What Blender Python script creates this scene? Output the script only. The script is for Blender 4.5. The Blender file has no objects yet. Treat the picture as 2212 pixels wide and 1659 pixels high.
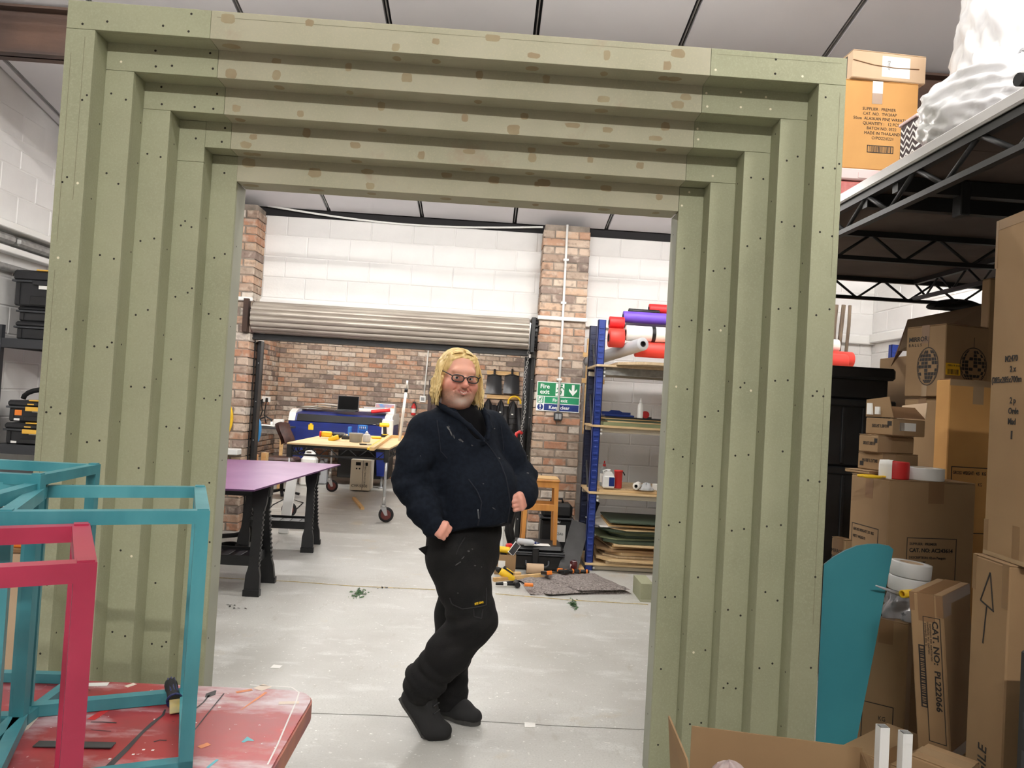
import bpy, bmesh, math, random
import numpy as np
from mathutils import Vector, Matrix
PI = math.pi
random.seed(7)
SC = bpy.context.scene
COL = SC.collection

# ------------------------------------------------------------------ camera
CAMZ = 1.48
YAW, PITCH, ROLL, FPX = 0.0332, 0.0253, 0.0588, 1600.0
def _basis():
    cy, sy, cp, sp = math.cos(YAW), math.sin(YAW), math.cos(PITCH), math.sin(PITCH)
    fwd = Vector((sy*cp, cy*cp, sp)); right = Vector((cy, -sy, 0)); up = right.cross(fwd)
    c, s = math.cos(ROLL), math.sin(ROLL)
    return c*right + s*up, -s*right + c*up, fwd
CR, CU, CF = _basis()
cam_data = bpy.data.cameras.new('camera'); cam = bpy.data.objects.new('camera', cam_data); COL.objects.link(cam)
cam.matrix_world = Matrix(((CR.x, CU.x, -CF.x, 0), (CR.y, CU.y, -CF.y, 0), (CR.z, CU.z, -CF.z, CAMZ), (0, 0, 0, 1)))
cam_data.sensor_fit = 'HORIZONTAL'; cam_data.sensor_width = 36.0; cam_data.lens = 36.0*FPX/2212.0
cam_data.clip_start = 0.05; cam_data.clip_end = 100
SC.camera = cam
def ray(x, y): return CR*((x-1106)/FPX) + CU*((829.5-y)/FPX) + CF
def atY(x, y, d): r = ray(x, y); return Vector((0, 0, CAMZ)) + r*(d/r.y)
def atZ(x, y, z): r = ray(x, y); return Vector((0, 0, CAMZ)) + r*((z-CAMZ)/r.z)
def atX(x, y, v): r = ray(x, y); return Vector((0, 0, CAMZ)) + r*(v/r.x)

# ------------------------------------------------------------------ world, exposure
w = bpy.data.worlds.new('world'); SC.world = w; w.use_nodes = True
w.node_tree.nodes['Background'].inputs[0].default_value = (0.75, 0.78, 0.85, 1)
w.node_tree.nodes['Background'].inputs[1].default_value = 0.25
SC.view_settings.view_transform = 'Standard'; SC.view_settings.look = 'None'
SC.view_settings.exposure = 0.0; SC.view_settings.gamma = 1.0; SC.view_settings.use_curve_mapping = False
# ceiling lamps (bare tubes): centre, length along x, watts of light; the lamps themselves are built with the room
BATTENS = [((-0.95, -4.0, 5.2), 1.5, 460), ((0.75, -4.0, 5.2), 1.5, 460),
           ((-1.25, 3.62, 4.08), 1.5, 52), ((0.75, 3.62, 4.08), 1.5, 50), ((-1.6, 5.95, 3.30), 1.5, 76), ((0.9, 5.95, 3.30), 1.5, 80),
           ((2.5, 1.3, 4.4), 1.2, 200), ((-2.7, 3.4, 4.12), 1.2, 75), ((3.3, 6.0, 3.3), 1.2, 70)]  # this row: unseen lamps added to brighten rack boxes, left wall and right corner
ROOM_BATTENS = [((-2.6, 10.3, 2.7), 1.5, 125), ((-0.4, 10.3, 2.7), 1.5, 125)]

# ------------------------------------------------------------------ materials
def lin(c):
    return tuple(((v/255.0)/12.92 if v/255.0 <= 0.04045 else (((v/255.0)+0.055)/1.055)**2.4) for v in c)
MATS = {}
def mat(name, rgb, rough=0.6, metal=0.0, var=0.0, scale=6.0, rgb2=None, bump=0.0, bscale=60.0, spec=0.5, detail=6.0, trans=0.0, emit=None, estr=0.0, stretch=None, lo=0.35, hi=0.65, alpha=None, coat=0.0):
    """principled with a noise blend between rgb and rgb2 (sRGB 0-255)"""
    if name in MATS: return MATS[name]
    m = bpy.data.materials.new(name); MATS[name] = m; m.use_nodes = True
    nt = m.node_tree; N = nt.nodes; L = nt.links; b = N['Principled BSDF']
    c1 = lin(rgb)
    b.inputs['Base Color'].default_value = (*c1, 1); b.inputs['Roughness'].default_value = rough
    b.inputs['Metallic'].default_value = metal; b.inputs['Specular IOR Level'].default_value = spec
    if coat: b.inputs['Coat Weight'].default_value = coat
    if trans: b.inputs['Transmission Weight'].default_value = trans; b.inputs['IOR'].default_value = 1.3
    if alpha is not None: b.inputs['Alpha'].default_value = alpha
    if emit: b.inputs['Emission Color'].default_value = (*lin(emit), 1); b.inputs['Emission Strength'].default_value = estr
    if rgb2 is None and var > 0: rgb2 = tuple(max(0, v*(1-var)) for v in rgb)
    if rgb2 is not None or bump:
        tc = N.new('ShaderNodeTexCoord'); src = tc.outputs['Object']
        if stretch:
            mp = N.new('ShaderNodeMapping'); mp.inputs['Scale'].default_value = stretch; L.new(src, mp.inputs[0]); src = mp.outputs[0]
    if rgb2 is not None:
        n = N.new('ShaderNodeTexNoise'); n.inputs['Scale'].default_value = scale; n.inputs['Detail'].default_value = detail; L.new(src, n.inputs['Vector'])
        r = N.new('ShaderNodeValToRGB'); r.color_ramp.elements[0].position = lo; r.color_ramp.elements[1].position = hi
        r.color_ramp.elements[0].color = (*c1, 1); r.color_ramp.elements[1].color = (*lin(rgb2), 1)
        L.new(n.outputs['Fac'], r.inputs[0]); L.new(r.outputs[0], b.inputs['Base Color'])
    if bump:
        n2 = N.new('ShaderNodeTexNoise'); n2.inputs['Scale'].default_value = bscale; n2.inputs['Detail'].default_value = 4; L.new(src, n2.inputs['Vector'])
        bp = N.new('ShaderNodeBump'); bp.inputs['Strength'].default_value = bump; bp.inputs['Distance'].default_value = 0.01
        L.new(n2.outputs['Fac'], bp.inputs['Height']); L.new(bp.outputs[0], b.inputs['Normal'])
    return m

def mat_layers(name, base, layers, rough=0.6, bump=0.0, bscale=60, spec=0.5):
    """base rgb, then layers of (rgb, scale, lo, hi, stretch, seed)"""
    if name in MATS: return MATS[name]
    m = bpy.data.materials.new(name); MATS[name] = m; m.use_nodes = True
    nt = m.node_tree; N = nt.nodes; L = nt.links; b = N['Principled BSDF']
    b.inputs['Roughness'].default_value = rough; b.inputs['Specular IOR Level'].default_value = spec
    tc = N.new('ShaderNodeTexCoord'); prev = None
    for k, (rgb, scale, lo, hi, st, seed) in enumerate(layers):
        mp = N.new('ShaderNodeMapping'); mp.inputs['Scale'].default_value = st or (1, 1, 1); mp.inputs['Location'].default_value = (seed, seed*1.7, seed*0.6)
        L.new(tc.outputs['Object'], mp.inputs[0])
        n = N.new('ShaderNodeTexNoise'); n.inputs['Scale'].default_value = scale; n.inputs['Detail'].default_value = 8; n.inputs['Roughness'].default_value = 0.6
        L.new(mp.outputs[0], n.inputs['Vector'])
        r = N.new('ShaderNodeMapRange'); r.inputs['From Min'].default_value = lo; r.inputs['From Max'].default_value = hi; L.new(n.outputs['Fac'], r.inputs['Value'])
        x = N.new('ShaderNodeMix'); x.data_type = 'RGBA'
        L.new(r.outputs[0], x.inputs['Factor'])
        if prev is None: x.inputs[6].default_value = (*lin(base), 1)
        else: L.new(prev, x.inputs[6])
        x.inputs[7].default_value = (*lin(rgb), 1); prev = x.outputs[2]
    L.new(prev, b.inputs['Base Color'])
    if bump:
        n2 = N.new('ShaderNodeTexNoise'); n2.inputs['Scale'].default_value = bscale; L.new(tc.outputs['Object'], n2.inputs['Vector'])
        bp = N.new('ShaderNodeBump'); bp.inputs['Strength'].default_value = bump; bp.inputs['Distance'].default_value = 0.01
        L.new(n2.outputs['Fac'], bp.inputs['Height']); L.new(bp.outputs[0], b.inputs['Normal'])
    return m

def brick_material():
    m = bpy.data.materials.new('old_brick'); MATS['old_brick'] = m; m.use_nodes = True
    nt = m.node_tree; N = nt.nodes; L = nt.links; b = N['Principled BSDF']; b.inputs['Roughness'].default_value = 0.88; b.inputs['Specular IOR Level'].default_value = 0.2
    oi = N.new('ShaderNodeObjectInfo'); gm = N.new('ShaderNodeNewGeometry'); ad = N.new('ShaderNodeMath'); ad.operation = 'ADD'
    L.new(oi.outputs['Random'], ad.inputs[0]); L.new(gm.outputs['Random Per Island'], ad.inputs[1])
    fr = N.new('ShaderNodeMath'); fr.operation = 'FRACT'; L.new(ad.outputs[0], fr.inputs[0])
    r = N.new('ShaderNodeValToRGB'); r.color_ramp.interpolation = 'CONSTANT'
    pal = [(196, 162, 138), (184, 148, 124), (178, 154, 136), (202, 174, 150), (168, 146, 130), (210, 192, 174), (150, 132, 122), (186, 140, 114), (198, 178, 160), (136, 122, 114), (176, 158, 142), (216, 206, 194)]
    e = r.color_ramp.elements
    while len(e) < len(pal): e.new(0.5)
    for k, c in enumerate(pal): e[k].position = k/len(pal); e[k].color = (*lin(c), 1)
    L.new(fr.outputs[0], r.inputs[0])
    tc = N.new('ShaderNodeTexCoord'); vm = N.new('ShaderNodeVectorMath'); vm.operation = 'ADD'
    cmb = N.new('ShaderNodeCombineXYZ'); ml = N.new('ShaderNodeMath'); ml.operation = 'MULTIPLY'; ml.inputs[1].default_value = 57.0
    L.new(fr.outputs[0], ml.inputs[0]); L.new(ml.outputs[0], cmb.inputs[0]); L.new(tc.outputs['Object'], vm.inputs[0]); L.new(cmb.outputs[0], vm.inputs[1])
    prev = r.outputs[0]
    for (c, sc, lo, hi) in (((122, 106, 96), 17, 0.52, 0.74), ((206, 190, 174), 13, 0.50, 0.72)):
        n = N.new('ShaderNodeTexNoise'); n.inputs['Scale'].default_value = sc; n.inputs['Detail'].default_value = 6; L.new(vm.outputs[0], n.inputs['Vector'])
        mr = N.new('ShaderNodeMapRange'); mr.inputs['From Min'].default_value = lo; mr.inputs['From Max'].default_value = hi; mr.inputs['To Max'].default_value = 0.85; L.new(n.outputs['Fac'], mr.inputs['Value'])
        x = N.new('ShaderNodeMix'); x.data_type = 'RGBA'; L.new(mr.outputs[0], x.inputs['Factor']); L.new(prev, x.inputs[6]); x.inputs[7].default_value = (*lin(c), 1); prev = x.outputs[2]
        vm2 = N.new('ShaderNodeVectorMath'); vm2.operation = 'ADD'; vm2.inputs[1].default_value = (3.1, 8.2, 5.5); L.new(vm.outputs[0], vm2.inputs[0]); vm = vm2
    L.new(prev, b.inputs['Base Color'])
    bp = N.new('ShaderNodeBump'); bp.inputs['Strength'].default_value = 0.5; bp.inputs['Distance'].default_value = 0.008
    n = N.new('ShaderNodeTexNoise'); n.inputs['Scale'].default_value = 45; L.new(tc.outputs['Object'], n.inputs['Vector']); L.new(n.outputs['Fac'], bp.inputs['Height']); L.new(bp.outputs[0], b.inputs['Normal'])
    return m
brick_material()

# ------------------------------------------------------------------ mesh helpers
class MB:
    def __init__(s): s.v = []; s.f = []; s.sm = []
    def add(s, vs, fs, smooth=False):
        o = len(s.v); s.v += [tuple(p) for p in vs]; s.f += [tuple(i+o for i in f) for f in fs]; s.sm += [smooth]*len(fs); return s
    def box(s, x0, x1, y0, y1, z0, z1, M=None, ch=0.0):
        if ch > 0: return s.cbox(x0, x1, y0, y1, z0, z1, ch, M)
        vs = [Vector((x, y, z)) for x in (x0, x1) for y in (y0, y1) for z in (z0, z1)]
        if M is not None: vs = [M @ v for v in vs]
        return s.add(vs, [(0, 1, 3, 2), (4, 6, 7, 5), (0, 4, 5, 1), (2, 3, 7, 6), (0, 2, 6, 4), (1, 5, 7, 3)])
    def cbox(s, x0, x1, y0, y1, z0, z1, c, M=None):
        """box with chamfered edges"""
        vs = []; idx = {}
        X = (x0, x1); Y = (y0, y1); Z = (z0, z1)
        for i in (0, 1):
            for j in (0, 1):
                for k in (0, 1):
                    sx, sy, sz = (1 if i == 0 else -1), (1 if j == 0 else -1), (1 if k == 0 else -1)
                    for a in range(3):
                        p = [X[i]+sx*c, Y[j]+sy*c, Z[k]+sz*c]; p[a] = (X[i], Y[j], Z[k])[a]
                        idx[(i, j, k, a)] = len(vs); vs.append(Vector(p))
        fs = []
        for i in (0, 1):
            q = [(i, 0, 0, 0), (i, 1, 0, 0), (i, 1, 1, 0), (i, 0, 1, 0)]; fs.append(q if i else q[::-1])
            q = [(0, i, 0, 1), (0, i, 1, 1), (1, i, 1, 1), (1, i, 0, 1)]; fs.append(q if i else q[::-1])
            q = [(0, 0, i, 2), (1, 0, i, 2), (1, 1, i, 2), (0, 1, i, 2)]; fs.append(q if i else q[::-1])
        for a, b_ in ((0, 0), (0, 1), (1, 0), (1, 1)):
            fs.append([(a, b_, 0, 0), (a, b_, 1, 0), (a, b_, 1, 1), (a, b_, 0, 1)])
            fs.append([(a, 0, b_, 0), (a, 1, b_, 0), (a, 1, b_, 2), (a, 0, b_, 2)])
            fs.append([(0, a, b_, 1), (1, a, b_, 1), (1, a, b_, 2), (0, a, b_, 2)])
        for i in (0, 1):
            for j in (0, 1):
                for k in (0, 1): fs.append([(i, j, k, 0), (i, j, k, 1), (i, j, k, 2)])
        if M is not None: vs = [M @ v for v in vs]
        return s.add(vs, [tuple(idx[t] for t in f) for f in fs])
    def prism(s, pts, a0, a1, axis='y', M=None, smooth=False):
        """polygon in the other two axes, extruded along axis. pts order: (x,z) for y, (x,y) for z, (y,z) for x"""
        n = len(pts)
        def mk(p, a):
            return {'y': Vector((p[0], a, p[1])), 'z': Vector((p[0], p[1], a)), 'x': Vector((a, p[0], p[1]))}[axis]
        vs = [mk(p, a0) for p in pts] + [mk(p, a1) for p in pts]
        if M is not None: vs = [M @ v for v in vs]
        s.add(vs, [tuple(range(n)), tuple(range(2*n-1, n-1, -1))])
        o = len(s.v)-2*n
        s.f += [(o+i, o+n+i, o+n+(i+1) % n, o+(i+1) % n) for i in range(n)]; s.sm += [smooth]*n
        return s
    def tube(s, pts, r, n=8, cap=True, smooth=True, closed=False, radii=None):
        pts = [Vector(p) for p in pts]; m = len(pts)
        base = len(s.v); prevn = None
        for i, p in enumerate(pts):
            if closed: t = (pts[(i+1) % m]-pts[i-1])
            else: t = (pts[min(i+1, m-1)]-pts[max(i-1, 0)])
            t = t.normalized() if t.length > 1e-9 else Vector((0, 0, 1))
            if prevn is None:
                a = Vector((0, 0, 1)) if abs(t.z) < 0.9 else Vector((1, 0, 0)); nn = t.cross(a).normalized()
            else:
                nn = prevn - t*prevn.dot(t); nn = nn.normalized() if nn.length > 1e-6 else t.orthogonal().normalized()
            prevn = nn; bb = t.cross(nn); rr = radii[i] if radii else r
            for k in range(n):
                a = 2*PI*k/n; s.v.append(tuple(p + nn*(rr*math.cos(a)) + bb*(rr*math.sin(a))))
        rng = m if closed else m-1
        for i in range(rng):
            for k in range(n):
                a = base+i*n+k; b_ = base+i*n+(k+1) % n; c = base+((i+1) % m)*n+(k+1) % n; d = base+((i+1) % m)*n+k
                s.f.append((a, b_, c, d)); s.sm.append(smooth)
        if cap and not closed:
            s.f.append(tuple(base+k for k in range(n))[::-1]); s.f.append(tuple(base+(m-1)*n+k for k in range(n))); s.sm += [False, False]
        return s
    def cyl(s, p0, p1, r, n=16, r2=None, cap=True, smooth=True):
        return s.tube([p0, p1], r, n, cap, smooth, radii=[r, r if r2 is None else r2])
    def lathe(s, prof, n=24, M=None, smooth=True, ang=2*PI, capends=True):
        """profile of (r,z) about z"""
        base = len(s.v); m = len(prof); full = abs(ang-2*PI) < 1e-6
        cols = n if full else n+1
        for j in range(cols):
            a = ang*j/n
            for (r, z) in prof:
                p = Vector((r*math.cos(a), r*math.sin(a), z)); s.v.append(tuple(M @ p if M is not None else p))
        for j in range(n):
            j2 = (j+1) % cols
            for i in range(m-1):
                s.f.append((base+j*m+i, base+j2*m+i, base+j2*m+i+1, base+j*m+i+1)); s.sm.append(smooth)
        if full and capends:
            if prof[0][0] > 1e-5: s.f.append(tuple(base+j*m for j in range(n))[::-1]); s.sm.append(False)
            if prof[-1][0] > 1e-5: s.f.append(tuple(base+j*m+m-1 for j in range(n))); s.sm.append(False)
        return s
    def bar(s, a, b, w, h=None, up=(0, 0, 1)):
        """square bar between two points; w across, h along up"""
        a = Vector(a); b = Vector(b); h = w if h is None else h
        t = (b-a).normalized(); u = Vector(up)
        if abs(t.dot(u)) > 0.99: u = Vector((0, 1, 0))
        sd = t.cross(u).normalized(); u = sd.cross(t).normalized()
        vs = []
        for p in (a, b):
            for (i, j) in ((-1, -1), (1, -1), (1, 1), (-1, 1)): vs.append(p + sd*(i*w/2) + u*(j*h/2))
        return s.add(vs, [(0, 1, 2, 3)[::-1], (4, 5, 6, 7), (0, 1, 5, 4), (1, 2, 6, 5), (2, 3, 7, 6), (3, 0, 4, 7)])
    def grid(s, fn, nu, nv, smooth=True, closeu=False):
        base = len(s.v)
        for i in range(nu+1):
            for j in range(nv+1): s.v.append(tuple(fn(i/nu, j/nv)))
        for i in range(nu):
            for j in range(nv):
                a = base+i*(nv+1)+j; s.f.append((a, a+nv+1, a+nv+2, a+1)); s.sm.append(smooth)
        return s
    def sphere(s, c, r, nu=12, nv=8, sc=(1, 1, 1), smooth=True, M=None):
        prof = [(r*math.sin(PI*i/nv), -r*math.cos(PI*i/nv)) for i in range(nv+1)]
        T = Matrix.Translation(c) @ (M if M is not None else Matrix()) @ Matrix.Diagonal((*sc, 1))
        prof[0] = (1e-6, prof[0][1]); prof[-1] = (1e-6, prof[-1][1])
        return s.lathe(prof, nu, T, smooth)
    def mesh(s, name, m):
        me = bpy.data.meshes.new(name); me.from_pydata(s.v, [], s.f)
        bm = bmesh.new(); bm.from_mesh(me); bmesh.ops.recalc_face_normals(bm, faces=bm.faces); 
        for f, k in zip(bm.faces, s.sm): f.smooth = k
        bm.to_mesh(me); bm.free()
        if m is not None: me.materials.append(MATS[m] if isinstance(m, str) else m)
        return me
    def build(s, name, m, parent=None, **kw):
        o = bpy.data.objects.new(name, s.mesh(name, m)); COL.objects.link(o)
        if parent is not None: o.parent = parent
        for k, v in kw.items():
            if k != 'cat': o[k] = v
            else: o['category'] = v
        return o

def put(o, loc=(0, 0, 0), rz=0.0, M=None):
    if M is not None: o.matrix_basis = M
    else: o.location = loc; o.rotation_euler = (0, 0, rz)
    return o
def thing(name, label, cat, loc=(0, 0, 0), rz=0.0, group=None, M=None):
    o = bpy.data.objects.new(name, None); COL.objects.link(o); o.empty_display_size = 0.05
    put(o, loc, rz, M); o['label'] = label; o['category'] = cat
    if group: o['group'] = group
    return o
def tag(o, label, cat, group=None):
    o['label'] = label; o['category'] = cat
    if group: o['group'] = group
    return o
def struct(o): o['kind'] = 'structure'; return o
def stuff(o): o['kind'] = 'stuff'; return o
def inst(name, mesh, parent, loc=(0, 0, 0), rot=None, scale=None):
    o = bpy.data.objects.new(name, mesh); COL.objects.link(o); o.parent = parent; o.location = loc
    if rot is not None: o.rotation_euler = rot
    if scale is not None: o.scale = scale
    return o
def dup(root, loc, rz, label=None, group=None):
    r = root.copy(); COL.objects.link(r); r.location = loc; r.rotation_euler = (0, 0, rz)
    if label: r['label'] = label
    if group: r['group'] = group
    for ch in list(root.children):
        c = ch.copy(); COL.objects.link(c); c.parent = r
        for g in ch.children:
            d = g.copy(); COL.objects.link(d); d.parent = c
    return r
def frame_M(origin, xdir, ydir):
    """matrix whose local x, y lie along xdir, ydir and z = x cross y"""
    x = Vector(xdir).normalized(); y = Vector(ydir); z = x.cross(y).normalized(); y = z.cross(x)
    return Matrix(((x.x, y.x, z.x, origin[0]), (x.y, y.y, z.y, origin[1]), (x.z, y.z, z.z, origin[2]), (0, 0, 0, 1)))
FONT = [None]
def text(name, body, size, m, parent, M, align='LEFT', ext=0.0004, sx=1.0, bold=0.0, spacing=1.0, line=1.0):
    """lettering as a thin mesh; M places the baseline start, letters lie in local xy"""
    c = bpy.data.curves.new(name, 'FONT'); c.body = body; c.size = size; c.align_x = align; c.extrude = ext; c.offset = bold; c.space_character = spacing; c.space_line = line; c.resolution_u = 2
    t = bpy.data.objects.new(name, c); COL.objects.link(t)
    dg = bpy.context.evaluated_depsgraph_get(); me = bpy.data.meshes.new_from_object(t.evaluated_get(dg))
    bpy.data.objects.remove(t); bpy.data.curves.remove(c)
    me.materials.clear(); me.materials.append(MATS[m] if isinstance(m, str) else m)
    o = bpy.data.objects.new(name, me); COL.objects.link(o); o.parent = parent
    o.matrix_basis = M @ Matrix.Diagonal((sx, 1, 1, 1))
    return o
def smooth_obj(o, lv=1):
    md = o.modifiers.new('sub', 'SUBSURF'); md.levels = lv; md.render_levels = lv; return o
def bevel_obj(o, wd=0.005, seg=2):
    md = o.modifiers.new('bev', 'BEVEL'); md.width = wd; md.segments = seg; md.limit_method = 'ANGLE'; return o

M_ = mat
M_('white_paint', (236, 235, 233), 0.7, var=0.05, scale=1.5, bump=0.15, bscale=35)
M_('ceiling_white', (212, 210, 212), 0.75, var=0.05, scale=0.8)
M_('dark_gap', (38, 36, 38), 0.8)
M_('mortar', (158, 146, 134), 0.95, var=0.25, scale=9, bump=0.3)
M_('black_plastic', (30, 31, 33), 0.45, var=0.25, scale=9)
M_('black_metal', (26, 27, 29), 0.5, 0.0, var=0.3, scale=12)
M_('dark_grey', (62, 64, 68), 0.5, var=0.15)
M_('white_plastic', (238, 238, 235), 0.45)
M_('steel', (190, 192, 195), 0.35, 0.8)
M_('galv', (178, 178, 176), 0.45, 0.5, var=0.15, scale=20)
M_('rust_beam', (80, 58, 46), 0.8, rgb2=(50, 39, 35), scale=4, bump=0.2, stretch=(0.4, 1, 1))
M_('blue_steel', (32, 58, 142), 0.45, var=0.15)
M_('navy_steel', (30, 38, 66), 0.5)
M_('pine', (226, 192, 138), 0.6, rgb2=(206, 164, 108), scale=5, stretch=(0.6, 6, 6))
M_('ply', (222, 196, 152), 0.6, rgb2=(204, 172, 126), scale=4, stretch=(0.7, 5, 5))
M_('cardboard', (156, 127, 92), 0.8, rgb2=(145, 116, 83), scale=3)
M_('cardboard_warm', (206, 156, 92), 0.8, rgb2=(192, 142, 82), scale=3)
M_('cardboard_pale', (204, 178, 148), 0.8, rgb2=(192, 164, 134), scale=3)
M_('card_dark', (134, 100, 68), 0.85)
M_('tape_brown', (134, 102, 70), 0.3, coat=0.3)
M_('tape_clear', (168, 142, 110), 0.15, coat=0.5)
M_('ink', (38, 34, 32), 0.7)
M_('paper', (240, 239, 234), 0.7)
M_('yellow', (240, 196, 40), 0.45)
M_('red_plastic', (200, 44, 44), 0.45)
M_('orange', (236, 130, 44), 0.5)
M_('rubber', (28, 28, 29), 0.8)
# ------------------------------------------------------------------ room shell
mat_layers('floor_paint', (194, 194, 189), [((176, 175, 169), 1.1, 0.42, 0.66, None, 1), ((210, 211, 207), 2.6, 0.55, 0.7, (1, 2.2, 1), 2),
    ((168, 165, 155), 7, 0.62, 0.8, (2.0, 0.7, 1), 3), ((236, 236, 231), 46, 0.645, 0.68, (1, 1.4, 1), 4), ((110, 108, 103), 70, 0.69, 0.73, None, 5), ((172, 172, 166), 110, 0.5, 0.75, None, 15), ((188, 172, 140), 2.2, 0.62, 0.85, None, 9), ((236, 236, 232), 9, 0.70, 0.73, (0.5, 1.6, 1), 12)], rough=0.42, bump=0.06, bscale=30)
XL, XR, YF, YN = -3.92, 4.2, 8.0, -6.5
def ceil_z(y): return 4.94 - 0.19*y
floor = struct(MB().box(-6.5, 5.5, YN-0.3, 14.2, -0.1, 0).build('floor', 'floor_paint'))
M_('crack', (120, 118, 112), 0.9, var=0.3, scale=20)
M_('sawdust', (196, 176, 118), 0.95, var=0.25, scale=30)
def floor_line(pts, wd, m, name):
    b = MB(); P = [atZ(x, y, 0.0) for x, y in pts]
    for a, c in zip(P, P[1:]):
        t = (c-a).normalized(); n_ = Vector((-t.y, t.x, 0))*wd/2
        b.add([a-n_+Vector((0, 0, .0012)), a+n_+Vector((0, 0, .0012)), c+n_+Vector((0, 0, .0012)), c-n_+Vector((0, 0, .0012))], [(0, 1, 2, 3)])
    return b.build(name, m, floor)
floor_line([(470, 1248), (560, 1253), (640, 1257), (760, 1266), (940, 1274)], 0.018, 'sawdust', 'joint')
floor_line([(1070, 1283), (1240, 1297), (1330, 1302), (1400, 1306)], 0.02, 'sawdust', 'joint')
floor_line([(640, 1540), (830, 1546), (1000, 1556), (1200, 1568), (1400, 1577)], 0.004, 'crack', 'joint')
floor_line([(470, 1100), (700, 1110), (850, 1116)], 0.008, 'crack', 'joint')

# ceiling: sloping panels between dark joints
ceiling = struct(MB().add([(XL, YN, ceil_z(YN)+.06), (XR, YN, ceil_z(YN)+.06), (XR, YF+.3, ceil_z(YF+.3)+.06), (XL, YF+.3, ceil_z(YF+.3)+.06),
    (XL, YN, ceil_z(YN)+.16), (XR, YN, ceil_z(YN)+.16), (XR, YF+.3, ceil_z(YF+.3)+.16), (XL, YF+.3, ceil_z(YF+.3)+.16)],
    [(0, 1, 2, 3), (4, 7, 6, 5), (0, 4, 5, 1), (1, 5, 6, 2), (2, 6, 7, 3), (3, 7, 4, 0)]).build('ceiling', 'dark_gap'))
xs = [XL] + [-3.81 + k for k in range(0, 9)] + [XR]
g = 0.022
for a, c in zip(xs, xs[1:]):
    if c-a < 0.08: continue
    a2, c2 = a+g, c-g; y0, y1 = YN+.02, YF-.02
    MB().prism([(y0, ceil_z(y0)), (y1, ceil_z(y1)), (y1, ceil_z(y1)+.05), (y0, ceil_z(y0)+.05)], a2, c2, 'x').build('panel', 'ceiling_white', ceiling)
    if c < XR: MB().prism([(y0, ceil_z(y0)+.012), (y1, ceil_z(y1)+.012), (y1, ceil_z(y1)+.03), (y0, ceil_z(y0)+.03)], c-.004, c+.004, 'x').build('joint_strip', 'galv', ceiling)
# steel beams under the ceiling
def ibeam(y, h, name):
    zt = ceil_z(y)-0.01; b = MB()
    b.box(XL, XR, y-.07, y+.07, zt-.018, zt).box(XL, XR, y-.07, y+.07, zt-h, zt-h+.018).box(XL, XR, y-.008, y+.008, zt-h, zt)
    return struct(b.build(name, 'rust_beam'))
ibeam(5.1, 0.33, 'trim_1'); ibeam(6.72, 0.27, 'trim_2')

def blocks(wall, axis, fixed, u0, u1, z0, z1, holes=(), H=0.225, Lb=0.45, off=0.0, side=-1, zoff=0.0):
    """painted blocks proud of the wall plane; axis 'x' = courses along x, face towards side*y"""
    cache = {}
    r = 0; z = z0+zoff
    while z < z1-0.03:
        zt = min(z+H-.006, z1); u = u0 - (Lb/2 if r % 2 else 0) - off
        while u < u1:
            a, c = max(u, u0), min(u+Lb-.006, u1); u += Lb
            if c-a < 0.05: continue
            cut = []
            segs = [(a, c)]
            for (h0, h1, hz0, hz1) in holes:
                if zt > hz0+.02 and z < hz1-.02:
                    ns = []
                    for (p, q) in segs:
                        if q <= h0 or p >= h1: ns.append((p, q)); continue
                        if p < h0: ns.append((p, h0))
                        if q > h1: ns.append((h1, q))
                    segs = ns
            for (p, q) in segs:
                if q-p < 0.04: continue
                key = (round(q-p, 3), round(zt-z, 3))
                if key not in cache:
                    w_, h_ = key; b = MB(); d = 0.006; cc = 0.007
                    if axis == 'x': b.add([(0, 0, 0), (w_, 0, 0), (w_, 0, h_), (0, 0, h_), (cc, side*d, cc), (w_-cc, side*d, cc), (w_-cc, side*d, h_-cc), (cc, side*d, h_-cc)], [(0, 1, 5, 4), (1, 2, 6, 5), (2, 3, 7, 6), (3, 0, 4, 7), (4, 5, 6, 7), (0, 3, 2, 1)])
                    else: b.add([(0, 0, 0), (0, w_, 0), (0, w_, h_), (0, 0, h_), (side*d, cc, cc), (side*d, w_-cc, cc), (side*d, w_-cc, h_-cc), (side*d, cc, h_-cc)], [(0, 1, 5, 4), (1, 2, 6, 5), (2, 3, 7, 6), (3, 0, 4, 7), (4, 5, 6, 7), (0, 3, 2, 1)])
                    cache[key] = b.mesh('block', 'white_paint')
                jit = random.uniform(-.0015, .0015)
                inst('block', cache[key], wall, (p, fixed+jit, z) if axis == 'x' else (fixed+jit, p, z))
        z += H; r += 1

OX0, OX1, OZ = -2.5, 0.45, 2.4         # shutter opening
wb = MB()
wb.box(XL, OX0, YF, YF+.3, 0, 3.335).box(OX1, XR, YF, YF+.3, 0, 3.335).box(OX0, OX1, YF, YF+.3, OZ, 3.335)
wall_far = struct(wb.build('wall_far', 'white_paint'))
blocks(wall_far, 'x', YF, XL, XR, 0.0, 3.335, holes=[(OX0, OX1, 0, OZ), (-2.95, -2.47, 0, 4), (0.5, 0.99, 0, 4)], zoff=-0.02, off=0.12)
MB().box(XL, XR, YF+.05, YF+.3, 3.335, 3.6).build('eaves_gap', 'dark_gap', wall_far)
wall_left = struct(MB().prism([(YN, 0), (YF+.3, 0), (YF+.3, ceil_z(YF+.3)+.07), (YN, ceil_z(YN)+.07)], XL-.2, XL, 'x').build('wall_left', 'white_paint'))
blocks(wall_left, 'y', XL, 3.9, YF, 0, 3.3, side=1)
blocks(wall_left, 'y', XL, 3.9, 6.45, 3.375, 3.6, side=1)
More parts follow.
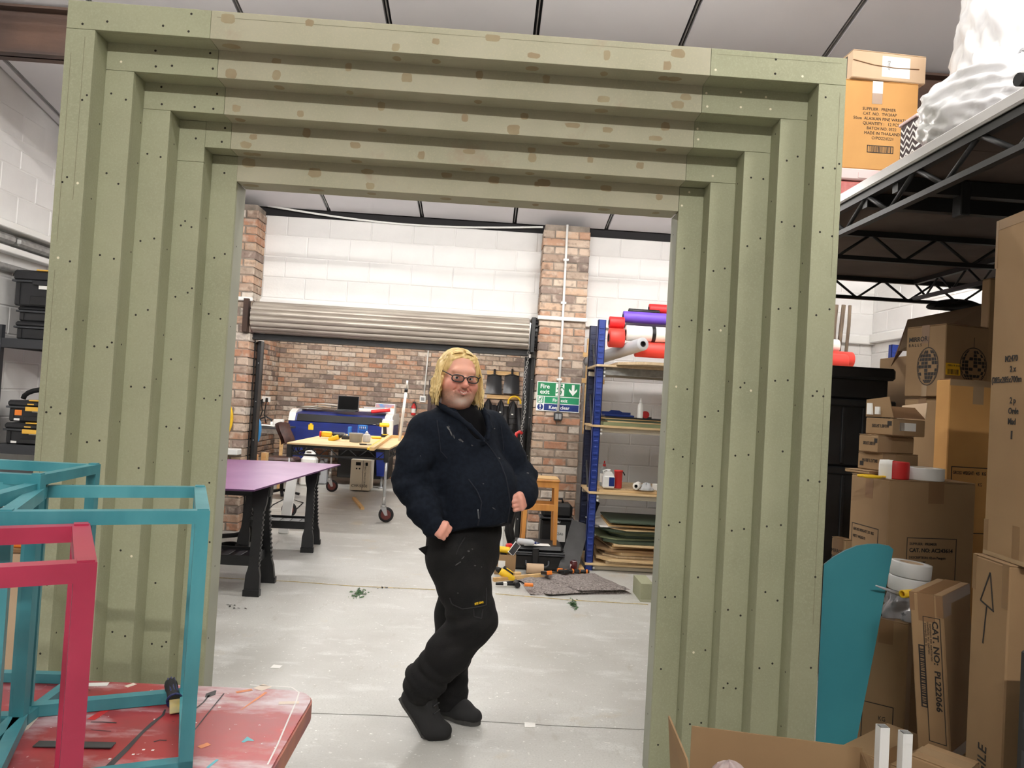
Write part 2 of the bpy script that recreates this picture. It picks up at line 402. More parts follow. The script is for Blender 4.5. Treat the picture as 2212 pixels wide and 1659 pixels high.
wall_right = struct(MB().prism([(YN, 0), (YF+.3, 0), (YF+.3, ceil_z(YF+.3)+.07), (YN, ceil_z(YN)+.07)], XR, XR+.2, 'x').build('wall_right', 'white_paint'))
blocks(wall_right, 'y', XR, 5.0, YF, 1.125, 2.93, side=-1)
M_('absorber_dark', (74, 66, 58), 0.8, var=0.2, scale=2)  # dark tone given to unseen near walls to soak up bounce light
struct(MB().box(XL, XR, YN-.2, YN, 0, ceil_z(YN)+.2).build('wall_near', 'absorber_dark'))
for nm_, xa_, xb_ in (('absorber_panel_left', XL, XL+.02), ('absorber_panel_right', XR-.02, XR)): struct(MB().box(xa_, xb_, YN, 2.6, 0, 3.2).build(nm_, 'absorber_dark'))  # unseen dark panels added over the side walls to cut bounce
# ------------------------------------------------------------------ bricks
def brick_mesh(w_, h_, d_, k, name='brick'):
    rr = random.Random(k*31+int(w_*1000)); j = lambda s: rr.uniform(-s, s)
    c = 0.010; b = MB()
    back = [(0, 0, 0), (w_, 0, 0), (w_, 0, h_), (0, 0, h_)]
    mid = [(j(.003), -d_+.007, j(.003)), (w_+j(.003), -d_+.007, j(.003)), (w_+j(.003), -d_+.007, h_+j(.003)), (j(.003), -d_+.007, h_+j(.003))]
    fr = [(c+j(.005), -d_+j(.003), c*.8+j(.003)), (w_-c+j(.005), -d_+j(.003), c*.8+j(.003)), (w_-c+j(.005), -d_+j(.003), h_-c*.8+j(.003)), (c+j(.005), -d_+j(.003), h_-c*.8+j(.003))]
    b.add(back+mid+fr, [(0, 1, 5, 4), (1, 2, 6, 5), (2, 3, 7, 6), (3, 0, 4, 7), (4, 5, 9, 8), (5, 6, 10, 9), (6, 7, 11, 10), (7, 4, 8, 11), (8, 9, 10, 11)])
    return b
BC = {}
def brick_get(w_, h_, d_):
    k = random.randrange(5); key = (round(w_, 3), round(h_, 3), round(d_, 3), k)
    if key not in BC: BC[key] = brick_mesh(w_, h_, d_, k).mesh('brick', 'old_brick')
    return BC[key]
CH = 0.085
def pier(name, x0, x1, ztop):
    base = struct(MB().box(x0+.012, x1-.012, 7.712, 8.0, 0, ztop).build(name, 'mortar'))
    z = 0; r = 0
    while z+CH < ztop+.01:
        for (u, w_) in ([(x0, .24), (x0+.25, .24)] if r % 2 else [(x0, .115), (x0+.125, .24), (x0+.375, .115)]):
            w_ *= (x1-x0)/0.49; u = x0+(u-x0)*(x1-x0)/.49
            inst('brick', brick_get(w_, CH-.011, 0.288+random.choice((0, .003, .006))), base, (u+random.uniform(-.003, .003), 7.995, z+.005))
        z += CH; r += 1
    return base
pier_l = pier('wall_far_pier_left', -2.96, -2.47, 3.37)
pier_r = pier('wall_far_pier_right', 0.5, 0.99, 3.37)
# room behind the shutter
YB = 13.3; XB = -3.72
wall_back = struct(MB().box(XB-.2, 1.2, YB, YB+.2, 0, 2.85).build('wall_back', 'mortar'))
rest = MB(); r = 0; z = 0
while z < 2.7:
    u = XB - (0.1225 if r % 2 else 0)
    while u < 0.62:
        a = max(u, XB); w_ = u+.235-a
        if w_ > .05:
            if -1.03 < a+w_/2 < -.3 and z < 1.8: pass
            elif z > 1.12 and z < 2.5: inst('brick', brick_get(w_, CH-.012, .014), wall_back, (a, YB, z+.006))
            else:
                bb = brick_mesh(w_, CH-.012, .014, random.randrange(5)); rest.add([(p[0]+a, p[1]+YB, p[2]+z+.006) for p in bb.v], bb.f)
        u += 0.245
    z += CH; r += 1
stuff(rest.build('lower_bricks', 'old_brick', wall_back))
wall_bl = struct(MB().box(XB-.2, XB, 8.3, YB, 0, 2.85).build('wall_back_left', 'mortar'))
rest = MB(); r = 0; z = 0
while z < 2.7:
    u = YB - (0.1225 if r % 2 else 0) - .235
    while u > 8.4:
        if u > 11.9 and 1.0 < z < 2.45:
            o = inst('brick', brick_get(.235, CH-.012, .014), wall_bl, (XB, u, z+.006), rot=(0, 0, PI/2))
        else:
            bb = brick_mesh(.235, CH-.012, .014, random.randrange(5)); rest.add([(XB-p[1], p[0]+u, p[2]+z+.006) for p in bb.v], bb.f)
        u -= 0.245
    z += CH; r += 1
stuff(rest.build('remaining_bricks', 'old_brick', wall_bl))
struct(MB().box(1.0, 1.2, 8.3, YB, 0, 2.85).build('wall_back_right', 'mortar'))
struct(MB().box(XB-.2, 1.2, 8.3, YB+.2, 2.85, 2.95).build('ceiling_back', 'ceiling_white'))
M_('door_brown', (58, 40, 36), 0.5)
d_ = struct(MB().box(-.98, -.35, YB-.03, YB-.001, 0, 1.74).build('door_1', 'door_brown'))
MB().box(-1.04, -.98, YB-.05, YB-.001, 0, 1.8).box(-.35, -.29, YB-.05, YB-.001, 0, 1.8).box(-.98, -.35, YB-.05, YB-.001, 1.74, 1.8).build('door_frame', 'door_brown', d_)
# ledge/trunking on the side and far walls
def trunk(name, x0, x1, y0, y1, z0, z1, m='white_plastic'):
    return struct(MB().cbox(x0, x1, y0, y1, z0, z1, .006).build(name, m))
trunk('trim_3', .48, 1.0, 7.665, 7.695, 2.365, 2.405)
trunk('trim_4', -2.965, -2.46, 7.665, 7.695, 2.365, 2.405)
trunk('trim_5', 1.0, XR, 7.93, 7.99, 2.345, 2.435)
trunk('trim_6', XR-.07, XR-.007, 4.5, 7.93, 2.36, 2.45)
trunk('trim_7', XL+.007, XL+.16, 3.9, 7.9, 2.60, 2.655)
trunk('trim_8', XL+.007, XL+.1, 3.9, 7.9, 2.43, 2.48)
cb = MB().cyl((XL+.05, 3.9, 2.32), (XL+.05, 7.9, 2.32), .03, 10); struct(cb.build('trim_9', 'galv'))
for y0, y1 in ((4.4, 6.0), (6.03, 7.6)):
    struct(MB().cbox(XL+.02, XL+.12, y0, y1, 2.50, 2.57, .02).build('trim_10', 'galv'))
# sagging white cable under the eaves
pts = []
for k in range(13):
    t = k/12; pts.append((-2.46+t*2.96, 7.97, 3.43-0.03*t-0.085*math.sin(PI*t)))
struct(MB().tube(pts, .011, 6).build('trim_11', 'white_plastic'))

# ------------------------------------------------------------------ ceiling lamps
blabs = ['white LED batten hung over the camera side of the portal, left one', 'white LED batten hung over the camera side of the portal, right one', 'white LED batten hung just behind the green portal, left one', 'white LED batten hung just behind the green portal, right one', 'white LED batten before the far wall, left of two', 'white LED batten before the far wall, right of two', 'added unseen LED batten brightening the boxes on the rack', 'added unseen LED batten brightening the left wall', 'added unseen LED batten brightening the far right corner behind the rack']
for k, (c, L_, W_) in enumerate(BATTENS + ROOM_BATTENS):
    lb = blabs[k] if k < len(blabs) else ['white LED batten in the brick room, left one', 'white LED batten in the brick room, right one'][k-len(blabs)]
    t = thing('ceiling_light', lb, 'light', c, 0, 'LED battens')
    MB().cbox(-L_/2-.03, L_/2+.03, -.02, .02, -.01, .02, .006).build('housing', 'white_plastic', t)
    for s in (-1, 1): MB().cbox(s*L_/2-.012, s*L_/2+.012, -.016, .016, -.06, -.01, .004).build('tube_holder', 'white_plastic', t)
    mn = 'lamp_tube_%d' % W_
    M_(mn, (255, 250, 240), 0.4, emit=(255, 251, 246), estr=W_/(PI*2*PI*.019*L_))
    MB().cyl((-L_/2+.012, 0, -.042), (L_/2-.012, 0, -.042), .019, 12).build('tube', mn, t)
    zc = (ceil_z(c[1]) if k < len(BATTENS) else 2.85)-c[2]
    for s in (-1, 1): MB().cyl((s*L_*.4, 0, .02), (s*L_*.4, 0, zc), .003, 6).build('hanger', 'steel', t)
# ------------------------------------------------------------------ the stepped green portal
mat_layers('mdf', (160, 162, 134), [((149, 151, 124), 2.5, 0.4, 0.7, None, 1), ((168, 169, 142), 160, 0.48, 0.8, None, 3), ((148, 151, 123), 120, 0.55, 0.85, None, 6)], rough=0.72, spec=0.35)
mat_layers('mdf_buff', (174, 170, 148), [((162, 160, 136), 3.0, 0.4, 0.7, None, 1), ((180, 175, 148), 140, 0.5, 0.8, None, 3), ((164, 150, 128), 5, 0.6, 0.75, None, 6)], rough=0.72, spec=0.35)
M_('mdf_edge', (176, 176, 150), 0.75); M_('mdf_backlit', (164, 166, 150), 0.75, var=.06, scale=3)  # innermost returns: light from behind is put into the board colour
M_('filler', (160, 150, 120), 0.85, rgb2=(148, 132, 104), scale=9)
patch_n = [0]
def pk(): patch_n[0] += 1; return patch_n[0]*4e-6
M_('hole', (40, 38, 30), 0.9)
M_('filler_pale', (228, 222, 196), 0.7)
PD, PS, PW = 2.634, 0.0904, 0.1002
PXL = [-1.4556-.1 + .1002*k for k in range(6)]        # [outer, ring0 inner ... ring4 inner]
PXR = [1.1412+.1 - .1002*k for k in range(6)]
PZ = [2.8079 - .1008*k for k in range(6)]
SL, SR = -1.0560, 0.7395
PB = 3.112                                            # back of the portal
portal = thing('stepped_portal', 'large olive-green stepped doorway portal of raw MDF boards framing the man', 'portal', ((PXL[0]+PXR[0])/2, PD, 0))
PO = Vector(((PXL[0]+PXR[0])/2, PD, 0))
def pbox(name, x0, x1, y0, y1, z0, z1, m='mdf', ch=0.0009):
    o = MB().cbox(x0, x1, y0, y1, z0, z1, ch).build(name, m, portal); o.location = -PO; return o
T = 0.018; G = 0.0006
for i in range(5):
    y0 = PD+i*PS; y1 = y0+T; yr1 = PD+(i+1)*PS if i < 4 else PB
    xo, xi, zo, zi = PXL[i], PXL[i+1], PZ[i], PZ[i+1]; ro, ri = PXR[i], PXR[i+1]
    hide = PW if i else 0                              # boards run on behind the ring in front
    # uprights
    ztl = zi if i < 3 else zo
    if i == 3:
        zs = 2.345
        pbox('upright_board', xo-.05, xi, y0, y1, 0, zs-G); pbox('upright_board', xo-.05, xi, y0, y1, zs+G, ztl)
    else: pbox('upright_board', xo-(.05 if i else 0), xi, y0, y1, 0, ztl-G)
    ztr = zi if i < 4 else zo
    pbox('upright_board', ri, ro+(.05 if i else 0), y0, y1, 0, ztr-G)
    # head boards
    if i < 3: pbox('corner_board', xo-(.05 if i else 0), SL-G, y0, y1, zi+G, zo+(.05 if i else 0))
    elif i == 3: pbox('corner_board', xi+G, SL-G, y0, y1, zi, zo+.05)
    pbox('head_board', SL+G, SR-G, y0, y1-.0, zi, zo+(.05 if i else 0), 'mdf_buff')
    if i < 4: pbox('corner_board', SR+G, ro+(.05 if i else 0), y0, y1, zi+G, zo+(.05 if i else 0))
    # returns
    pbox('side_return', xi-T, xi-.0005, y1, yr1, 0, zi-.0005, 'mdf' if i < 4 else 'mdf_backlit'); pbox('side_return', ri+.0005, ri+T, y1, yr1, 0, zi-.0005, 'mdf' if i < 4 else 'mdf_backlit')
    if i < 4: pbox('soffit_return', xi-T, SL-G, y1, yr1, zi+.0005, zi+T); pbox('soffit_return', SR+G, ri+T, y1, yr1, zi+.0005, zi+T)
    pbox('soffit_return', SL+G, SR-G, y1, yr1, zi+.0005, zi+T, 'mdf_buff')
# outer cheeks, top and studs at the back
pbox('side_cheek', PXL[0], PXL[0]+T, PD+T, PB, 0, PZ[0]-T); pbox('side_cheek', PXR[0]-T, PXR[0], PD+T, PB, 0, PZ[0]-T)
pbox('top_cheek', PXL[0], PXR[0], PD+T, PB, PZ[0]-T, PZ[0])
pbox('back_board', PXL[0]+T, PXL[5]-T, PB-T, PB, 0, PZ[0]-T); pbox('back_board', PXR[5]+T, PXR[0]-T, PB-T, PB, 0, PZ[0]-T); pbox('back_board', PXL[5]-T, PXR[5]+T, PB-T, PB, PZ[5]+T, PZ[0]-T)
# screw holes, pale plugs, filler patches, pencil lines
rr = random.Random(5); holes = MB(); plugs = MB(); patches = MB(); lines = MB()
def disc(b, c, r, axis, n=7):
    vs = []
    for k in range(n):
        a = 2*PI*k/n; ca, sa = r*math.cos(a), r*math.sin(a)
        vs.append((c[0]+ca, c[1], c[2]+sa) if axis == 'y' else (c[0], c[1]+ca, c[2]+sa) if axis == 'x' else (c[0]+ca, c[1]+sa, c[2]))
    b.add(vs, [tuple(range(n))])
for i in range(5):
    yf = PD+i*PS-.0004
    for (xa, xb, sgn) in ((PXL[i], PXL[i+1], 1), (PXR[i+1], PXR[i], -1)):
        z = 0.12+rr.uniform(0, .15)
        while z < PZ[i+1]-.05:
            for u in (.28, .74):
                if rr.random() < .82:
                    c = (xa+(xb-xa)*(u+rr.uniform(-.05, .05)), yf, z+rr.uniform(-.02, .02)); pale = rr.random() < .05
                    disc(plugs if pale else holes, c, .0042 if not pale else .0048, 'y')
                    if rr.random() < .15: disc(holes, (c[0]+.015, yf, c[2]+.018), .004, 'y')
            xr = (PXL[i+1]+.0002) if sgn > 0 else (PXR[i+1]-.0002)
            if rr.random() < .7: disc(holes, (xr, PD+i*PS+rr.uniform(.035, .08), z+rr.uniform(-.1, .1)), .0035, 'x')
            z += rr.uniform(.24, .34)
    zc = (PZ[i]+PZ[i+1])/2
    for (xa, xb, pale) in ((PXL[i]+.03, SL, .2), (SR, PXR[i]-.03, .8)):
        x = xa+.03
        while x < xb-.02:
            for dz in (-.025, .03):
                if rr.random() < .6: disc(plugs if rr.random() < pale else holes, (x+rr.uniform(-.02, .02), yf, zc+dz+rr.uniform(-.008, .008)), .0046, 'y')
            x += rr.uniform(.07, .14)
    x = SL+.05
    while x < SR-.06:                                   # filler on the long head boards
        for q in range(rr.choice((1, 1, 2))):
            cx, cz = x+rr.uniform(-.02, .04), PZ[i+1]+rr.choice((.022, .05, .078))+rr.uniform(-.006, .006); a, b_ = rr.uniform(.012, .03), rr.uniform(.010, .02)
            n = 11; po_ = pk(); patches.add([(cx+a*math.copysign(abs(math.cos(2*PI*k/n))**.6, math.cos(2*PI*k/n))*rr.uniform(.8, 1.1), yf-po_, cz+b_*math.copysign(abs(math.sin(2*PI*k/n))**.6, math.sin(2*PI*k/n))*rr.uniform(.8, 1.1)) for k in range(n)], [tuple(range(n))])
            if rr.random() < .6:
                patches.add([(cx+a*1.2*math.cos(2*PI*k/n)*rr.uniform(.8, 1.1), PD+i*PS+.05+.02*math.sin(2*PI*k/n), PZ[i+1]+.0003-po_) for k in range(n)], [tuple(range(n))])
        x += rr.uniform(.16, .3)
for (x, z0, z1) in ((PXL[0]+.022, 1.95, 2.62), (PXL[0]+.066, 2.1, 2.68), (PXR[0]-.027, .75, 1.6), (PXR[0]-.022, 2.0, 2.68), (PXL[0]+.022, .9, 1.85)):
    lines.add([(x, PD-.0004, z0), (x+.0016, PD-.0004, z0), (x+.0016, PD-.0004, z1), (x, PD-.0004, z1)], [(0, 1, 2, 3)])
lines.add([(SL+.02, PD-.0004, PZ[0]-.022), (SR-.1, PD-.0004, PZ[0]-.022), (SR-.1, PD-.0004, PZ[0]-.0235), (SL+.02, PD-.0004, PZ[0]-.0235)], [(0, 1, 2, 3)])
lines.add([(SR+.02, PD-.0004, PZ[0]-.02), (PXR[0]-.02, PD-.0004, PZ[0]-.02), (PXR[0]-.02, PD-.0004, PZ[0]-.0213), (SR+.02, PD-.0004, PZ[0]-.0213)], [(0, 1, 2, 3)])
M_('pencil', (118, 116, 92), 0.8)
for b, nm, m in ((holes, 'screw_holes', 'hole'), (plugs, 'screw_plugs', 'filler_pale'), (patches, 'filler_patches', 'filler'), (lines, 'pencil_lines', 'pencil')):
    o = stuff(b.build(nm, m, portal)); o.location = -PO
# ------------------------------------------------------------------ roller shutter in the far wall
M_('shutter', (186, 178, 166), 0.45, 0.3, rgb2=(150, 140, 130), scale=3, stretch=(0.5, 6, 6))
M_('shutter_dark', (70, 68, 66), 0.5, 0.2, var=0.2, scale=6)
sh = thing('roller_shutter', 'wide coiled steel roller shutter above the opening in the far wall', 'shutter', (-1.03, 7.79, 2.215))
NS = 16; RC = 0.146
for k in range(NS):
    a0 = 2*PI*k/NS; a1 = 2*PI*(k+1)/NS; prof = []
    for q in range(6):
        t = q/5; a = a0+(a1-a0)*t; r = RC + 0.020*math.sin(PI*t)**.6
        prof.append((math.cos(a)*r, math.sin(a)*r))
    prof += [(math.cos(a1)*(RC-.02), math.sin(a1)*(RC-.02)), (math.cos(a0)*(RC-.02), math.sin(a0)*(RC-.02))]
    MB().prism(prof, -1.43, 1.43, 'x', smooth=False).build('slat', 'shutter', sh)
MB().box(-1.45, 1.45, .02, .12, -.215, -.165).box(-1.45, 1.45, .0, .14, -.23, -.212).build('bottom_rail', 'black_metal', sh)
MB().box(-1.5, -1.452, -.17, .205, -.17, .17).prism([(-.17, -.17), (.2, -.17), (.2, -.20)], -1.5, -1.452, 'x').build('end_plate', 'rust_beam', sh)
MB().box(1.452, 1.49, -.17, .205, -.20, .16).build('end_plate', 'black_metal', sh)
b = MB()
for k in range(22):
    a = 2*PI*k/22; b.box(1.492, 1.515, -.012, .012, .14, .175, Matrix.Rotation(a, 4, 'X'))
b.cyl((1.492, 0, 0), (1.52, 0, 0), .15, 28); b.build('chain_wheel', 'black_metal', sh)
MB().box(-1.44, 1.46, .16, .205, .175, .215).build('lintel_angle', 'white_paint', sh)
def guide(x, lab):
    t = thing('shutter_guide_rail', lab, 'guide rail', (x, 7.93, 0))
    MB().box(-.05, -.035, -.05, .06, 0, 1.975).box(.035, .05, -.05, .06, 0, 1.975).box(-.05, .05, .045, .06, 0, 1.975).box(-.05, -.01, -.055, -.045, 0, 1.975).box(.02, .05, -.055, -.045, 0, 1.975).build('channel', 'black_metal', t)
    b = MB()
    for k in range(14): b.sphere((-.03 if k % 3 else .035, -.056, .12+k*.135), .007, 6, 4)
    stuff(b.build('bolts', 'steel', t))
guide(-2.452, 'black steel shutter guide rail at the left side of the opening')
guide(0.435, 'black steel shutter guide rail with chain at the right side of the opening')
# hand chain
ch = thing('hand_chain', 'steel hand chain hanging by the right shutter guide', 'chain', (0.40, 7.80, 0))
lk = MB().tube([(.010*math.cos(2*PI*k/10), 0, .017*math.sin(2*PI*k/10)) for k in range(10)], .0035, 5, closed=True).mesh('link', 'galv')
for k in range(60): inst('link', lk, ch, (0.012*math.sin(k*.3), 0, 2.12-k*.026), rot=(0, 0, (k % 2)*PI/2))
hk = thing('chain_hook', 'red hook hanging low on the hand chain', 'hook', (0.368, 7.80, 1.06))
MB().tube([(.03, 0, .10), (.0, 0, .12), (-.03, 0, .10), (-.038, 0, .05), (-.03, 0, -.03), (-.01, 0, -.09)], .018, 8).build('hook_arc', 'red_plastic', hk)
MB().cyl((0, 0, -.09), (0, 0, .0), .016, 8).cyl((-.03, 0, -.05), (.05, 0, -.05), .01, 8).build('hook_shank', 'black_metal', hk)
# ------------------------------------------------------------------ things on the right pier
YP = 7.7-.006
cd = thing('conduit', 'white vertical conduit pipe clipped to the right brick pier', 'conduit', (0.742, YP-.02, 0))
MB().cyl((-.006, 0, 3.37), (.008, 0, 1.42), .0125, 10).build('pipe', 'white_plastic', cd)
for z in (3.0, 2.55, 1.97, 1.75): MB().cbox(-.028, .028, -.016, .022, z-.012, z+.012, .003).build('clip', 'white_plastic', cd)
sw = thing('light_switch', 'grey weatherproof double switch box below the fire exit sign', 'switch', (0.752, YP-.03, 1.365))
MB().cbox(-.045, .045, -.025, .028, -.042, .042, .01).build('switch_box', 'dark_grey', sw)
M_('switch_grey', (150, 152, 152), 0.5)
for s in (-1, 1): MB().cbox(s*.017-.015, s*.017+.015, -.034, -.024, -.028, .028, .004).build('rocker', 'switch_grey', sw)
M_('sign_green', (28, 132, 84), 0.35); M_('sign_teal', (38, 150, 104), 0.35); M_('sign_blue', (28, 52, 120), 0.35); M_('sign_white', (244, 246, 244), 0.35)
sg = thing('fire_exit_sign', 'green, white and blue fire exit sign on the right brick pier', 'sign', (0.518, YP-.004, 1.415))
SWd, SHt = .452, .306
MB().cbox(0, SWd, -.004, .004, 0, SHt, .001).build('sign_board', 'sign_white', sg)
def spanel(name, x0, x1, z0, z1, m): return MB().box(x0, x1, -.0052, -.0042, z0, z1).build(name, m, sg)
spanel('panel', .008, SWd-.008, .158, SHt-.008, 'sign_green'); spanel('panel', .085, SWd-.008, .083, .15, 'sign_teal'); spanel('panel', .012, .075, .083, .15, 'sign_teal'); spanel('panel', .082, SWd-.008, .008, .076, 'sign_blue')
SM = lambda x, z: frame_M((x, -.0056, z), (1, 0, 0), (0, 0, 1))
text('lettering', 'Fire', .064, 'sign_white', sg, SM(.032, .236), bold=.0012); text('lettering', 'exit', .064, 'sign_white', sg, SM(.032, .180), bold=.0012)
text('lettering', 'Fire exit', .046, 'sign_white', sg, SM(.168, .101), bold=.001); text('lettering', 'Keep clear', .050, 'sign_white', sg, SM(.132, .026), bold=.001)
# arrow, running figure in a doorway, exclamation mark
MB().prism([(.362, .285), (.390, .285), (.390, .218), (.418, .246), (.418, .222), (.376, .172), (.334, .222), (.334, .246), (.362, .218)], -.0062, -.0052, 'y').build('arrow', 'sign_white', sg)
def runner(ox, oz, s, m1, m2):
    MB().prism([(ox, oz), (ox+.085*s, oz), (ox+.085*s, oz+.12*s), (ox, oz+.12*s)], -.0058, -.0052, 'y').build('doorway', m1, sg)
    b = MB(); P = lambda x, z: (ox+x*s, -.0064, oz+z*s)
    disc(b, P(.058, .105), .011*s, 'y', 10)
    for path, w_ in (([(.05, .09), (.036, .055)], .02), ([(.05, .088), (.072, .078), (.082, .06)], .009), ([(.046, .086), (.024, .082), (.014, .062)], .009), ([(.038, .058), (.058, .042), (.05, .012)], .012), ([(.034, .056), (.026, .034), (.002, .026)], .012)):
        for (x0, z0), (x1, z1) in zip(path, path[1:]): b.bar(P(x0, z0), P(x1, z1), .0006, w_*s, up=(z0-z1, 0, x1-x0))
    b.build('running_figure', m2, sg)
runner(.195, .166, 1.05, 'sign_white', 'sign_green'); runner(.02, .087, .5, 'sign_white', 'sign_teal')
b = MB(); disc(b, (.043, -.0054, .042), .031, 'y', 24); b.build('warning_disc', 'sign_blue', sg)
MB().prism([(.036, .066), (.050, .066), (.047, .035), (.039, .035)], -.0062, -.0055, 'y').box(.0385, .0475, -.0062, -.0055, .018, .027).build('exclamation_mark', 'sign_white', sg)

# ------------------------------------------------------------------ blue shelving with rolls and boards
RX0, RYF, RYB = 1.02, 6.75, 7.30
M_('chipboard', (206, 184, 150), 0.75, rgb2=(188, 164, 130), scale=40)
M_('shelf_edge', (196, 186, 166), 0.6)
rk = thing('blue_shelving', 'tall blue steel shelving unit right of the brick pier holding rolls and boards', 'shelving', (RX0, RYF, 0))
def post(x, y, ztop, m, face=-1):
    b = MB().box(x-.035, x-.030, y, y+.06, 0, ztop).box(x-.035, x+.035, y, y+.004, 0, ztop).box(x+.03, x+.035, y, y+.06, 0, ztop)
    k = 0.06
    while k < ztop-.04: b.cbox(x-.022, x+.022, y-.006, y+.002, k, k+.022, .003); k += .055
    b.build('upright', m, rk)
post(0, 0, 2.29, 'blue_steel'); post(0, RYB-RYF, 2.29, 'navy_steel'); post(1.53, 0, 2.29, 'blue_steel'); post(1.53, RYB-RYF, 2.29, 'blue_steel'); post(3.05, RYB-RYF, 2.29, 'blue_steel'); post(3.05, .25, 1.2, 'blue_steel')
for (z0, z1) in ((.35, .95), (.95, 1.6), (1.6, 2.1)):
    MB().bar((-.0, .06, z0), (-.0, RYB-RYF, z1), .012, .03).build('brace', 'dark_grey', rk)
SHZ = [atY(1350, 812, RYF).z, atY(1370, 938, RYF).z, atY(1350, 1081, RYF).z, .004]
for k, z in enumerate(SHZ):
    MB().cbox(-.03, 3.05, .02, .055, z-.0, z+(.07 if k == 0 else .045), .004).build('beam', 'galv' if k == 0 else 'shelf_edge', rk)
    MB().cbox(-.03, 3.05, RYB-RYF-.05, RYB-RYF-.015, z-.0, z+.045, .004).build('beam', 'shelf_edge', rk)
    MB().cbox(-.04, 3.05, -.02 if k else -.06, RYB-RYF, z+(.07 if k == 0 else .046), z+(.09 if k == 0 else .066), .002).build('shelf_board', 'ply' if k else 'chipboard', rk)
    for q in range(3): MB().box(.036, .052, -.008, .004, z-.02+q*.035, z-.004+q*.035).build('clip', 'white_plastic', rk)
# ply sheet hung over the edge of the top shelf and a pine batten frame behind the posts
tag(MB().prism([(1.16, 6.62), (1.36, 6.36), (2.5, 6.36), (2.5, 7.4), (1.16, 7.4)], SHZ[0]+.091, SHZ[0]+.115, 'z').build('plywood_sheet', 'chipboard'), 'thick chipboard sheet lying across the top shelf under the rolls', 'board')
fr = thing('batten_ladder', 'narrow pine batten frame standing between the pier and the blue shelving', 'frame', (1.0, 7.72, 0))
MB().cbox(.02, .055, 0, .03, 1.2, 2.2, .002).build('batten', 'pine', fr)
for z in (2.0, 1.73): MB().cbox(-.02, .22, -.025, .0, z, z+.05, .002).build('rung', 'pine', fr)
M_('roll_red', (214, 42, 44), 0.5); M_('roll_red2', (226, 66, 56), 0.5); M_('roll_purple', (112, 78, 196), 0.5); M_('roll_white', (242, 238, 230), 0.45); M_('roll_grey', (176, 178, 182), 0.4)
ZT = SHZ[0]+.09
def roll(name, lab, p0, L_, r, m, core='dark_gap', dirv=(1, 0, 0)):
    p0 = Vector(p0); d = Vector(dirv).normalized(); t = thing(name, lab, 'roll', p0, group='rolls on the top shelf')
    R_ = d.to_track_quat('Z', 'Y').to_matrix().to_4x4()
    MB().lathe([(r*.45, .0), (r*.95, .0), (r, .006), (r, L_-.006), (r*.95, L_), (r*.45, L_), (r*.45, 0)], 24, R_, capends=False).build('sheet_roll', m, t)
    MB().lathe([(r*.36, -.004), (r*.45, -.004), (r*.45, L_), (r*.36, L_), (r*.36, -.004)], 16, R_, capends=False).build('core', core, t)
    MB().lathe([(1e-5, .03), (r*.36, .03)], 16, R_, capends=False).build('core_plug', 'dark_gap', t)
    return t
def rollpx(name, lab, px, py, Y, L_, rp, m, **k):
    p = atY(px, py, Y); return roll(name, lab, p, L_, rp/1600*Y, m, **k)
rollpx('material_roll', 'short red roll end above the other red rolls at the left of the top shelf', 1316, 696, 6.95, .14, 13, 'roll_red')
rollpx('material_roll', 'fat red roll end low at the left of the top shelf', 1315, 729, 6.9, .14, 21, 'roll_red2')
rollpx('material_roll', 'red roll at the very top of the pile of rolls', 1402, 667, 7.15, 1.6, 11, 'roll_red')
rollpx('material_roll', 'thin black tube on the pile of rolls beside the topmost red roll', 1358, 671, 7.1, .3, 5, 'black_plastic')
rollpx('material_roll', 'purple roll near the top of the pile of rolls', 1346, 684, 7.02, 1.9, 12.5, 'roll_purple')
rollpx('material_roll', 'thick white roll with a black band in the middle of the pile', 1352, 719, 6.86, 1.9, 17, 'roll_white')
rollpx('material_roll', 'thick red roll low in the pile behind the grey tube', 1372, 754, 6.86, 2.0, 17, 'roll_red2')
rollpx('material_roll', 'pale grey roll at the back of the pile under the purple roll', 1350, 704, 7.15, 1.8, 9, 'roll_grey')
e1 = atY(1389, 743, 6.62); e2 = atY(1300, 772, 7.45); dv = (e2-e1)
roll('material_roll', 'silver grey tube pointing forward with an open dark core', e1, 1.2, 14.5/1600*6.62, 'roll_grey', dirv=dv)
bd = tag(MB().lathe([(17.6/1600*6.86, .0), (17.6/1600*6.86, .035)], 24, Vector((1, 0, 0)).to_track_quat('Z', 'Y').to_matrix().to_4x4(), capends=False).build('roll_band', 'black_plastic'), 'black band strapped round the thick white roll', 'band'); bd.location = atY(1406, 722, 6.86)
rp = atY(1800, 775, 7.0)
roll('material_roll', 'red roll end sticking out right of the portal by the black crates', (rp.x-.2, 7.0, rp.z), .38, .075, 'roll_red2')
roll('material_roll', 'pinkish white roll end above the red one right of the portal', (rp.x-.2, 7.05, rp.z+.13), .26, .065, 'roll_white')
# middle shelf
def shelf_pos(px, py, Y): return atY(px, py, Y)
z2 = SHZ[1]+.066
sheets = [('green MDF sheet, lowest on the middle shelf', .03, 'mdf_green', .0), ('pale plywood sheet on the middle shelf between green sheets', .012, 'ply', .04), ('dark green sheet on the middle shelf', .014, 'mdf_dark', .02), ('thin plywood sheet topmost on the middle shelf', .008, 'pine', -.02), ('thin black sheet under the blue tray on the middle shelf', .012, 'black_plastic', .03)]
M_('mdf_green', (140, 148, 112), 0.75, var=0.12, scale=4); M_('mdf_dark', (70, 84, 66), 0.7, var=0.2, scale=4)
zz = z2+.001
for k, (lab, th, m, dx) in enumerate(sheets):
    o = tag(MB().cbox(0, 1.25, 0, .6, 0, th, .001).build('stored_sheet', m), lab, 'sheet', 'sheets on the middle shelf'); put(o, (RX0+.06+dx, RYF+.0+.02*k, zz), random.uniform(-.02, .02)); zz += th+.001
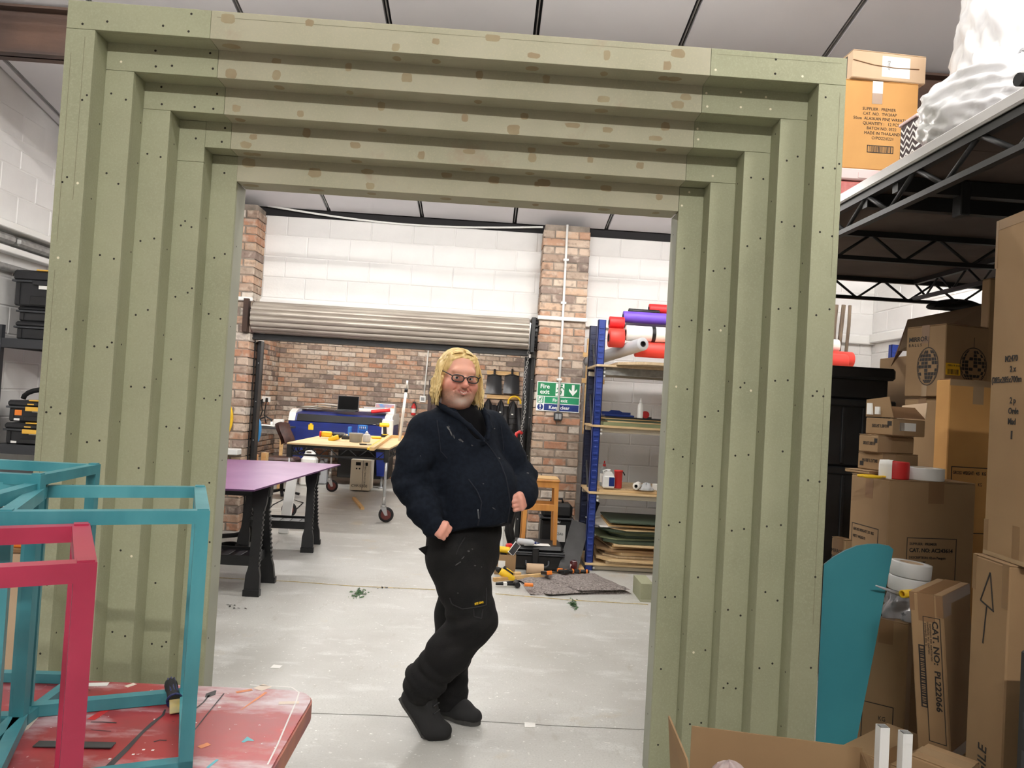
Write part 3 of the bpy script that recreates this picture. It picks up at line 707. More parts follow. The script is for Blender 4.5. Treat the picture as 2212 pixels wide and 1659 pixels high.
tr = thing('blue_tray', 'shallow navy blue plastic tray on the middle shelf', 'tray', (atY(1334, 898, 7.0).x, 7.0, zz))
MB().cbox(-.14, .14, -.1, .1, 0, .02, .005).build('base', 'sign_blue', tr); MB().prism([(-.14, .02), (.14, .02), (.14, .045), (.06, .045), (.03, .06), (-.05, .06), (-.07, .045), (-.14, .045)], .085, .1, 'y').build('back_rim', 'sign_blue', tr)
def bottle(name, lab, loc, r, h, m, capm, cap_h=.25, cat='bottle', label_m=None, sq=0.0):
    t = thing(name, lab, cat, loc)
    MB().lathe([(r*.9, 0), (r, .01), (r, h*.62), (r*.85, h*.7), (r*.38, h*.78), (r*.34, h*(1-cap_h*.4))], 18).build('bottle_body', m, t)
    MB().lathe([(r*.4, h*.78), (r*.42, h*.86), (r*.25, h*.88), (r*.12, h)], 14).build('cap', capm, t)
    if label_m: MB().lathe([(r*1.01, h*.15), (r*1.01, h*.5)], 18, capends=False).build('label_band', label_m, t)
    return t
bottle('glue_bottle', 'white glue bottle with pointed nozzle on the middle shelf', (atY(1382, 912, 6.82).x, 6.82, zz), .026, .185, 'white_plastic', 'white_plastic')
tp = thing('tape_measure', 'red and black tape measure beside the white glue bottle', 'tape measure', (atY(1393, 905, 6.95).x, 6.95, zz))
MB().cyl((0, -.03, .035), (0, .03, .035), .034, 16).build('case', 'red_plastic', tp); MB().cbox(-.06, .06, -.02, .02, 0, .014, .003).build('foot', 'black_plastic', tp)
# lower shelf
z3 = SHZ[2]+.067
for k, (m, dx, th) in enumerate((('ply', .06, .02), ('chipboard', .1, .012))):
    o = tag(MB().cbox(0, 1.3, 0, .62, 0, th, .001).build('stored_sheet', m), ['pale sheet lying on the shelf under the jug and bottle', 'brownish sheet right under the jug and bottle'][k], 'sheet'); put(o, (RX0+dx, RYF+.02+k*.03, z3)); z3 += th+.001
M_('pet', (206, 214, 216), 0.15, trans=0.5)
bottle('drink_bottle', 'clear drink bottle with red cap on the lower shelf', (atY(1303, 1050, 6.95).x, 6.95, z3), .036, .235, 'pet', 'red_plastic', label_m='paper')
jg = thing('solvent_jug', 'white jug with blue label on the lower shelf', 'jug', (atY(1313, 1058, 6.8).x, 6.8, z3))
MB().cbox(-.055, .055, -.04, .04, 0, .115, .012).build('jug_body', 'white_plastic', jg); MB().prism([(-.05, .115), (.05, .115), (.02, .15), (-.03, .15)], -.03, .03, 'y').build('shoulder', 'white_plastic', jg)
MB().tube([(-.04, 0, .12), (-.052, 0, .155), (-.02, 0, .165), (0, 0, .15)], .008, 8).build('handle', 'white_plastic', jg); MB().cyl((.0, 0, .15), (0, 0, .172), .016, 12).build('cap', 'white_plastic', jg)
MB().box(.0, .05, -.0415, -.04, .02, .1).build('paper_label', 'sign_blue', jg)
tb = thing('red_tub', 'dark red plastic tub beside the white jug', 'tub', (atY(1334, 1059, 6.82).x, 6.82, z3))
MB().lathe([(.034, 0), (.036, .01), (.038, .15), (.042, .152), (.042, .165), (.0001, .166)], 20).build('tub_body', 'red_plastic', tb); MB().tube([(.042, 0, .15), (.055, 0, .13), (.06, 0, .12)], .006, 6).build('bail_ear', 'black_plastic', tb)
tt = roll('tape_core', 'small white cardboard tube end lying on the lower shelf', (atY(1371, 1059, 6.8).x, 6.75, z3+.034), .12, .033, 'roll_white', dirv=(.4, 1, 0)); tt['category'] = 'tube'; del tt['group']
M_('clear_bag', (226, 230, 234), 0.2, trans=0.35)
def crumple(name, lab, loc, sx, sy, sz, m, seed, cat='bag', nu=14, nv=9, amp=.25):
    q = random.Random(seed); b = MB(); ph = [(q.uniform(0, 6), q.uniform(2, 5), q.uniform(2, 6)) for _ in range(5)]
    def fn(u, v):
        th = 2*PI*u; f = PI*v/2; rr_ = 1+sum(amp/(k+1)*math.sin(c*th*round(1+k*.6)+a+d*f) for k, (a, c, d) in enumerate([(p[0], round(p[1]), p[2]) for p in ph]))*math.sin(f+.2)*.6
        return Vector((sx*math.cos(th)*math.sin(f)*rr_, sy*math.sin(th)*math.sin(f)*rr_, sz*math.cos(f)*(1+.2*math.sin(5*th+ph[0][0]))))
    b.grid(fn, nu*2, nv); o = tag(b.build(name, m), lab, cat); o.location = loc; return o
crumple('plastic_bag', 'crumpled clear plastic bag at the front of the lower shelf', (atY(1396, 1064, 6.78).x, 6.78, z3), .06, .05, .06, 'clear_bag', 4)
bx = tag(MB().cbox(-.05, .05, -.04, .04, 0, .055, .003).build('small_carton', 'paper'), 'small white carton on the lower shelf next to the plastic bag', 'box'); put(bx, (atY(1423, 1062, 6.85).x, 6.85, z3), .3)
# pile of boards at the bottom
zz = .072
BM = [('chipboard', .03), ('ply', .02), ('chipboard', .018), ('ply', .03), ('cardboard', .018), ('ply', .012), ('pine', .02), ('ply', .012), ('mdf_dark', .022), ('mdf_green', .012), ('mdf_dark', .02), ('mdf_green', .03), ('mdf_dark', .02), ('ply', .008), ('paper', .008), ('pine', .016), ('mdf_green', .02), ('mdf_dark', .012)]
ordn = ['lowest', 'second', 'third', 'fourth', 'fifth', 'sixth', 'seventh', 'eighth', 'ninth', 'tenth', 'eleventh', 'twelfth', 'thirteenth', 'fourteenth', 'fifteenth', 'sixteenth', 'seventeenth', 'topmost']
zpile_top = atY(1370, 1122, 6.85).z; gap = (zpile_top-zz-sum(t for _, t in BM))/len(BM)
cn = {'chipboard': 'brown chipboard', 'ply': 'pale plywood', 'cardboard': 'brown hardboard', 'pine': 'pine', 'mdf_dark': 'dark green', 'mdf_green': 'grey green', 'paper': 'white faced'}
rb = random.Random(3)
for k, (m, th) in enumerate(BM):
    w_ = rb.uniform(.9, 1.2); dx = rb.uniform(.0, .16); q = rb.random()
    pts = [(0, .0), (w_, 0), (w_, .6), (0, .6)] if q < .55 else [(0, .12), (.12, 0), (w_, 0), (w_, .6), (.0, .6)]
    lab = '%s board, %s in the pile under the blue shelving' % (cn[m], ordn[k] if k in (0, 17) else ordn[k]+' from the bottom')
    o = tag(MB().prism(pts, 0, th, 'z').build('stacked_board', m), lab, 'board', 'boards at the foot of the blue shelving')
    put(o, (RX0+.06+dx, RYF-.05+rb.uniform(-.06, .08), zz), rb.uniform(-.12, .15)); zz += th+gap
o = tag(MB().cbox(0, .1, -.15, .15, 0, .14, .001).build('portal_offcut', 'mdf'), 'small green MDF offcut box lying right of the grey blanket', 'offcut'); p = atZ(1383, 1300, 0); put(o, (p.x, p.y+.15, 0))
MB().box(-.002, .1, -.155, -.15, 0, .02).build('bottom_edge', 'mdf_edge', o)
# ------------------------------------------------------------------ tool cases, stool and clutter below the pier
def case(name, lab, loc, w_, d_, h_, rz=0, standing=False):
    t = thing(name, lab, 'case', loc, rz); lid = h_*.28
    MB().cbox(-w_/2, w_/2, -d_/2, d_/2, 0, h_-lid-.006, .025).build('case_body', 'black_plastic', t)
    MB().cbox(-w_/2-.004, w_/2+.004, -d_/2-.004, d_/2+.004, h_-lid, h_, .03).build('lid', 'black_plastic', t)
    MB().cbox(-w_/2-.014, w_/2+.014, -d_/2-.014, d_/2+.014, h_-lid-.022, h_-lid-.008, .004).cbox(-w_/2-.014, w_/2+.014, -d_/2-.014, d_/2+.014, h_-lid-.005, h_-lid+.009, .004).build('rim', 'dark_grey', t)
    for x in ([0] if w_ < .4 else [-.02]):
        MB().cbox(x-.028, x+.028, -d_/2-.03, -d_/2-.012, h_-lid-.09, h_-lid+.05, .006).build('latch', 'black_metal', t)
    hd = MB().tube([(-.1, -d_/2-.012, h_*.42), (-.1, -d_/2-.035, h_*.28), (-.075, -d_/2-.04, h_*.2), (.075, -d_/2-.04, h_*.2), (.1, -d_/2-.035, h_*.28), (.1, -d_/2-.012, h_*.42)], .010, 8).build('handle', 'dark_grey', t)
    return t
cY = 6.62; pL = atZ(1112, 1236, 0); pR = atZ(1214, 1232, 0)
cw = (atY(1217, 1200, cY).x-atY(1105, 1200, cY).x); ctop = atY(1160, 1180, cY).z
big = case('equipment_case', 'large black hard equipment case under the wooden stool', ((atY(1105, 1200, cY).x+atY(1217, 1200, cY).x)/2, cY+.2, 0), cw, .4, ctop)
c2 = thing('equipment_case', 'black upright hard case with white label behind the stool', 'case', (atY(1203, 1120, 7.15).x, 7.25, 0))
h2 = atY(1203, 1088, 7.15).z
MB().cbox(-.155, .155, -.1, .1, .02, h2*.72, .02).build('case_body', 'black_plastic', c2); MB().cbox(-.15, .15, -.105, .105, h2*.74, h2, .03).build('lid', 'black_plastic', c2)
MB().cbox(-.165, .165, -.115, .115, h2*.715, h2*.745, .004).build('rim', 'dark_grey', c2); MB().tube([(-.06, 0, h2), (-.05, 0, h2+.035), (.05, 0, h2+.035), (.06, 0, h2)], .012, 8).build('handle', 'black_plastic', c2)
MB().box(-.03, .09, -.1035, -.1005, h2*.32, h2*.62).build('paper_label', 'paper', c2)
text('lettering', 'PELI', .03, 'sign_white', c2, frame_M((-.02, -.118, h2*.66), (1, 0, 0), (0, 0, 1)), bold=.001)
text('lettering', '- 2Ab', .035, 'ink', c2, frame_M((-.01, -.1045, h2*.44), (1, 0, 0), (0, 0, 1)))
# stool standing on the big case
M_('oak', (198, 138, 66), 0.45, rgb2=(176, 116, 52), scale=6, stretch=(3, 3, .5))
st = thing('wooden_stool', 'square honey-coloured wooden stool standing on the black case', 'stool', (atY(1165, 1100, 6.85).x, 6.83, ctop+.002))
shh = atY(1180, 1036, 6.75).z-ctop; sx = .145; sy = .12
MB().cbox(-sx-.02, sx+.02, -sy-.02, sy+.02, shh-.022, shh+.004, .01).build('seat', 'oak', st)
MB().cbox(-sx-.01, sx+.01, -sy-.01, sy+.01, shh+.004, shh+.014, .008).build('seat_pad', 'pine', st)
for a in (-1, 1):
    for c in (-1, 1): MB().add([(a*sx+u*.016, c*sy+v*.016, 0) for u, v in ((-1, -1), (1, -1), (1, 1), (-1, 1))]+[(a*(sx-.012)+u*.02, c*(sy-.012)+v*.02, shh-.02) for u, v in ((-1, -1), (1, -1), (1, 1), (-1, 1))], [(0, 3, 2, 1), (4, 5, 6, 7), (0, 1, 5, 4), (1, 2, 6, 5), (2, 3, 7, 6), (3, 0, 4, 7)]).build('leg', 'oak', st)
    MB().cbox(-sx+.02, sx-.02, a*sy-.01, a*sy+.01, shh*.52, shh*.62, .002).build('stretcher', 'oak', st); MB().cbox(a*sx-.01, a*sx+.01, -sy+.02, sy-.02, shh*.52, shh*.62, .002).build('stretcher', 'oak', st)
    MB().cbox(-sx+.02, sx-.02, a*sy-.008, a*sy+.008, shh-.07, shh-.022, .002).build('apron', 'oak', st)
bt = bottle('spray_bottle', 'clear bottle with blue cap lying on the black case beneath the stool', (0, 0, 0), .028, .2, 'clear_bag', 'sign_blue')
put(bt, M=Matrix.Translation((atY(1120, 1147, 6.65).x, 6.66, ctop+.03)) @ Matrix.Rotation(PI/2, 4, 'Y') @ Matrix.Rotation(.3, 4, 'X'))
tag(put(MB().cbox(-.12, .12, -.05, .05, 0, .004, .001).build('paper_slip', 'paper'), (atY(1160, 1158, 6.66).x, 6.68, ctop+.001), .1), 'white paper slip on the black case below the stool', 'paper')
# dark planks leaning against the shelving
def plank(name, lab, pa, pb, w_, th, m, cat='plank', wdir=(1, 0, 0)):
    o = tag(MB().bar(pa, pb, w_, th, up=(0, -1, .4)).build(name, m), lab, cat); return o
M_('slate', (72, 72, 72), 0.6, var=0.3, scale=5)
pa, pb = atZ(1226, 1240, 0.0), atY(1254, 1130, 6.9)
plank('slate_plank', 'wide dark grey plank leaning towards the blue shelving', pa+Vector((0, .03, .02)), pb, .17, .03, 'slate')
plank('slate_plank', 'thin black strip leaning behind the dark grey plank', atZ(1238, 1232, .02)+Vector((0, .1, 0)), atY(1290, 1085, 7.3), .05, .02, 'black_plastic')
# cardboard box with drill parts
bxp = atZ(1090, 1243, 0)
kb = thing('parts_box', 'small open cardboard box of tools beside the black case', 'box', (bxp.x, bxp.y+.1, 0))
for nm, a in (('side_panel', (-.09, .09, -.08, -.075, 0, .17)), ('side_panel', (-.09, .09, .075, .08, 0, .17)), ('side_panel', (-.09, -.085, -.075, .075, 0, .17)), ('side_panel', (.085, .09, -.075, .075, 0, .17)), ('base', (-.085, .085, -.075, .075, 0, .004))): MB().box(*a).build(nm, 'cardboard', kb)
MB().box(-.06, .0, -.0815, -.0802, .06, .12).build('paper_label', 'paper', kb)
def drill(name, lab, M, cat='drill', s=1.0):
    t = thing(name, lab, cat, M=M @ Matrix.Scale(s, 4))
    MB().lathe([(.02, -.09), (.03, -.08), (.032, .03), (.026, .05)], 14, Matrix.Rotation(PI/2, 4, 'Y') @ Matrix()).build('motor_body', 'yellow', t)
    MB().lathe([(.024, .05), (.022, .075), (.012, .1)], 12, Matrix.Rotation(PI/2, 4, 'Y')).build('chuck', 'black_metal', t)
    MB().cyl((.1, 0, 0), (.15, 0, 0), .004, 6).build('drill_bit', 'steel', t)
    MB().prism([(-.05, -.02), (.0, -.02), (-.012, -.13), (-.06, -.13)], -.018, .018, 'y').build('grip', 'black_plastic', t)
    MB().cbox(-.085, .02, -.03, .03, -.175, -.13, .008).build('battery', 'black_plastic', t); MB().cbox(-.08, .0, -.031, .031, -.145, -.132, .004).build('battery_stripe', 'yellow', t)
    return t
dp = atZ(1090, 1252, 0)
drill('cordless_drill', 'yellow and black cordless drill lying on the floor by the cardboard box', Matrix.Translation((dp.x, dp.y, .045)) @ Matrix.Rotation(PI/2, 4, 'X') @ Matrix.Rotation(2.6, 4, 'Z'))
drill('cordless_drill', 'yellow drill standing in the small cardboard box', Matrix.Translation((bxp.x-.04, bxp.y+.1, .2)) @ Matrix.Rotation(2.8, 4, 'Z'), s=.95)
sc_ = thing('socket_tray', 'black and white socket tray propped in the small cardboard box', 'tray', M=Matrix.Translation((bxp.x+.07, bxp.y+.09, .21)) @ Matrix.Rotation(.7, 4, 'Y') @ Matrix.Rotation(.9, 4, 'X'))
MB().cbox(-.03, .03, -.065, .065, 0, .012, .002).build('tray_body', 'white_plastic', sc_); MB().box(-.025, .025, -.06, .06, .0122, .014).build('tray_liner', 'black_plastic', sc_)
rw = tag(MB().cbox(-.03, .03, -.02, .02, 0, .05, .01).build('red_wrench_handle', 'red_plastic'), 'red tool grip standing up behind the socket tray', 'tool'); put(rw, (bxp.x+.03, bxp.y+.13, .2), .4)
# white tall tube between man and case, pole clutter
wb_ = tag(MB().cbox(-.03, .03, -.03, .03, 0, .42, .004).build('white_post', 'white_plastic'), 'short white square post standing behind the man beside the case', 'post'); p = atZ(1078, 1225, 0); put(wb_, (p.x, p.y+.25, 0))
blk = MB()
for k in range(5): blk.tube([(atY(1095+k*5, 1150-k*6, 6.9).x, 6.9+.05*k, .55-.02*k), (atY(1090+k*4, 1170, 6.9).x, 6.85+.03*k, .3), (atY(1100+k*3, 1210, 6.9).x, 6.9, .12)], .012, 6)
tag(blk.build('cable_bundle', 'rubber'), 'loose bundle of black cables left of the equipment case', 'cable')
pr = atZ(1155, 1240, 0)
roll('cardboard_roll', 'brown paper roll lying in front of the large black case', (pr.x-.075, pr.y, .046), .15, .045, 'cardboard_pale')['category'] = 'roll'
fb = tag(MB().cbox(-.03, .03, -.02, .02, 0, .045, .004).build('sponge_block', 'pine'), 'small pale yellow block on the floor right of the drill', 'block'); p = atZ(1117, 1247, 0); put(fb, (p.x, p.y, 0), .4)
cn_ = thing('drink_can', 'dark red and white drink can standing on the floor by the dark plank', 'can', atZ(1238, 1240, 0))
MB().lathe([(.024, 0), (.033, .008), (.033, .105), (.026, .116), (.026, .118), (.0001, .117)], 20).build('can_body', 'can_red', cn_) if 'can_red' in MATS else None
M_('can_red', (78, 22, 26), 0.3, rgb2=(230, 226, 226), scale=24, lo=.58, hi=.62)
MB().lathe([(.024, 0), (.033, .008), (.033, .105), (.026, .116), (.026, .118), (.0001, .117)], 20).build('can_body', 'can_red', cn_)
MB().lathe([(.0265, .116), (.0265, .1195), (.024, .1195)], 20, capends=False).build('rim', 'steel', cn_)
# long battens, clamps
def on_floor_bar(name, lab, a, c, w_, h_, m, cat, z=0.0):
    A = atZ(*a, 0); B = atZ(*c, 0); A.z = B.z = z+h_/2; return tag(MB().bar(A, B, w_, h_).build(name, m), lab, cat)
on_floor_bar('pine_batten', 'long pale pine batten lying on the floor behind the grey blanket', (1066, 1256), (1226, 1241), .03, .03, 'pine', 'batten')
on_floor_bar('black_bar', 'thin black steel bar lying on the floor in front of the pine batten', (1072, 1262), (1215, 1248), .014, .014, 'black_metal', 'bar')
def clamp(lab, a, c, z):
    A = atZ(*a, 0); B = atZ(*c, 0); A.z = B.z = z; d = (B-A).normalized(); L_ = (B-A).length; ang = math.atan2(d.y, d.x)
    t = thing('bar_clamp', lab, 'clamp', group='orange and black bar clamps on the floor', M=Matrix.Translation((A.x, A.y, z)) @ Matrix.Rotation(ang, 4, 'Z') @ Matrix.Rotation(1.35, 4, 'X'))
    MB().bar((0, 0, .02), (L_*1.0, 0, .02), .008, .022).build('bar', 'black_metal', t)
    MB().cbox(-.02, .035, -.015, .015, -.01, .1, .006).build('fixed_jaw', 'black_plastic', t); MB().cbox(L_*.55, L_*.55+.05, -.018, .018, -.012, .1, .006).build('sliding_jaw', 'black_plastic', t)
    MB().lathe([(.016, 0), (.02, .02), (.015, .06), (.02, .11), (.012, .13)], 12, Matrix.Translation((L_*.6, 0, .03)) @ Matrix.Rotation(PI/2, 4, 'Y')).build('grip', 'black_plastic', t)
    MB().cyl((L_*.6+.03, 0, .03), (L_*.6+.05, 0, .03), .021, 12).cyl((L_*.6+.1, 0, .03), (L_*.6+.115, 0, .03), .02, 12).build('grip_bands', 'orange', t); MB().cbox(-.018, .032, -.017, .017, .085, .104, .005).build('jaw_pad', 'orange', t)
clamp('bar clamp with orange pads lying nearest the blanket', (1172, 1254), (1232, 1250), .065)
clamp('bar clamp with orange pads lying under the drink can', (1205, 1243), (1262, 1246), .045)
on_floor_bar('pine_offcut', 'short pine offcut under the clamps by the shelving foot', (1262, 1248), (1248, 1226), .05, .04, 'pine', 'offcut')
tag(MB().cbox(-.035, .035, -.02, .02, 0, .02, .003).build('orange_clip', 'orange'), 'orange clip lying on the left fold of the grey blanket', 'clip').location = atZ(1142, 1266, .045)
tag(MB().cbox(-.025, .025, -.025, .025, 0, .035, .004).build('orange_wedge', 'orange'), 'orange wedge beside the clamps behind the blanket', 'wedge').location = atZ(1237, 1251, .01)
ms = thing('mallet', 'small black and white hammer on the floor at the left end of the blanket', 'hammer', atZ(1103, 1262, .02), .1)
MB().cyl((-.12, 0, 0), (.04, 0, 0), .011, 8).build('handle', 'rubber', ms); MB().cbox(-.06, -.03, -.016, .016, -.014, .016, .003).build('white_band', 'white_plastic', ms); MB().cyl((.05, -.05, .006), (.05, .05, .006), .022, 12).build('head', 'black_metal', ms)
# folded moving blanket
mat_layers('blanket', (146, 138, 134), [((104, 96, 94), 60, 0.45, 0.6, None, 1), ((178, 170, 164), 80, 0.55, 0.65, None, 4), ((96, 88, 92), 130, .6, .66, None, 7)], rough=0.95, bump=0.6, bscale=120)
bl = thing('moving_blanket', 'grey speckled moving blanket folded flat on the floor', 'blanket', atZ(1240, 1275, 0))
bo = bl.location
def blayer(cor, z, th, seed):
    q = random.Random(seed); C4 = [Vector((atZ(*c, 0).x, atZ(*c, 0).y, 0)) for c in cor]; a_, b_, c_ = q.uniform(4, 9), q.uniform(4, 9), q.uniform(0, 6)
    def P(u, v, top):
        p = (C4[0]*(1-u)+C4[1]*u)*(1-v)+(C4[3]*(1-u)+C4[2]*u)*v
        e = min(u, 1-u, v, 1-v)*8; ed = min(1, e)
        hz = z+(th*ed**.5 if top else 0)+.014*(math.sin(a_*u+c_)*math.sin(b_*v+1))*ed
        p = p+Vector((.014*math.sin(9*v+c_), .014*math.sin(11*u+c_), 0)); return Vector((p.x, p.y, max(hz, .0015)))-bo
    b = MB(); b.grid(lambda u, v: P(u, v, True), 26, 14); b.grid(lambda u, v: P(u, v, False), 26, 14); return b.build('fold', 'blanket', bl)
blayer([(1126, 1257), (1150, 1286), (1363, 1284), (1310, 1252)], 0.0, .02, 1)
blayer([(1117, 1257), (1182, 1288), (1300, 1282), (1240, 1246)], .016, .02, 2)
blayer([(1165, 1250), (1250, 1286), (1366, 1284), (1290, 1249)], .034, .02, 3)
# scraps on the floor
M_('leaf', (62, 96, 66), 0.8, rgb2=(96, 120, 84), scale=30)
def scraps(lab, px, py, n, sx_, sy_, seed, m='leaf'):
    q = random.Random(seed); c = atZ(px, py, 0); b = MB()
    for _ in range(n):
        a = q.uniform(0, 2*PI); r = abs(q.gauss(0, .5)); x, y = c.x+sx_*r*math.cos(a), c.y+sy_*r*math.sin(a); L_ = q.uniform(.006, .02); t = q.uniform(0, PI); zz_ = q.uniform(.002, .016)
        dx, dy = L_*math.cos(t), L_*math.sin(t)
        b.add([(x-dx, y-dy, zz_*.4), (x-dy*.35, y+dx*.35, zz_), (x+dx, y+dy, zz_*.5), (x+dy*.35, y-dx*.35, .0015)], [(0, 1, 2, 3)])
    o = b.build('pine_clippings', m); tag(o, lab, 'clippings'); return stuff(o)
scraps('small heap of green artificial pine clippings on the floor left of the man', 775, 1282, 130, .06, .16, 1)
scraps('small heap of green artificial pine clippings on the floor before the blanket', 1238, 1306, 130, .04, .16, 2)
scraps('few dark crumbs scattered along the floor joint', 830, 1270, 10, .12, .05, 3, 'black_plastic')
scraps('few dark crumbs on the floor near the portal left foot', 500, 1312, 12, .2, .1, 4, 'slate')
q = random.Random(9)
for k, (x, y, w_, lab) in enumerate(((1145, 1566, .05, 'small square of white tape on the floor right of the man'), (975, 1340, .02, None), (1040, 1440, .02, None), (597, 1440, .05, 'worn white patch of paper on the floor by the red table corner'), (640, 1425, .03, None))):
    if lab is None: continue
    o = tag(MB().add([(-w_/2, -w_/2, 0), (w_/2, -w_/2*.8, 0), (w_/2, w_/2, 0), (-w_/2, w_/2*1.1, 0)], [(0, 1, 2, 3)]).build('tape_scrap', 'paper'), lab, 'tape'); p = atZ(x, y, .0016); put(o, p, q.uniform(-.3, .3))
on_floor_bar('pine_offcut', 'short pine offcut lying on the floor under the trolley table', (764, 1078), (783, 1101), .045, .03, 'pine', 'offcut')
# ------------------------------------------------------------------ purple board on two plastic sawhorses
M_('purple_paint', (134, 86, 138), 0.45, rgb2=(150, 104, 150), scale=2.2, spec=0.4)
M_('purple_edge', (86, 48, 92), 0.6)
PZT = 0.785
c0, c1, c2, c3 = atZ(549, 1058, PZT), atZ(736, 1003, PZT), atZ(600, 996, PZT), atZ(440, 990, PZT)
pt = thing('purple_board', 'large purple painted board lying across two black sawhorses', 'board', (c0.x, c0.y, PZT))
loc0 = Vector((c0.x, c0.y, 0))
pts = [c0, c1, c2, c3, atZ(380, 1052, PZT)]
pts = [((p-loc0).x, (p-loc0).y) for p in pts]
MB().prism(pts, -.0005, .0, 'z').build('painted_face', 'purple_paint', pt); MB().prism(pts, -.012, -.0006, 'z').build('board_core', 'purple_edge', pt)
def sawhorse(lab, loc, rz, L_, H_):
    t = thing('sawhorse', lab, 'sawhorse', loc, rz, 'black plastic sawhorses')
    MB().cbox(-L_/2, L_/2, -.045, .045, H_-.09, H_, .008).build('top_bar', 'black_plastic', t)
    MB().box(-L_/2+.05, L_/2-.05, -.047, -.045, H_-.06, H_-.03).build('bar_groove', 'dark_grey', t)
    for sx_ in (-1, 1):
        for sy_ in (-1, 1):
            x = sx_*(L_/2-.07); b = MB()
            prof = [(-.062, H_-.02), (.062, H_-.02), (.05, H_-.14), (.034, H_-.2), (.036, .2), (.05, .14), (.055, 0), (-.055, 0), (-.05, .14), (-.036, .2), (-.034, H_-.2), (-.05, H_-.14)]
            vs = []
            for th in (-.018, .018):
                for (u, z) in prof:
                    k = 1-z/H_; vs.append((x+sx_*.03*k+u, sy_*(.028+.17*k)+th, z))
            n = len(prof); b.add(vs, [tuple(range(n))[::-1], tuple(range(n, 2*n))]+[(i, (i+1) % n, n+(i+1) % n, n+i) for i in range(n)])
            for q in range(12):
                z = .2+q*.035; k = 1-z/H_; b.box(x+sx_*.03*k+.034, x+sx_*.03*k+.042, sy_*(.028+.17*k)-.016, sy_*(.028+.17*k)+.016, z, z+.014)
            b.box(x+sx_*.03-.058, x+sx_*.03+.058, sy_*.198-.024, sy_*.198+.024, 0, .045)
            b.build('leg', 'black_plastic', t)
    zt = H_*.30; b = MB().cbox(-L_/2+.06, L_/2-.06, -.15, .15, zt, zt+.02, .004)
    for a in (-1, 1): b.box(-L_/2+.06, L_/2-.06, a*.15-.008, a*.15+.008, zt-.03, zt+.04).box(a*(L_/2-.06)-.008, a*(L_/2-.06)+.008, -.15, .15, zt-.03, zt+.04)
    b.build('tool_tray', 'black_plastic', t)
    bb = MB()
    for q in range(5): bb.cbox(-L_/2+.1+q*.09, -L_/2+.15+q*.09, -.08, .08, zt+.02, zt+.028, .003)
    bb.build('tray_ribs', 'dark_grey', t)
    MB().box(L_/2-.12, L_/2-.04, -.0475, -.0455, H_-.05, H_-.035).build('sticker', 'paper', t)
    return t
HS = PZT-.013
f1, f2 = atZ(533, 1283, 0), atZ(588, 1262, 0)
sawhorse('black plastic sawhorse nearer the portal under the purple board', ((f1.x+f2.x)/2-.30, (f1.y+f2.y)/2, 0), .0, .68, HS)
g1 = atZ(657, 1194, 0); g2 = atZ(523, 1187, 0)
sawhorse('black plastic sawhorse farther away under the purple board', ((g1.x+g2.x)/2, g1.y+.2, 0), .06, .66, HS)
wp = atZ(612, 1152, 0)
tag(MB().cbox(-.05, .05, -.02, .02, 0, .66, .004).build('white_plank', 'white_plastic'), 'white plank standing upright behind the farther sawhorse', 'plank').matrix_basis = Matrix.Translation((wp.x, wp.y, .0)) @ Matrix.Rotation(.06, 4, 'Y') @ Matrix.Rotation(-.14, 4, 'X')
hs = thing('grip_tool', 'black and yellow tool handle on the floor behind the nearer sawhorse', 'tool', atZ(505, 1172, .0))
MB().tube([(-.16, 0, .05), (0, 0, .07), (.06, 0, .085)], .022, 10).build('grip', 'rubber', hs); MB().tube([(.06, 0, .085), (.14, 0, .105)], .026, 10).build('yellow_end', 'yellow', hs)
b = MB()
for k in range(5): b.tube([(.12*math.cos(2*PI*q/20)*(1-.07*k), .2*math.sin(2*PI*q/20)*(1-.07*k), .008+.011*k) for q in range(20)], .006, 5, closed=True)
cc = tag(b.build('cable_coil', 'rubber'), 'coil of black cable on the floor behind the nearer sawhorse', 'cable'); cc.location = atZ(490, 1190, 0)
b = MB().tube([atZ(640, 1100, .006)+Vector((0, 0, .0)), atZ(655, 1086, .006), atZ(620, 1075, .006), atZ(590, 1090, .006), atZ(560, 1120, .006)], .007, 5)
tag(b.build('floor_cable', 'rubber'), 'thin black cable trailing over the floor beneath the purple board', 'cable')
# yellow hose loop and white ledge on the left pier
pY = 7.66; p = atY(492, 905, pY)
tag(MB().tube([(.09*math.cos(2*PI*k/24), 0, .17*math.sin(2*PI*k/24)) for k in range(24)], .016, 8, closed=True).build('hose_loop', 'yellow'), 'yellow hose loop hanging on the left brick pier', 'hose').location = (p.x-.05, pY, p.z)
p = atY(502, 976, 7.6); tag(MB().cbox(-.12, .06, -.04, .1, -.03, .03, .008).build('white_ledge', 'white_plastic'), 'small white plastic ledge on the left brick pier above the purple board', 'ledge').location = (p.x, 7.6, p.z)

# ------------------------------------------------------------------ wheeled work table
wl, wr = -2.25, -1.125; wy0, wy1 = 8.73, 11.13
wtz = atY(830, 967, wy0).z
wt = thing('trolley_table', 'long wheeled work table with plywood top and black truss frame', 'table', ((wl+wr)/2, wy0, 0))
WX = (wr-wl)/2
MB().cbox(-WX-.03, WX+.03, -.04, wy1-wy0+.04, wtz-.02, wtz, .002).build('plywood_top', 'ply', wt)
def truss(b, a, c, h_, w_, n, rr_=.006):
    a, c = Vector(a), Vector(c); u = Vector((0, 0, 1))
    b.bar(a, c, w_, .03); b.bar(a-u*h_, c-u*h_, w_, .022)
    for k in range(n):
        p0 = a.lerp(c, k/n)-u*(0 if k % 2 == 0 else h_); p1 = a.lerp(c, (k+1)/n)-u*(h_ if k % 2 == 0 else 0); b.cyl(p0, p1, rr_, 6)
    return b
zt = wtz-.036
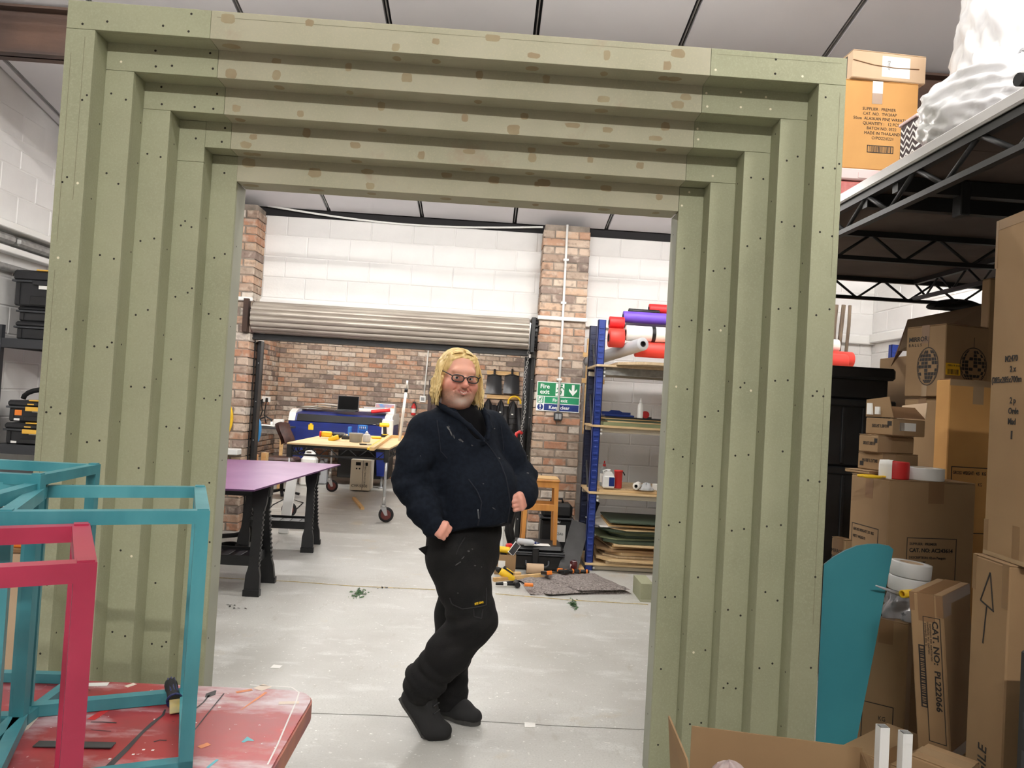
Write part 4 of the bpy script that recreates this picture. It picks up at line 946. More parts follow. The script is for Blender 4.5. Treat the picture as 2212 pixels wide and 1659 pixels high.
for nm, a, c, n in (('front_truss', (-WX, 0, zt), (WX, 0, zt), 10), ('back_truss', (-WX, wy1-wy0, zt), (WX, wy1-wy0, zt), 10), ('side_truss', (-WX, 0, zt), (-WX, wy1-wy0, zt), 18), ('side_truss', (WX, 0, zt), (WX, wy1-wy0, zt), 18)):
    truss(MB(), a, c, .1, .02, n, .007).build(nm, 'black_metal', wt)
wire = MB()
for k in range(26): wire.cyl((-WX, .05+k*.09, zt+.005), (WX, .05+k*.09, zt+.005), .003, 5)
stuff(wire.build('wire_deck', 'steel', wt))
for x in (-WX, WX):
    for y in (0, wy1-wy0):
        MB().cyl((x, y, .2), (x, y, wtz-.02), .0145 if x < 0 else .017, 12).build('post', 'steel', wt); MB().cbox(x-.03, x+.03, y-.03, y+.03, wtz-.17, wtz-.02, .006).build('corner_bracket', 'black_metal', wt)
        MB().cyl((x, y, .2), (x, y, .3), .021, 12).build('post_sleeve', 'galv', wt)
        cs = MB().cyl((x, y, .175), (x, y, .2), .035, 14).add([(x-.03, y+.02, .175), (x-.03, y-.03, .175), (x+.06, y-.02, .08), (x+.06, y+.02, .08)], [(0, 1, 2, 3)])
        for s in (-1, 1): cs.prism([(x-.035, .178), (x+.035, .178), (x+.055, .085), (x+.025, .08)], y+s*.026-.003, y+s*.026+.003, 'y')
        ca = cs.build('caster_fork', 'steel', wt)
        MB().lathe([(.0001, -.02), (.066, -.02), (.085, -.015), (.0895, 0), (.085, .015), (.066, .02), (.0001, .02)], 24, Matrix.Translation((x+.035, y, .09)) @ Matrix.Rotation(PI/2, 4, 'X')).build('wheel', 'rubber', ca)
        MB().lathe([(.0001, -.0225), (.055, -.0225), (.06, -.0205), (.06, .0205), (.055, .0225), (.0001, .0225)], 20, Matrix.Translation((x+.035, y, .09)) @ Matrix.Rotation(PI/2, 4, 'X')).build('wheel_hub', 'hub_red', ca) if 'hub_red' in MATS else None
M_('hub_red', (98, 44, 40), 0.4)
for ca in [o for o in wt.children if o.name.startswith('caster_fork')]:
    wx = [v.co for v in ca.data.vertices]; cx = sum(v.x for v in wx)/len(wx); 
    x = WX if cx > 0 else -WX; y = 0 if sum(v.y for v in wx)/len(wx) < 1 else wy1-wy0
    MB().lathe([(.0001, -.0225), (.055, -.0225), (.06, -.0205), (.06, .0205), (.055, .0225), (.0001, .0225)], 20, Matrix.Translation((x+.035, y, .09)) @ Matrix.Rotation(PI/2, 4, 'X')).build('wheel_hub', 'hub_red', ca)
# things on the work table
def onT(px, py):
    p = atZ(px, py, wtz+.001)
    if p.y > 10.85: p = Vector((atY(px, py, 10.85).x, 10.85, wtz+.001))
    return p
p = onT(697, 946); sa = thing('reciprocating_saw', 'yellow and black power saw lying on the plywood table, leftmost tool', 'saw', p, .05)
MB().cyl((-.04, 0, .05), (-.02, 0, .05), .04, 16).build('red_disc', 'red_plastic', sa); MB().cbox(-.02, .12, -.035, .035, .015, .09, .015).build('motor_body', 'yellow', sa); MB().cbox(.12, .3, -.03, .03, .03, .085, .02).build('grip', 'black_plastic', sa); MB().cbox(.25, .36, -.04, .04, .0, .05, .008).build('battery', 'black_plastic', sa)
p = onT(724, 952); drill('cordless_drill', 'yellow and black drill lying in front of the power saw on the plywood table', Matrix.Translation(p+Vector((0, 0, .035))) @ Matrix.Rotation(PI/2, 4, 'X') @ Matrix.Rotation(.4, 4, 'Z'))
p = onT(768, 955); tbx = thing('screw_tub', 'clear plastic tub of screws on the plywood table', 'tub', p)
M_('clear_tub', (196, 200, 202), 0.2, trans=0.4)
MB().lathe([(.075, 0), (.085, .1), (.09, .1), (.09, .115), (.0001, .116)], 20).build('tub_body', 'clear_tub', tbx); MB().lathe([(.074, .004), (.079, .06), (.0001, .062)], 18).build('screws', 'dark_grey', tbx)
p = onT(781, 955); bottle('lidded_jar', 'small white jar beside the clear tub of screws', p+Vector((.05, .06, 0)), .05, .14, 'clear_bag', 'white_plastic', cat='jar')
M_('case_blue', (44, 112, 190), 0.35)
p = onT(775, 936); bc = thing('bit_case', 'bright blue open drill-bit case on the plywood table', 'case', p)
MB().cbox(-.13, .12, -.14, .0, 0, .035, .006).build('tray', 'case_blue', bc)
b = MB()
for a in ((-.02, .12, .0, .02, 0, .02), (-.02, .0, .0, .02, .0, .16), (.1, .12, 0, .02, 0, .16), (-.02, .12, 0, .02, .14, .16), (-.02, .12, 0, .02, .08, .095), (-.02, .12, .016, .02, 0, .16)): b.cbox(*a, .004)
b.build('lid', 'case_blue', bc); MB().cbox(-.14, -.1, -.12, .0, .03, .13, .006).build('end_pocket', 'case_blue', bc)
for k in range(4): MB().cyl((.012+.026*k, -.005, .1), (.012+.026*k, -.005, .138), .006, 6).build('drill_bit', 'steel', bc)
p = onT(826, 944); drill('cordless_drill', 'yellow drill standing upright on its battery at the far end of the plywood table', Matrix.Translation(p+Vector((0, 0, .178))) @ Matrix.Rotation(PI, 4, 'Z'))
p = onT(818, 948); tag(MB().cbox(-.1, .04, -.03, .03, 0, .03, .01).build('yellow_tool', 'yellow'), 'low yellow tool lying in front of the standing drill', 'tool').location = p
p = onT(788, 962); pl = thing('pliers', 'dark pliers lying near the front edge of the plywood table', 'pliers', p, .3)
for s in (-1, 1): MB().tube([(-.06, s*.03, .012), (0, s*.012, .012), (.03, 0, .012)], .008, 6).build('handle', 'rubber', pl)
MB().cbox(.02, .08, -.012, .012, .003, .02, .004).build('jaws', 'steel', pl)
a_, b__ = onT(803, 974), onT(842, 938); plk = thing('pine_straightedge', 'narrow pine strip with yellow rule lying along the right of the plywood table', 'strip', a_)
d_ = (b__-a_); MB().bar((0, 0, .02), d_+Vector((0, 0, .02)), .05, .035).build('strip', 'pine', plk); MB().bar(Vector((-.05, .1, .012)), d_*.6+Vector((-.05, .1, .012)), .035, .02).build('rule', 'yellow', plk)
a_ = onT(848, 940); tag(MB().cbox(-.02, .32, -.03, .03, 0, .04, .002).build('pine_offcut', 'pine'), 'pine block at the far right corner of the plywood table', 'offcut').location = a_

# ------------------------------------------------------------------ laser cutter and its chiller
M_('laser_blue', (24, 44, 122), 0.4, var=0.15, scale=3); M_('laser_white', (232, 230, 226), 0.45); M_('smoked', (14, 14, 16), 0.5, spec=.2)
LY = 11.75; lx0, lx1 = atY(622, 920, LY).x, atY(846, 920, LY).x; LW = lx1-lx0
ztop = atY(700, 886, LY+.3).z; zb = atY(700, 958, LY).z-.08; zm = atY(720, 913, LY).z; zl = atY(720, 895, LY).z
ls = thing('laser_cutter', 'blue and white laser cutting machine against the back brick wall', 'machine', (lx0, LY, 0))
MB().cbox(0, LW, 0, .95, zb, zm, .01).build('cabinet', 'laser_blue', ls)
MB().prism([(0, zm), (.05, zl-.02), (.16, zl+.0), (.9, ztop), (.95, ztop), (.95, zm)], .10, LW-.12, 'x').build('lid', 'laser_blue', ls)
MB().prism([(-.008, zm+.004), (.046, zl-.02), (.052, zl-.02), (-.0, zm+.004)], .13, LW-.16, 'x').build('window', 'smoked', ls)
for a, c in ((-.0, .1), (LW-.12, LW)): MB().prism([(-.01, zm-.0), (.05, zl+.0), (.2, ztop), (.95, ztop), (.95, zm)], a, c, 'x').build('end_cheek', 'laser_white', ls)
MB().box(.12, LW-.15, -.008, .0, zb+.08, zm-.09).build('front_panel', 'laser_blue', ls)
MB().box(.32, .4, -.012, -.008, zm-.13, zm-.05).box(.34, .38, -.012, -.008, zm-.05, zm-.03).build('warning_sticker', 'yellow', ls)
MB().cbox(.75, LW-.05, .3, .9, .12, zb-.0, .01).build('lower_body', 'black_metal', ls)
lf = atZ(815, 1046, 0)
for x in (.06, LW-.22): MB().prism([(x, zb), (x+.2, zb), (x+.17, .2), (x+.03, .2)], .02, .18, 'y').build('leg', 'laser_blue', ls); MB().cyl((x+.1, .1, .03), (x+.1, .1, .2), .02, 10).cyl((x+.1, .1, 0), (x+.1, .1, .03), .045, 14).build('levelling_foot', 'steel', ls)
cp = atZ(776, 1044, 0); chl = thing('chiller_unit', 'cream box-shaped chiller unit on the floor under the work table', 'chiller', (cp.x, 11.33, 0), .0)
LYs = 11.33/cp.y
w_ = (atY(800, 1020, 11.33).x-atY(757, 1020, 11.33).x)/2; hc = atY(778, 993, 11.33).z
M_('cream', (222, 214, 196), 0.5)
chl.location = ((atY(800, 1020, 11.33).x+atY(757, 1020, 11.33).x)/2, 11.33, 0)
MB().cbox(-w_, w_, 0, .35, .02, hc, .006).build('casing', 'cream', chl); MB().box(w_*.22, w_*.26, -.002, 0, .03, hc-.01).build('panel_gap', 'dark_grey', chl)
MB().box(-w_*.5, 0, -.004, 0, hc*.82, hc*.92).build('display', 'smoked', chl); MB().box(w_*.5, w_*.7, -.004, 0, hc*.82, hc*.92).build('switch', 'smoked', chl)
for x in (-.4, -.1): MB().cyl((x*w_, -.008, hc*.72), (x*w_, 0, hc*.72), .012, 10).build('knob', 'black_plastic', chl)
text('lettering', 'CW-5200', .06, 'ink', chl, frame_M((-w_*.85, -.003, hc*.14), (1, 0, 0), (0, 0, 1)))
text('lettering', 'INDUSTRIAL CHILLER', .035, 'ink', chl, frame_M((w_*.55, -.003, hc*.22), (0, 0, 1), (-1, 0, 0)))
def jerry(lab, px, py, Y, w_, h_, m):
    p = atY(px, py, Y); t = thing('jerrycan', lab, 'jerrycan', (p.x, Y, 0))
    MB().cbox(-w_/2, w_/2, -.1, .1, 0, h_*.82, .03).build('can_body', m, t); MB().prism([(-w_/2+.03, h_*.8), (w_/2-.03, h_*.8), (w_/2-.07, h_*.93), (-w_/2+.05, h_*.93)], -.07, .07, 'y').build('shoulder', m, t); MB().cyl((w_*.25, 0, h_*.85), (w_*.25, 0, h_), .03, 12).build('cap', m, t); MB().tube([(-w_*.3, 0, h_*.9), (-w_*.25, 0, h_), (w_*.1, 0, h_), (w_*.15, 0, h_*.9)], .014, 8).build('handle', m, t)
jerry('white jerrycan on the floor behind the purple board', 668, 1005, 11.75, .24, atY(668, 974, 11.75).z, 'white_plastic')
jerry('grey jerrycan on the floor right of the white jerrycan', 698, 1005, 12.0, .16, atY(698, 990, 12.0).z, 'roll_grey')
# on the laser cutter
lz = ztop
lp = thing('laptop', 'open black laptop on top of the laser cutter', 'laptop', (atY(752, 890, 12.2).x, 12.15, lz))
M_('screen_black', (8, 8, 9), 0.7, spec=.1)
MB().cbox(-.17, .17, -.24, 0, 0, .018, .004).build('keyboard_base', 'dark_grey', lp)
sm = Matrix.Translation((0, 0, .018)) @ Matrix.Rotation(-.12, 4, 'X')
MB().cbox(-.17, .17, 0, .008, 0, .235, .003, sm).build('screen_lid', 'dark_grey', lp); MB().box(-.16, .16, -.001, 0, .012, .225, sm).build('screen', 'screen_black', lp)
def sheetp(name, lab, px, py, Y, w_, d_, th, rz, m='paper', z=None, tilt=0):
    p = atY(px, py, Y); o = tag(MB().grid(lambda u, v: Vector(((u-.5)*w_, (v-.5)*d_, th+.02*math.sin(PI*u)*math.sin(2*v+.5))), 8, 6).grid(lambda u, v: Vector(((u-.5)*w_, (v-.5)*d_, .02*math.sin(PI*u)*math.sin(2*v+.5))), 8, 6).build(name, m), lab, 'paper'); put(o, (p.x, Y, (z if z is not None else lz)+.002), rz); return o
sheetp('paper_stack', 'loose stack of papers at the left end of the laser cutter', 672, 888, 12.3, .35, .3, .03, .1)
sheetp('paper_sheet', 'large curled sheet of paper sloping over the laser cutter lid', 703, 884, 12.35, .45, .35, .03, -.2, 'paper', z=lz+.055)
for k, (px, lab, m) in enumerate(((782, 'white paper roll beside the laptop', 'roll_white'), (790, 'silver paper roll beside the laptop', 'roll_grey'), (800, 'white roll with dark end on the laser cutter', 'roll_white'))):
    p = atY(px, 892, 12.0); t = roll('paper_roll', lab, (p.x-.05, 11.98+.07*k, lz-.0+.035+.03*(k == 1)), .34, .032, m, dirv=(1, .35, 0)); del t['group']
t = roll('paper_roll', 'red roll lying at the right end of the laser cutter', (atY(802, 896, 11.95).x, 11.93, lz+.02), .3, .028, 'roll_red', dirv=(1, .1, .15)); del t['group']
M_('rainbow', (90, 150, 210), 0.4, rgb2=(236, 150, 90), scale=7)
p = atY(833, 886, 12.3); wbx = thing('printed_carton', 'white carton with a rainbow print at the right end of the laser cutter', 'box', (p.x, 12.3, lz)); MB().cbox(-.16, .16, -.1, .1, 0, .16, .004).build('carton', 'paper', wbx); MB().box(-.15, .15, -.102, -.1, .09, .15).build('print', 'rainbow', wbx)
p = atY(838, 905, 11.0); t = thing('white_canister', 'white plastic canister at the far end of the plywood table', 'canister', (p.x, 11.02, wtz+.001)); MB().cbox(-.08, .08, -.06, .06, 0, .26, .02).build('canister_body', 'white_plastic', t); MB().tube([(-.04, 0, .26), (-.03, 0, .3), (.03, 0, .3), (.04, 0, .26)], .010, 8).build('handle', 'white_plastic', t)
# pole, conduit, extinguisher
pa, pb = atZ(866, 1010, 0), None
PY_=10.2
t = thing("telescopic_pole", "tall white telescopic pole standing on the plywood table beside the man", "pole", (atY(871, 905, PY_).x, PY_, 0))
ta = atY(880, 822, PY_); q0 = atY(862, 960, PY_); sl = (ta.x-q0.x)/(ta.z-q0.z)
bx0 = (q0.x-sl*q0.z)-t.location.x; tx = ta.x-t.location.x
L0 = lambda z: Vector((bx0+sl*z, 0, z))
MB().cyl(L0(wtz+.002), L0(ta.z-.14), .019, 12).build('lower_tube', 'white_plastic', t); MB().cyl(L0(ta.z-.16), L0(ta.z-.11), .024, 12).build('collar', 'black_plastic', t); MB().cyl(L0(ta.z-.11), L0(ta.z), .014, 10).build('upper_tube', 'white_plastic', t)
p = atY(913, 862, YB-.05); t = thing('wall_socket', 'white socket box with conduit on the back brick wall', 'socket', (p.x, YB-.02, p.z))
MB().cbox(-.055, .055, -.04, .0, -.06, .06, .008).build('box', 'white_plastic', t); MB().cyl((.02, -.015, .06), (.05, -.015, 1.0), .012, 8).build('pipe', 'white_plastic', t); MB().cbox(-.03, .03, -.046, -.04, -.03, .03, .003).build('rocker', 'switch_grey', t)
p = atY(893, 885, YB-.1); t = thing('fire_extinguisher', 'small red fire extinguisher on the back brick wall', 'extinguisher', (p.x, YB-.075, p.z-.1)); t.scale = (.75, .75, .75)
MB().lathe([(.05, 0), (.055, .02), (.055, .2), (.03, .25), (.02, .26), (.02, .28)], 18).build('cylinder', 'red_plastic', t); MB().cbox(-.03, .05, -.015, .015, .28, .32, .004).build('valve', 'black_plastic', t); MB().tube([(.03, 0, .29), (.07, -.02, .22), (.065, -.03, .1)], .008, 6).build('hose', 'rubber', t); MB().lathe([(.0556, .06), (.0556, .16)], 18, capends=False).build('label_band', 'paper', t)
# shovels, hose and jackets on rails
def wallp(px, py): return atY(px, py, YB-.06)
p0, p1 = wallp(1054, 802), wallp(1121, 807)
for k, (py, lab) in enumerate(((803, 'upper pine hanging rail on the back brick wall'), (855, 'lower pine coat rail on the back brick wall'))):
    a = wallp(1052, py); c = wallp(1121, py+4); o = tag(MB().cbox(0, c.x-a.x, -.02, .02, -.035, .035, .003).build('hanging_rail', 'pine'), lab, 'rail'); o.location = (a.x, YB-.036, a.z-.01)
for k, px in enumerate((1067, 1105)):
    p = wallp(px, 830); t = thing('shovel_head', ['black shovel head hanging left on the pine rail', 'black shovel head hanging right on the pine rail'][k], 'shovel', (p.x, YB-.09, p.z))
    W2 = .125
    MB().grid(lambda u, v: Vector(((u-.5)*2*W2*(1+.18*(1-v)), -.05*math.cos((u-.5)*PI)*(.6+.4*v)+.02*math.sin(v*3), -.17+.32*v)), 10, 8).grid(lambda u, v: Vector(((u-.5)*2*W2*(1+.18*(1-v)), -.05*math.cos((u-.5)*PI)*(.6+.4*v)+.02*math.sin(v*3)+.012, -.17+.32*v)), 10, 8).build('blade', 'shovel_black' if 'shovel_black' in MATS else M_('shovel_black', (52, 54, 58), 0.3), t)
    MB().cyl((0, 0, .13), (0, 0, .27), .02, 10).build('socket', 'black_metal', t); MB().tube([(-W2, -.005, .14), (-.03, -.03, .165), (.03, -.03, .165), (W2, -.005, .14)], .012, 8).build('shoulder', 'black_metal', t)
p = wallp(1111, 866); tag(MB().tube([(.11*math.cos(PI*1.15*k/16-.2), 0, .11*math.sin(PI*1.15*k/16-.2)) for k in range(17)], .017, 8).build('yellow_hook', 'yellow'), 'yellow curved hose hook over the jackets on the coat rail', 'hook').location = (p.x, YB-.16, p.z-.03)
M_('jacket_black', (26, 26, 30), 0.55, var=0.3, scale=10)
def jacket(lab, px, py, w_, h_, seed):
    p = wallp(px, py); q = random.Random(seed); ph = q.uniform(0, 6); t = thing('hanging_jacket', lab, 'jacket', (p.x, YB-.1, p.z), group='jackets on the coat rail')
    def fn(u, v):
        a = 2*PI*u; wv = w_*(.12+.88*min(1, v*3)**.7)*(1-.1*v); return Vector((wv*math.cos(a), .05*math.sin(a)*(1+.35*math.sin(5*a+ph+4*v)), -h_*v))
    MB().grid(fn, 28, 14).build('jacket_body', 'jacket_black', t)
    for s in (-1, 1): MB().tube([(s*w_*.7, -.02, -h_*.12), (s*w_*.95, -.04, -h_*.5), (s*w_*.85, -.04, -h_*.9)], .05, 10, radii=[.05, .055, .04]).build('sleeve', 'jacket_black', t)
    bb = MB()
    for k in range(6): bb.tube([(-w_*.5, -.062, -h_*(.3+k*.1)), (0, -.075, -h_*(.31+k*.1)), (w_*.5, -.062, -h_*(.3+k*.1))], .006, 5)
    bb.build('quilting', 'black_plastic', t)
    MB().box(-.02, .015, -.068, -.066, -h_*.25, -h_*.23).build('logo_tag', 'paper', t)
jacket('black quilted jacket hanging on the coat rail nearest the shutter guide', 1108, 866, .16, 1.0, 1)
jacket('black jacket hanging in the middle of the coat rail', 1082, 864, .12, .9, 2)
jacket('black jacket hanging behind the man at the left of the coat rail', 1055, 862, .13, .8, 3)
# ------------------------------------------------------------------ left corner of the back room: desk, chair, wall tools
dY = 11.0
dk = thing('corner_desk', 'narrow desk with dark top in the left corner of the brick room', 'desk', (atY(580, 915, dY).x, dY, 0)); dz = atY(580, 922, dY).z; dw = atY(612, 920, dY).x-atY(545, 920, dY).x
MB().cbox(-dw/2, dw/2, 0, .68, dz-.03, dz, .003).build('desktop', 'dark_grey', dk)
for x in (-dw/2+.03, dw/2-.03): MB().cbox(x-.022, x+.022, .02, .065, 0, dz-.03, .003).build('leg', 'pine', dk)
MB().cbox(-dw/2, dw/2, .03, .05, dz-.1, dz-.03, .002).build('apron', 'galv', dk)
p = atY(577, 900, dY+.3); t = thing('headphones', 'black and white headphones on the corner desk', 'headphones', (p.x, dY+.25, dz)); MB().tube([(-.09, 0, .03), (-.08, 0, .1), (0, 0, .14), (.08, 0, .1), (.09, 0, .03)], .014, 8).build('headband', 'black_plastic', t)
for s in (-1, 1): MB().cyl((s*.075, 0, .035), (s*.11, 0, .035), .035, 14).build('ear_cup', 'white_plastic', t)
p = atY(585, 905, dY+.3); tag(MB().cbox(-.07, .07, -.05, .05, 0, .1, .004).build('white_carton', 'paper'), 'small white carton on the corner desk', 'box').location = (p.x+.08, dY+.45, dz)
sheetp('paper_sheet', 'loose papers on the corner desk', 570, 918, dY+.12, .3, .18, .005, .2, z=dz)
M_('leather', (72, 44, 38), 0.5, var=0.3, scale=20)
chp = atY(614, 935, 10.3); t = thing('office_chair', 'brown leather chair back beside the corner desk', 'chair', (chp.x, 10.35, 0))
MB().grid(lambda u, v: Vector((-.02+.1*(u-.5)+.05*math.cos(v*3), .0+.2*(u-.5), .72+.28*v+.03*math.sin(PI*u))), 8, 10).grid(lambda u, v: Vector((.03+.1*(u-.5)+.05*math.cos(v*3), .0+.2*(u-.5), .72+.28*v+.03*math.sin(PI*u))), 8, 10).build('backrest', 'leather', t)
MB().cbox(-.2, .2, -.2, .2, .45, .55, .03).build('seat', 'leather', t); MB().cyl((0, 0, .1), (0, 0, .45), .025, 10).build('column', 'black_metal', t)
for k in range(5): MB().bar((0, 0, .1), (.25*math.cos(k*1.2566), .25*math.sin(k*1.2566), .05), .04, .03).build('foot_spoke', 'black_metal', t)
M_('vac_blue', (52, 138, 202), 0.4)
def hung(name, lab, px, py, x, parts, cat):
    p = atX(px, py, x); t = thing(name, lab, cat, p)
    for nm, m, fn in parts: fn().build(nm, m, t)
for px_, py_, r_, lab, z_s in ((550, 930, .125, 'blue plastic tool pouch hanging low by the left guide rail', .95), (554, 775, .085, 'blue tool case hanging high by the left guide rail', .35)):
    p = atY(px_, py_, 8.55); t = thing('hanging_pouch', lab, 'pouch', p)
    MB().sphere((0, 0, 0), r_, 16, 12, (.62, .5, 1.35)).build('pouch', 'vac_blue', t); MB().cyl((0, 0, r_*1.3), (0, 0, r_*1.3+.05), .02, 8).build('hanger', 'white_plastic', t); MB().cbox(-.02, .035, -r_*.5-.006, -r_*.5+.01, r_*.5, r_*.5+.035, .003).build('yellow_tag', 'yellow', t)
    MB().tube([(0, 0, r_*1.3+.05), (0, -.1, r_*1.3+.12), (0, -.245, r_*1.3+.14)], .006, 6).build('wall_hook', 'steel', t)
hung('drill_auger', 'black spiral auger hanging on the left brick wall', 556, 840, -3.68, [('shaft', 'black_metal', lambda: MB().cyl((0, 0, -.25), (0, 0, .15), .014, 8)), ('spiral', 'black_metal', lambda: MB().tube([(.03*math.cos(k*.7), .03*math.sin(k*.7), -.25+k*.01) for k in range(40)], .008, 5))], 'auger')
hung('pink_sleeve', 'pink cloth hanging on the left brick wall by the guide rail', 547, 850, -3.68, [('cloth', 'pink_cloth', lambda: MB().grid(lambda u, v: Vector(((u-.5)*.08*(1+v), -.02*math.sin(u*9), .2-.4*v)), 8, 6).grid(lambda u, v: Vector(((u-.5)*.08*(1+v), -.02*math.sin(u*9)+.015, .2-.4*v)), 8, 6))], 'cloth') if 'pink_cloth' in MATS or M_('pink_cloth', (222, 120, 120), .8) else None
hung('pine_shelf_end', 'pine board end fixed high on the left brick wall', 557, 750, -3.68, [('board', 'pine', lambda: MB().cbox(-.05, .05, -.1, .1, -.25, .08, .003))], 'board')
hung('cable_plugs', 'black power plugs and cables on the left brick wall above the desk', 566, 868, -3.70, [('plug', 'black_plastic', lambda: MB().cbox(-.03, .02, -.03, .03, -.02, .05, .006).cbox(.06, .1, -.03, .03, -.0, .07, .006)), ('socket_plate', 'white_plastic', lambda: MB().cbox(-.06, .13, -.01, .035, .0, .09, .003)), ('lead', 'rubber', lambda: MB().tube([(0, -.03, -.02), (.03, -.04, -.15), (-.02, -.04, -.32), (.05, -.04, -.45)], .009, 6).tube([(.08, -.03, 0), (.06, -.04, -.2), (.1, -.04, -.35)], .009, 6))], 'plugs')
p = atZ(547, 1010, 0); 
t = thing('red_bag', 'red packaging leaning by the foot of the left guide rail', 'packaging', (atY(540, 990, 8.35).x, 8.4, 0)); MB().add([(-.05, 0, 0), (.06, 0, 0), (.05, .05, .45), (.02, .06, .8), (-.04, .05, .77), (-.05, .1, 0), (.06, .1, 0), (.05, .12, .45), (.02, .09, .8), (-.04, .1, .77)], [(0, 1, 2, 3, 4), (9, 8, 7, 6, 5), (0, 5, 6, 1), (1, 6, 7, 2), (2, 7, 8, 3), (3, 8, 9, 4), (4, 9, 5, 0)]).build('bag', 'roll_red2', t)
for k, (dx, rz, lab) in enumerate(((.0, .5, 'pine offcut standing by the left guide rail, left one'), (.08, -.3, 'pine offcut standing by the left guide rail, right one'))):
    o = tag(MB().cbox(-.03, .03, -.03, .03, 0, .72+.02*k, .002).build('pine_offcut', 'pine'), lab, 'offcut'); put(o, (atY(548, 990, 8.5).x+dx, 8.55+.1*k, 0), rz)
# ------------------------------------------------------------------ red work table, near left
mat_layers('red_table', (170, 58, 62), [((152, 70, 78), 2.0, 0.42, 0.62, (1, 2, 1), 1), ((216, 200, 204), 2.4, 0.51, 0.66, (1.2, 3.2, 1), 3.3), ((178, 48, 50), 3.2, 0.55, 0.66, (1.5, 1.5, 1), 8), ((150, 84, 96), 7, 0.62, 0.8, (0.6, 3, 1), 5), ((240, 236, 236), 60, 0.69, 0.71, None, 7), ((70, 56, 60), 40, 0.71, 0.73, (.5, 1, 1), 11)], rough=0.35)
M_('table_edge', (150, 92, 96), 0.5, rgb2=(188, 120, 96), scale=9)
TZ, TX0, TX1, TY0, TY1 = 0.74, -2.15, -0.373, 1.12, 1.868
tb = thing('folding_table', 'paint-splattered red folding table in the left foreground', 'table', (-1.26, 1.5, 0)); TO = Vector((-1.26, 1.5, 0))
def rrect(x0, x1, y0, y1, r, n=6):
    out = []
    for (cx, cy, a0) in ((x1-r, y1-r, 0), (x0+r, y1-r, PI/2), (x0+r, y0+r, PI), (x1-r, y0+r, 1.5*PI)):
        for k in range(n+1): a = a0+PI/2*k/n; out.append((cx+r*math.cos(a), cy+r*math.sin(a)))
    return out
def tadd(o): o.location = -TO; return o
tadd(MB().prism(rrect(TX0+.004, TX1-.004, TY0+.004, TY1-.004, .066), TZ-.004, TZ, 'z').build('table_top', 'red_table', tb))
tadd(MB().prism(rrect(TX0, TX1, TY0, TY1, .07), TZ-.045, TZ-.0045, 'z').build('table_rim', 'table_edge', tb))
for x in (TX0+.25, TX1-.3):
    lg = MB()
    for y in (TY0+.1, TY1-.1): lg.cyl((x, y, 0), (x, y, TZ-.045), .014, 10)
    lg.cyl((x, TY0+.1, .12), (x, TY1-.1, .12), .011, 8).cyl((x, TY0+.1, TZ-.07), (x, TY1-.1, TZ-.07), .011, 8); tadd(lg.build('folding_leg', 'dark_grey', tb))
def stroke(pts, wd, m, name='paint_streak', z=.0006, wds=None):
    P = [atZ(x, y, TZ) for x, y in pts]; b = MB(); L_, R_ = [], []
    for i, p in enumerate(P):
        t = (P[min(i+1, len(P)-1)]-P[max(i-1, 0)]).normalized(); n_ = Vector((-t.y, t.x, 0)); w_ = (wds[i] if wds else wd)/2
        L_.append(p+n_*w_+Vector((0, 0, z))); R_.append(p-n_*w_+Vector((0, 0, z)))
    n = len(P); b.add(L_+R_, [(i, i+1, n+i+1, n+i) for i in range(n-1)])
    return tadd(b.build(name, m, tb))
M_('paint_black', (58, 54, 58), 0.5); M_('paint_red', (214, 44, 44), 0.35); M_('paint_orange', (222, 130, 70), 0.4); M_('paint_teal', (86, 180, 192), 0.4); M_('paint_white', (240, 236, 232), 0.4); M_('masking', (238, 222, 206), 0.7)
stroke([(232, 1659), (270, 1622), (305, 1585), (330, 1562), (352, 1545), (357, 1533)], .008, 'paint_black', wds=[.014, .012, .008, .01, .006, .004])
stroke([(418, 1535), (440, 1517), (452, 1502)], .004, 'paint_black'); stroke([(446, 1507), (455, 1500), (466, 1492)], .02, 'paint_black', wds=[.008, .024, .004])
stroke([(416, 1583), (450, 1540), (484, 1498)], .003, 'paint_black'); stroke([(196, 1560), (222, 1560), (252, 1562)], .004, 'paint_black'); stroke([(196, 1577), (240, 1580)], .002, 'paint_black'); stroke([(332, 1603), (345, 1599), (360, 1600)], .004, 'paint_black')
stroke([(196, 1555), (240, 1527), (300, 1505)], .018, 'paint_red'); stroke([(100, 1480), (190, 1490), (195, 1492)], .002, 'paint_black'); stroke([(520, 1534), (545, 1517), (575, 1496)], .004, 'paint_orange', wds=[.002, .006, .008])
stroke([(510, 1496), (545, 1490)], .012, 'paint_orange'); stroke([(430, 1615), (452, 1607)], .014, 'paint_orange'); stroke([(355, 1659), (370, 1642)], .012, 'paint_orange')
stroke([(524, 1604), (535, 1596), (548, 1601)], .012, 'paint_teal', wds=[.006, .02, .003]); stroke([(448, 1659), (470, 1641)], .006, 'paint_teal')
stroke([(540, 1480), (600, 1483), (630, 1485), (646, 1496), (640, 1515), (624, 1552), (600, 1608), (578, 1652)], .0035, 'paint_white', 'white_line'); 
stroke([(602, 1519), (646, 1518)], .016, 'masking', 'masking_tape'); stroke([(556, 1490), (578, 1481)], .03, 'masking', 'masking_tape'); stroke([(168, 1480), (234, 1478)], .022, 'paper', 'paper_label'); stroke([(272, 1484), (292, 1477)], .014, 'masking', 'masking_tape')
stroke([(128, 1498), (90, 1530), (50, 1575), (40, 1580)], .02, 'masking', 'masking_tape')
for x, y in ((240, 1523), (270, 1516), (285, 1524), (310, 1620), (330, 1621), (288, 1630), (420, 1527), (474, 1528), (237, 1640)): stroke([(x-3, y), (x+3, y)], .006, 'paint_white', 'paint_fleck')
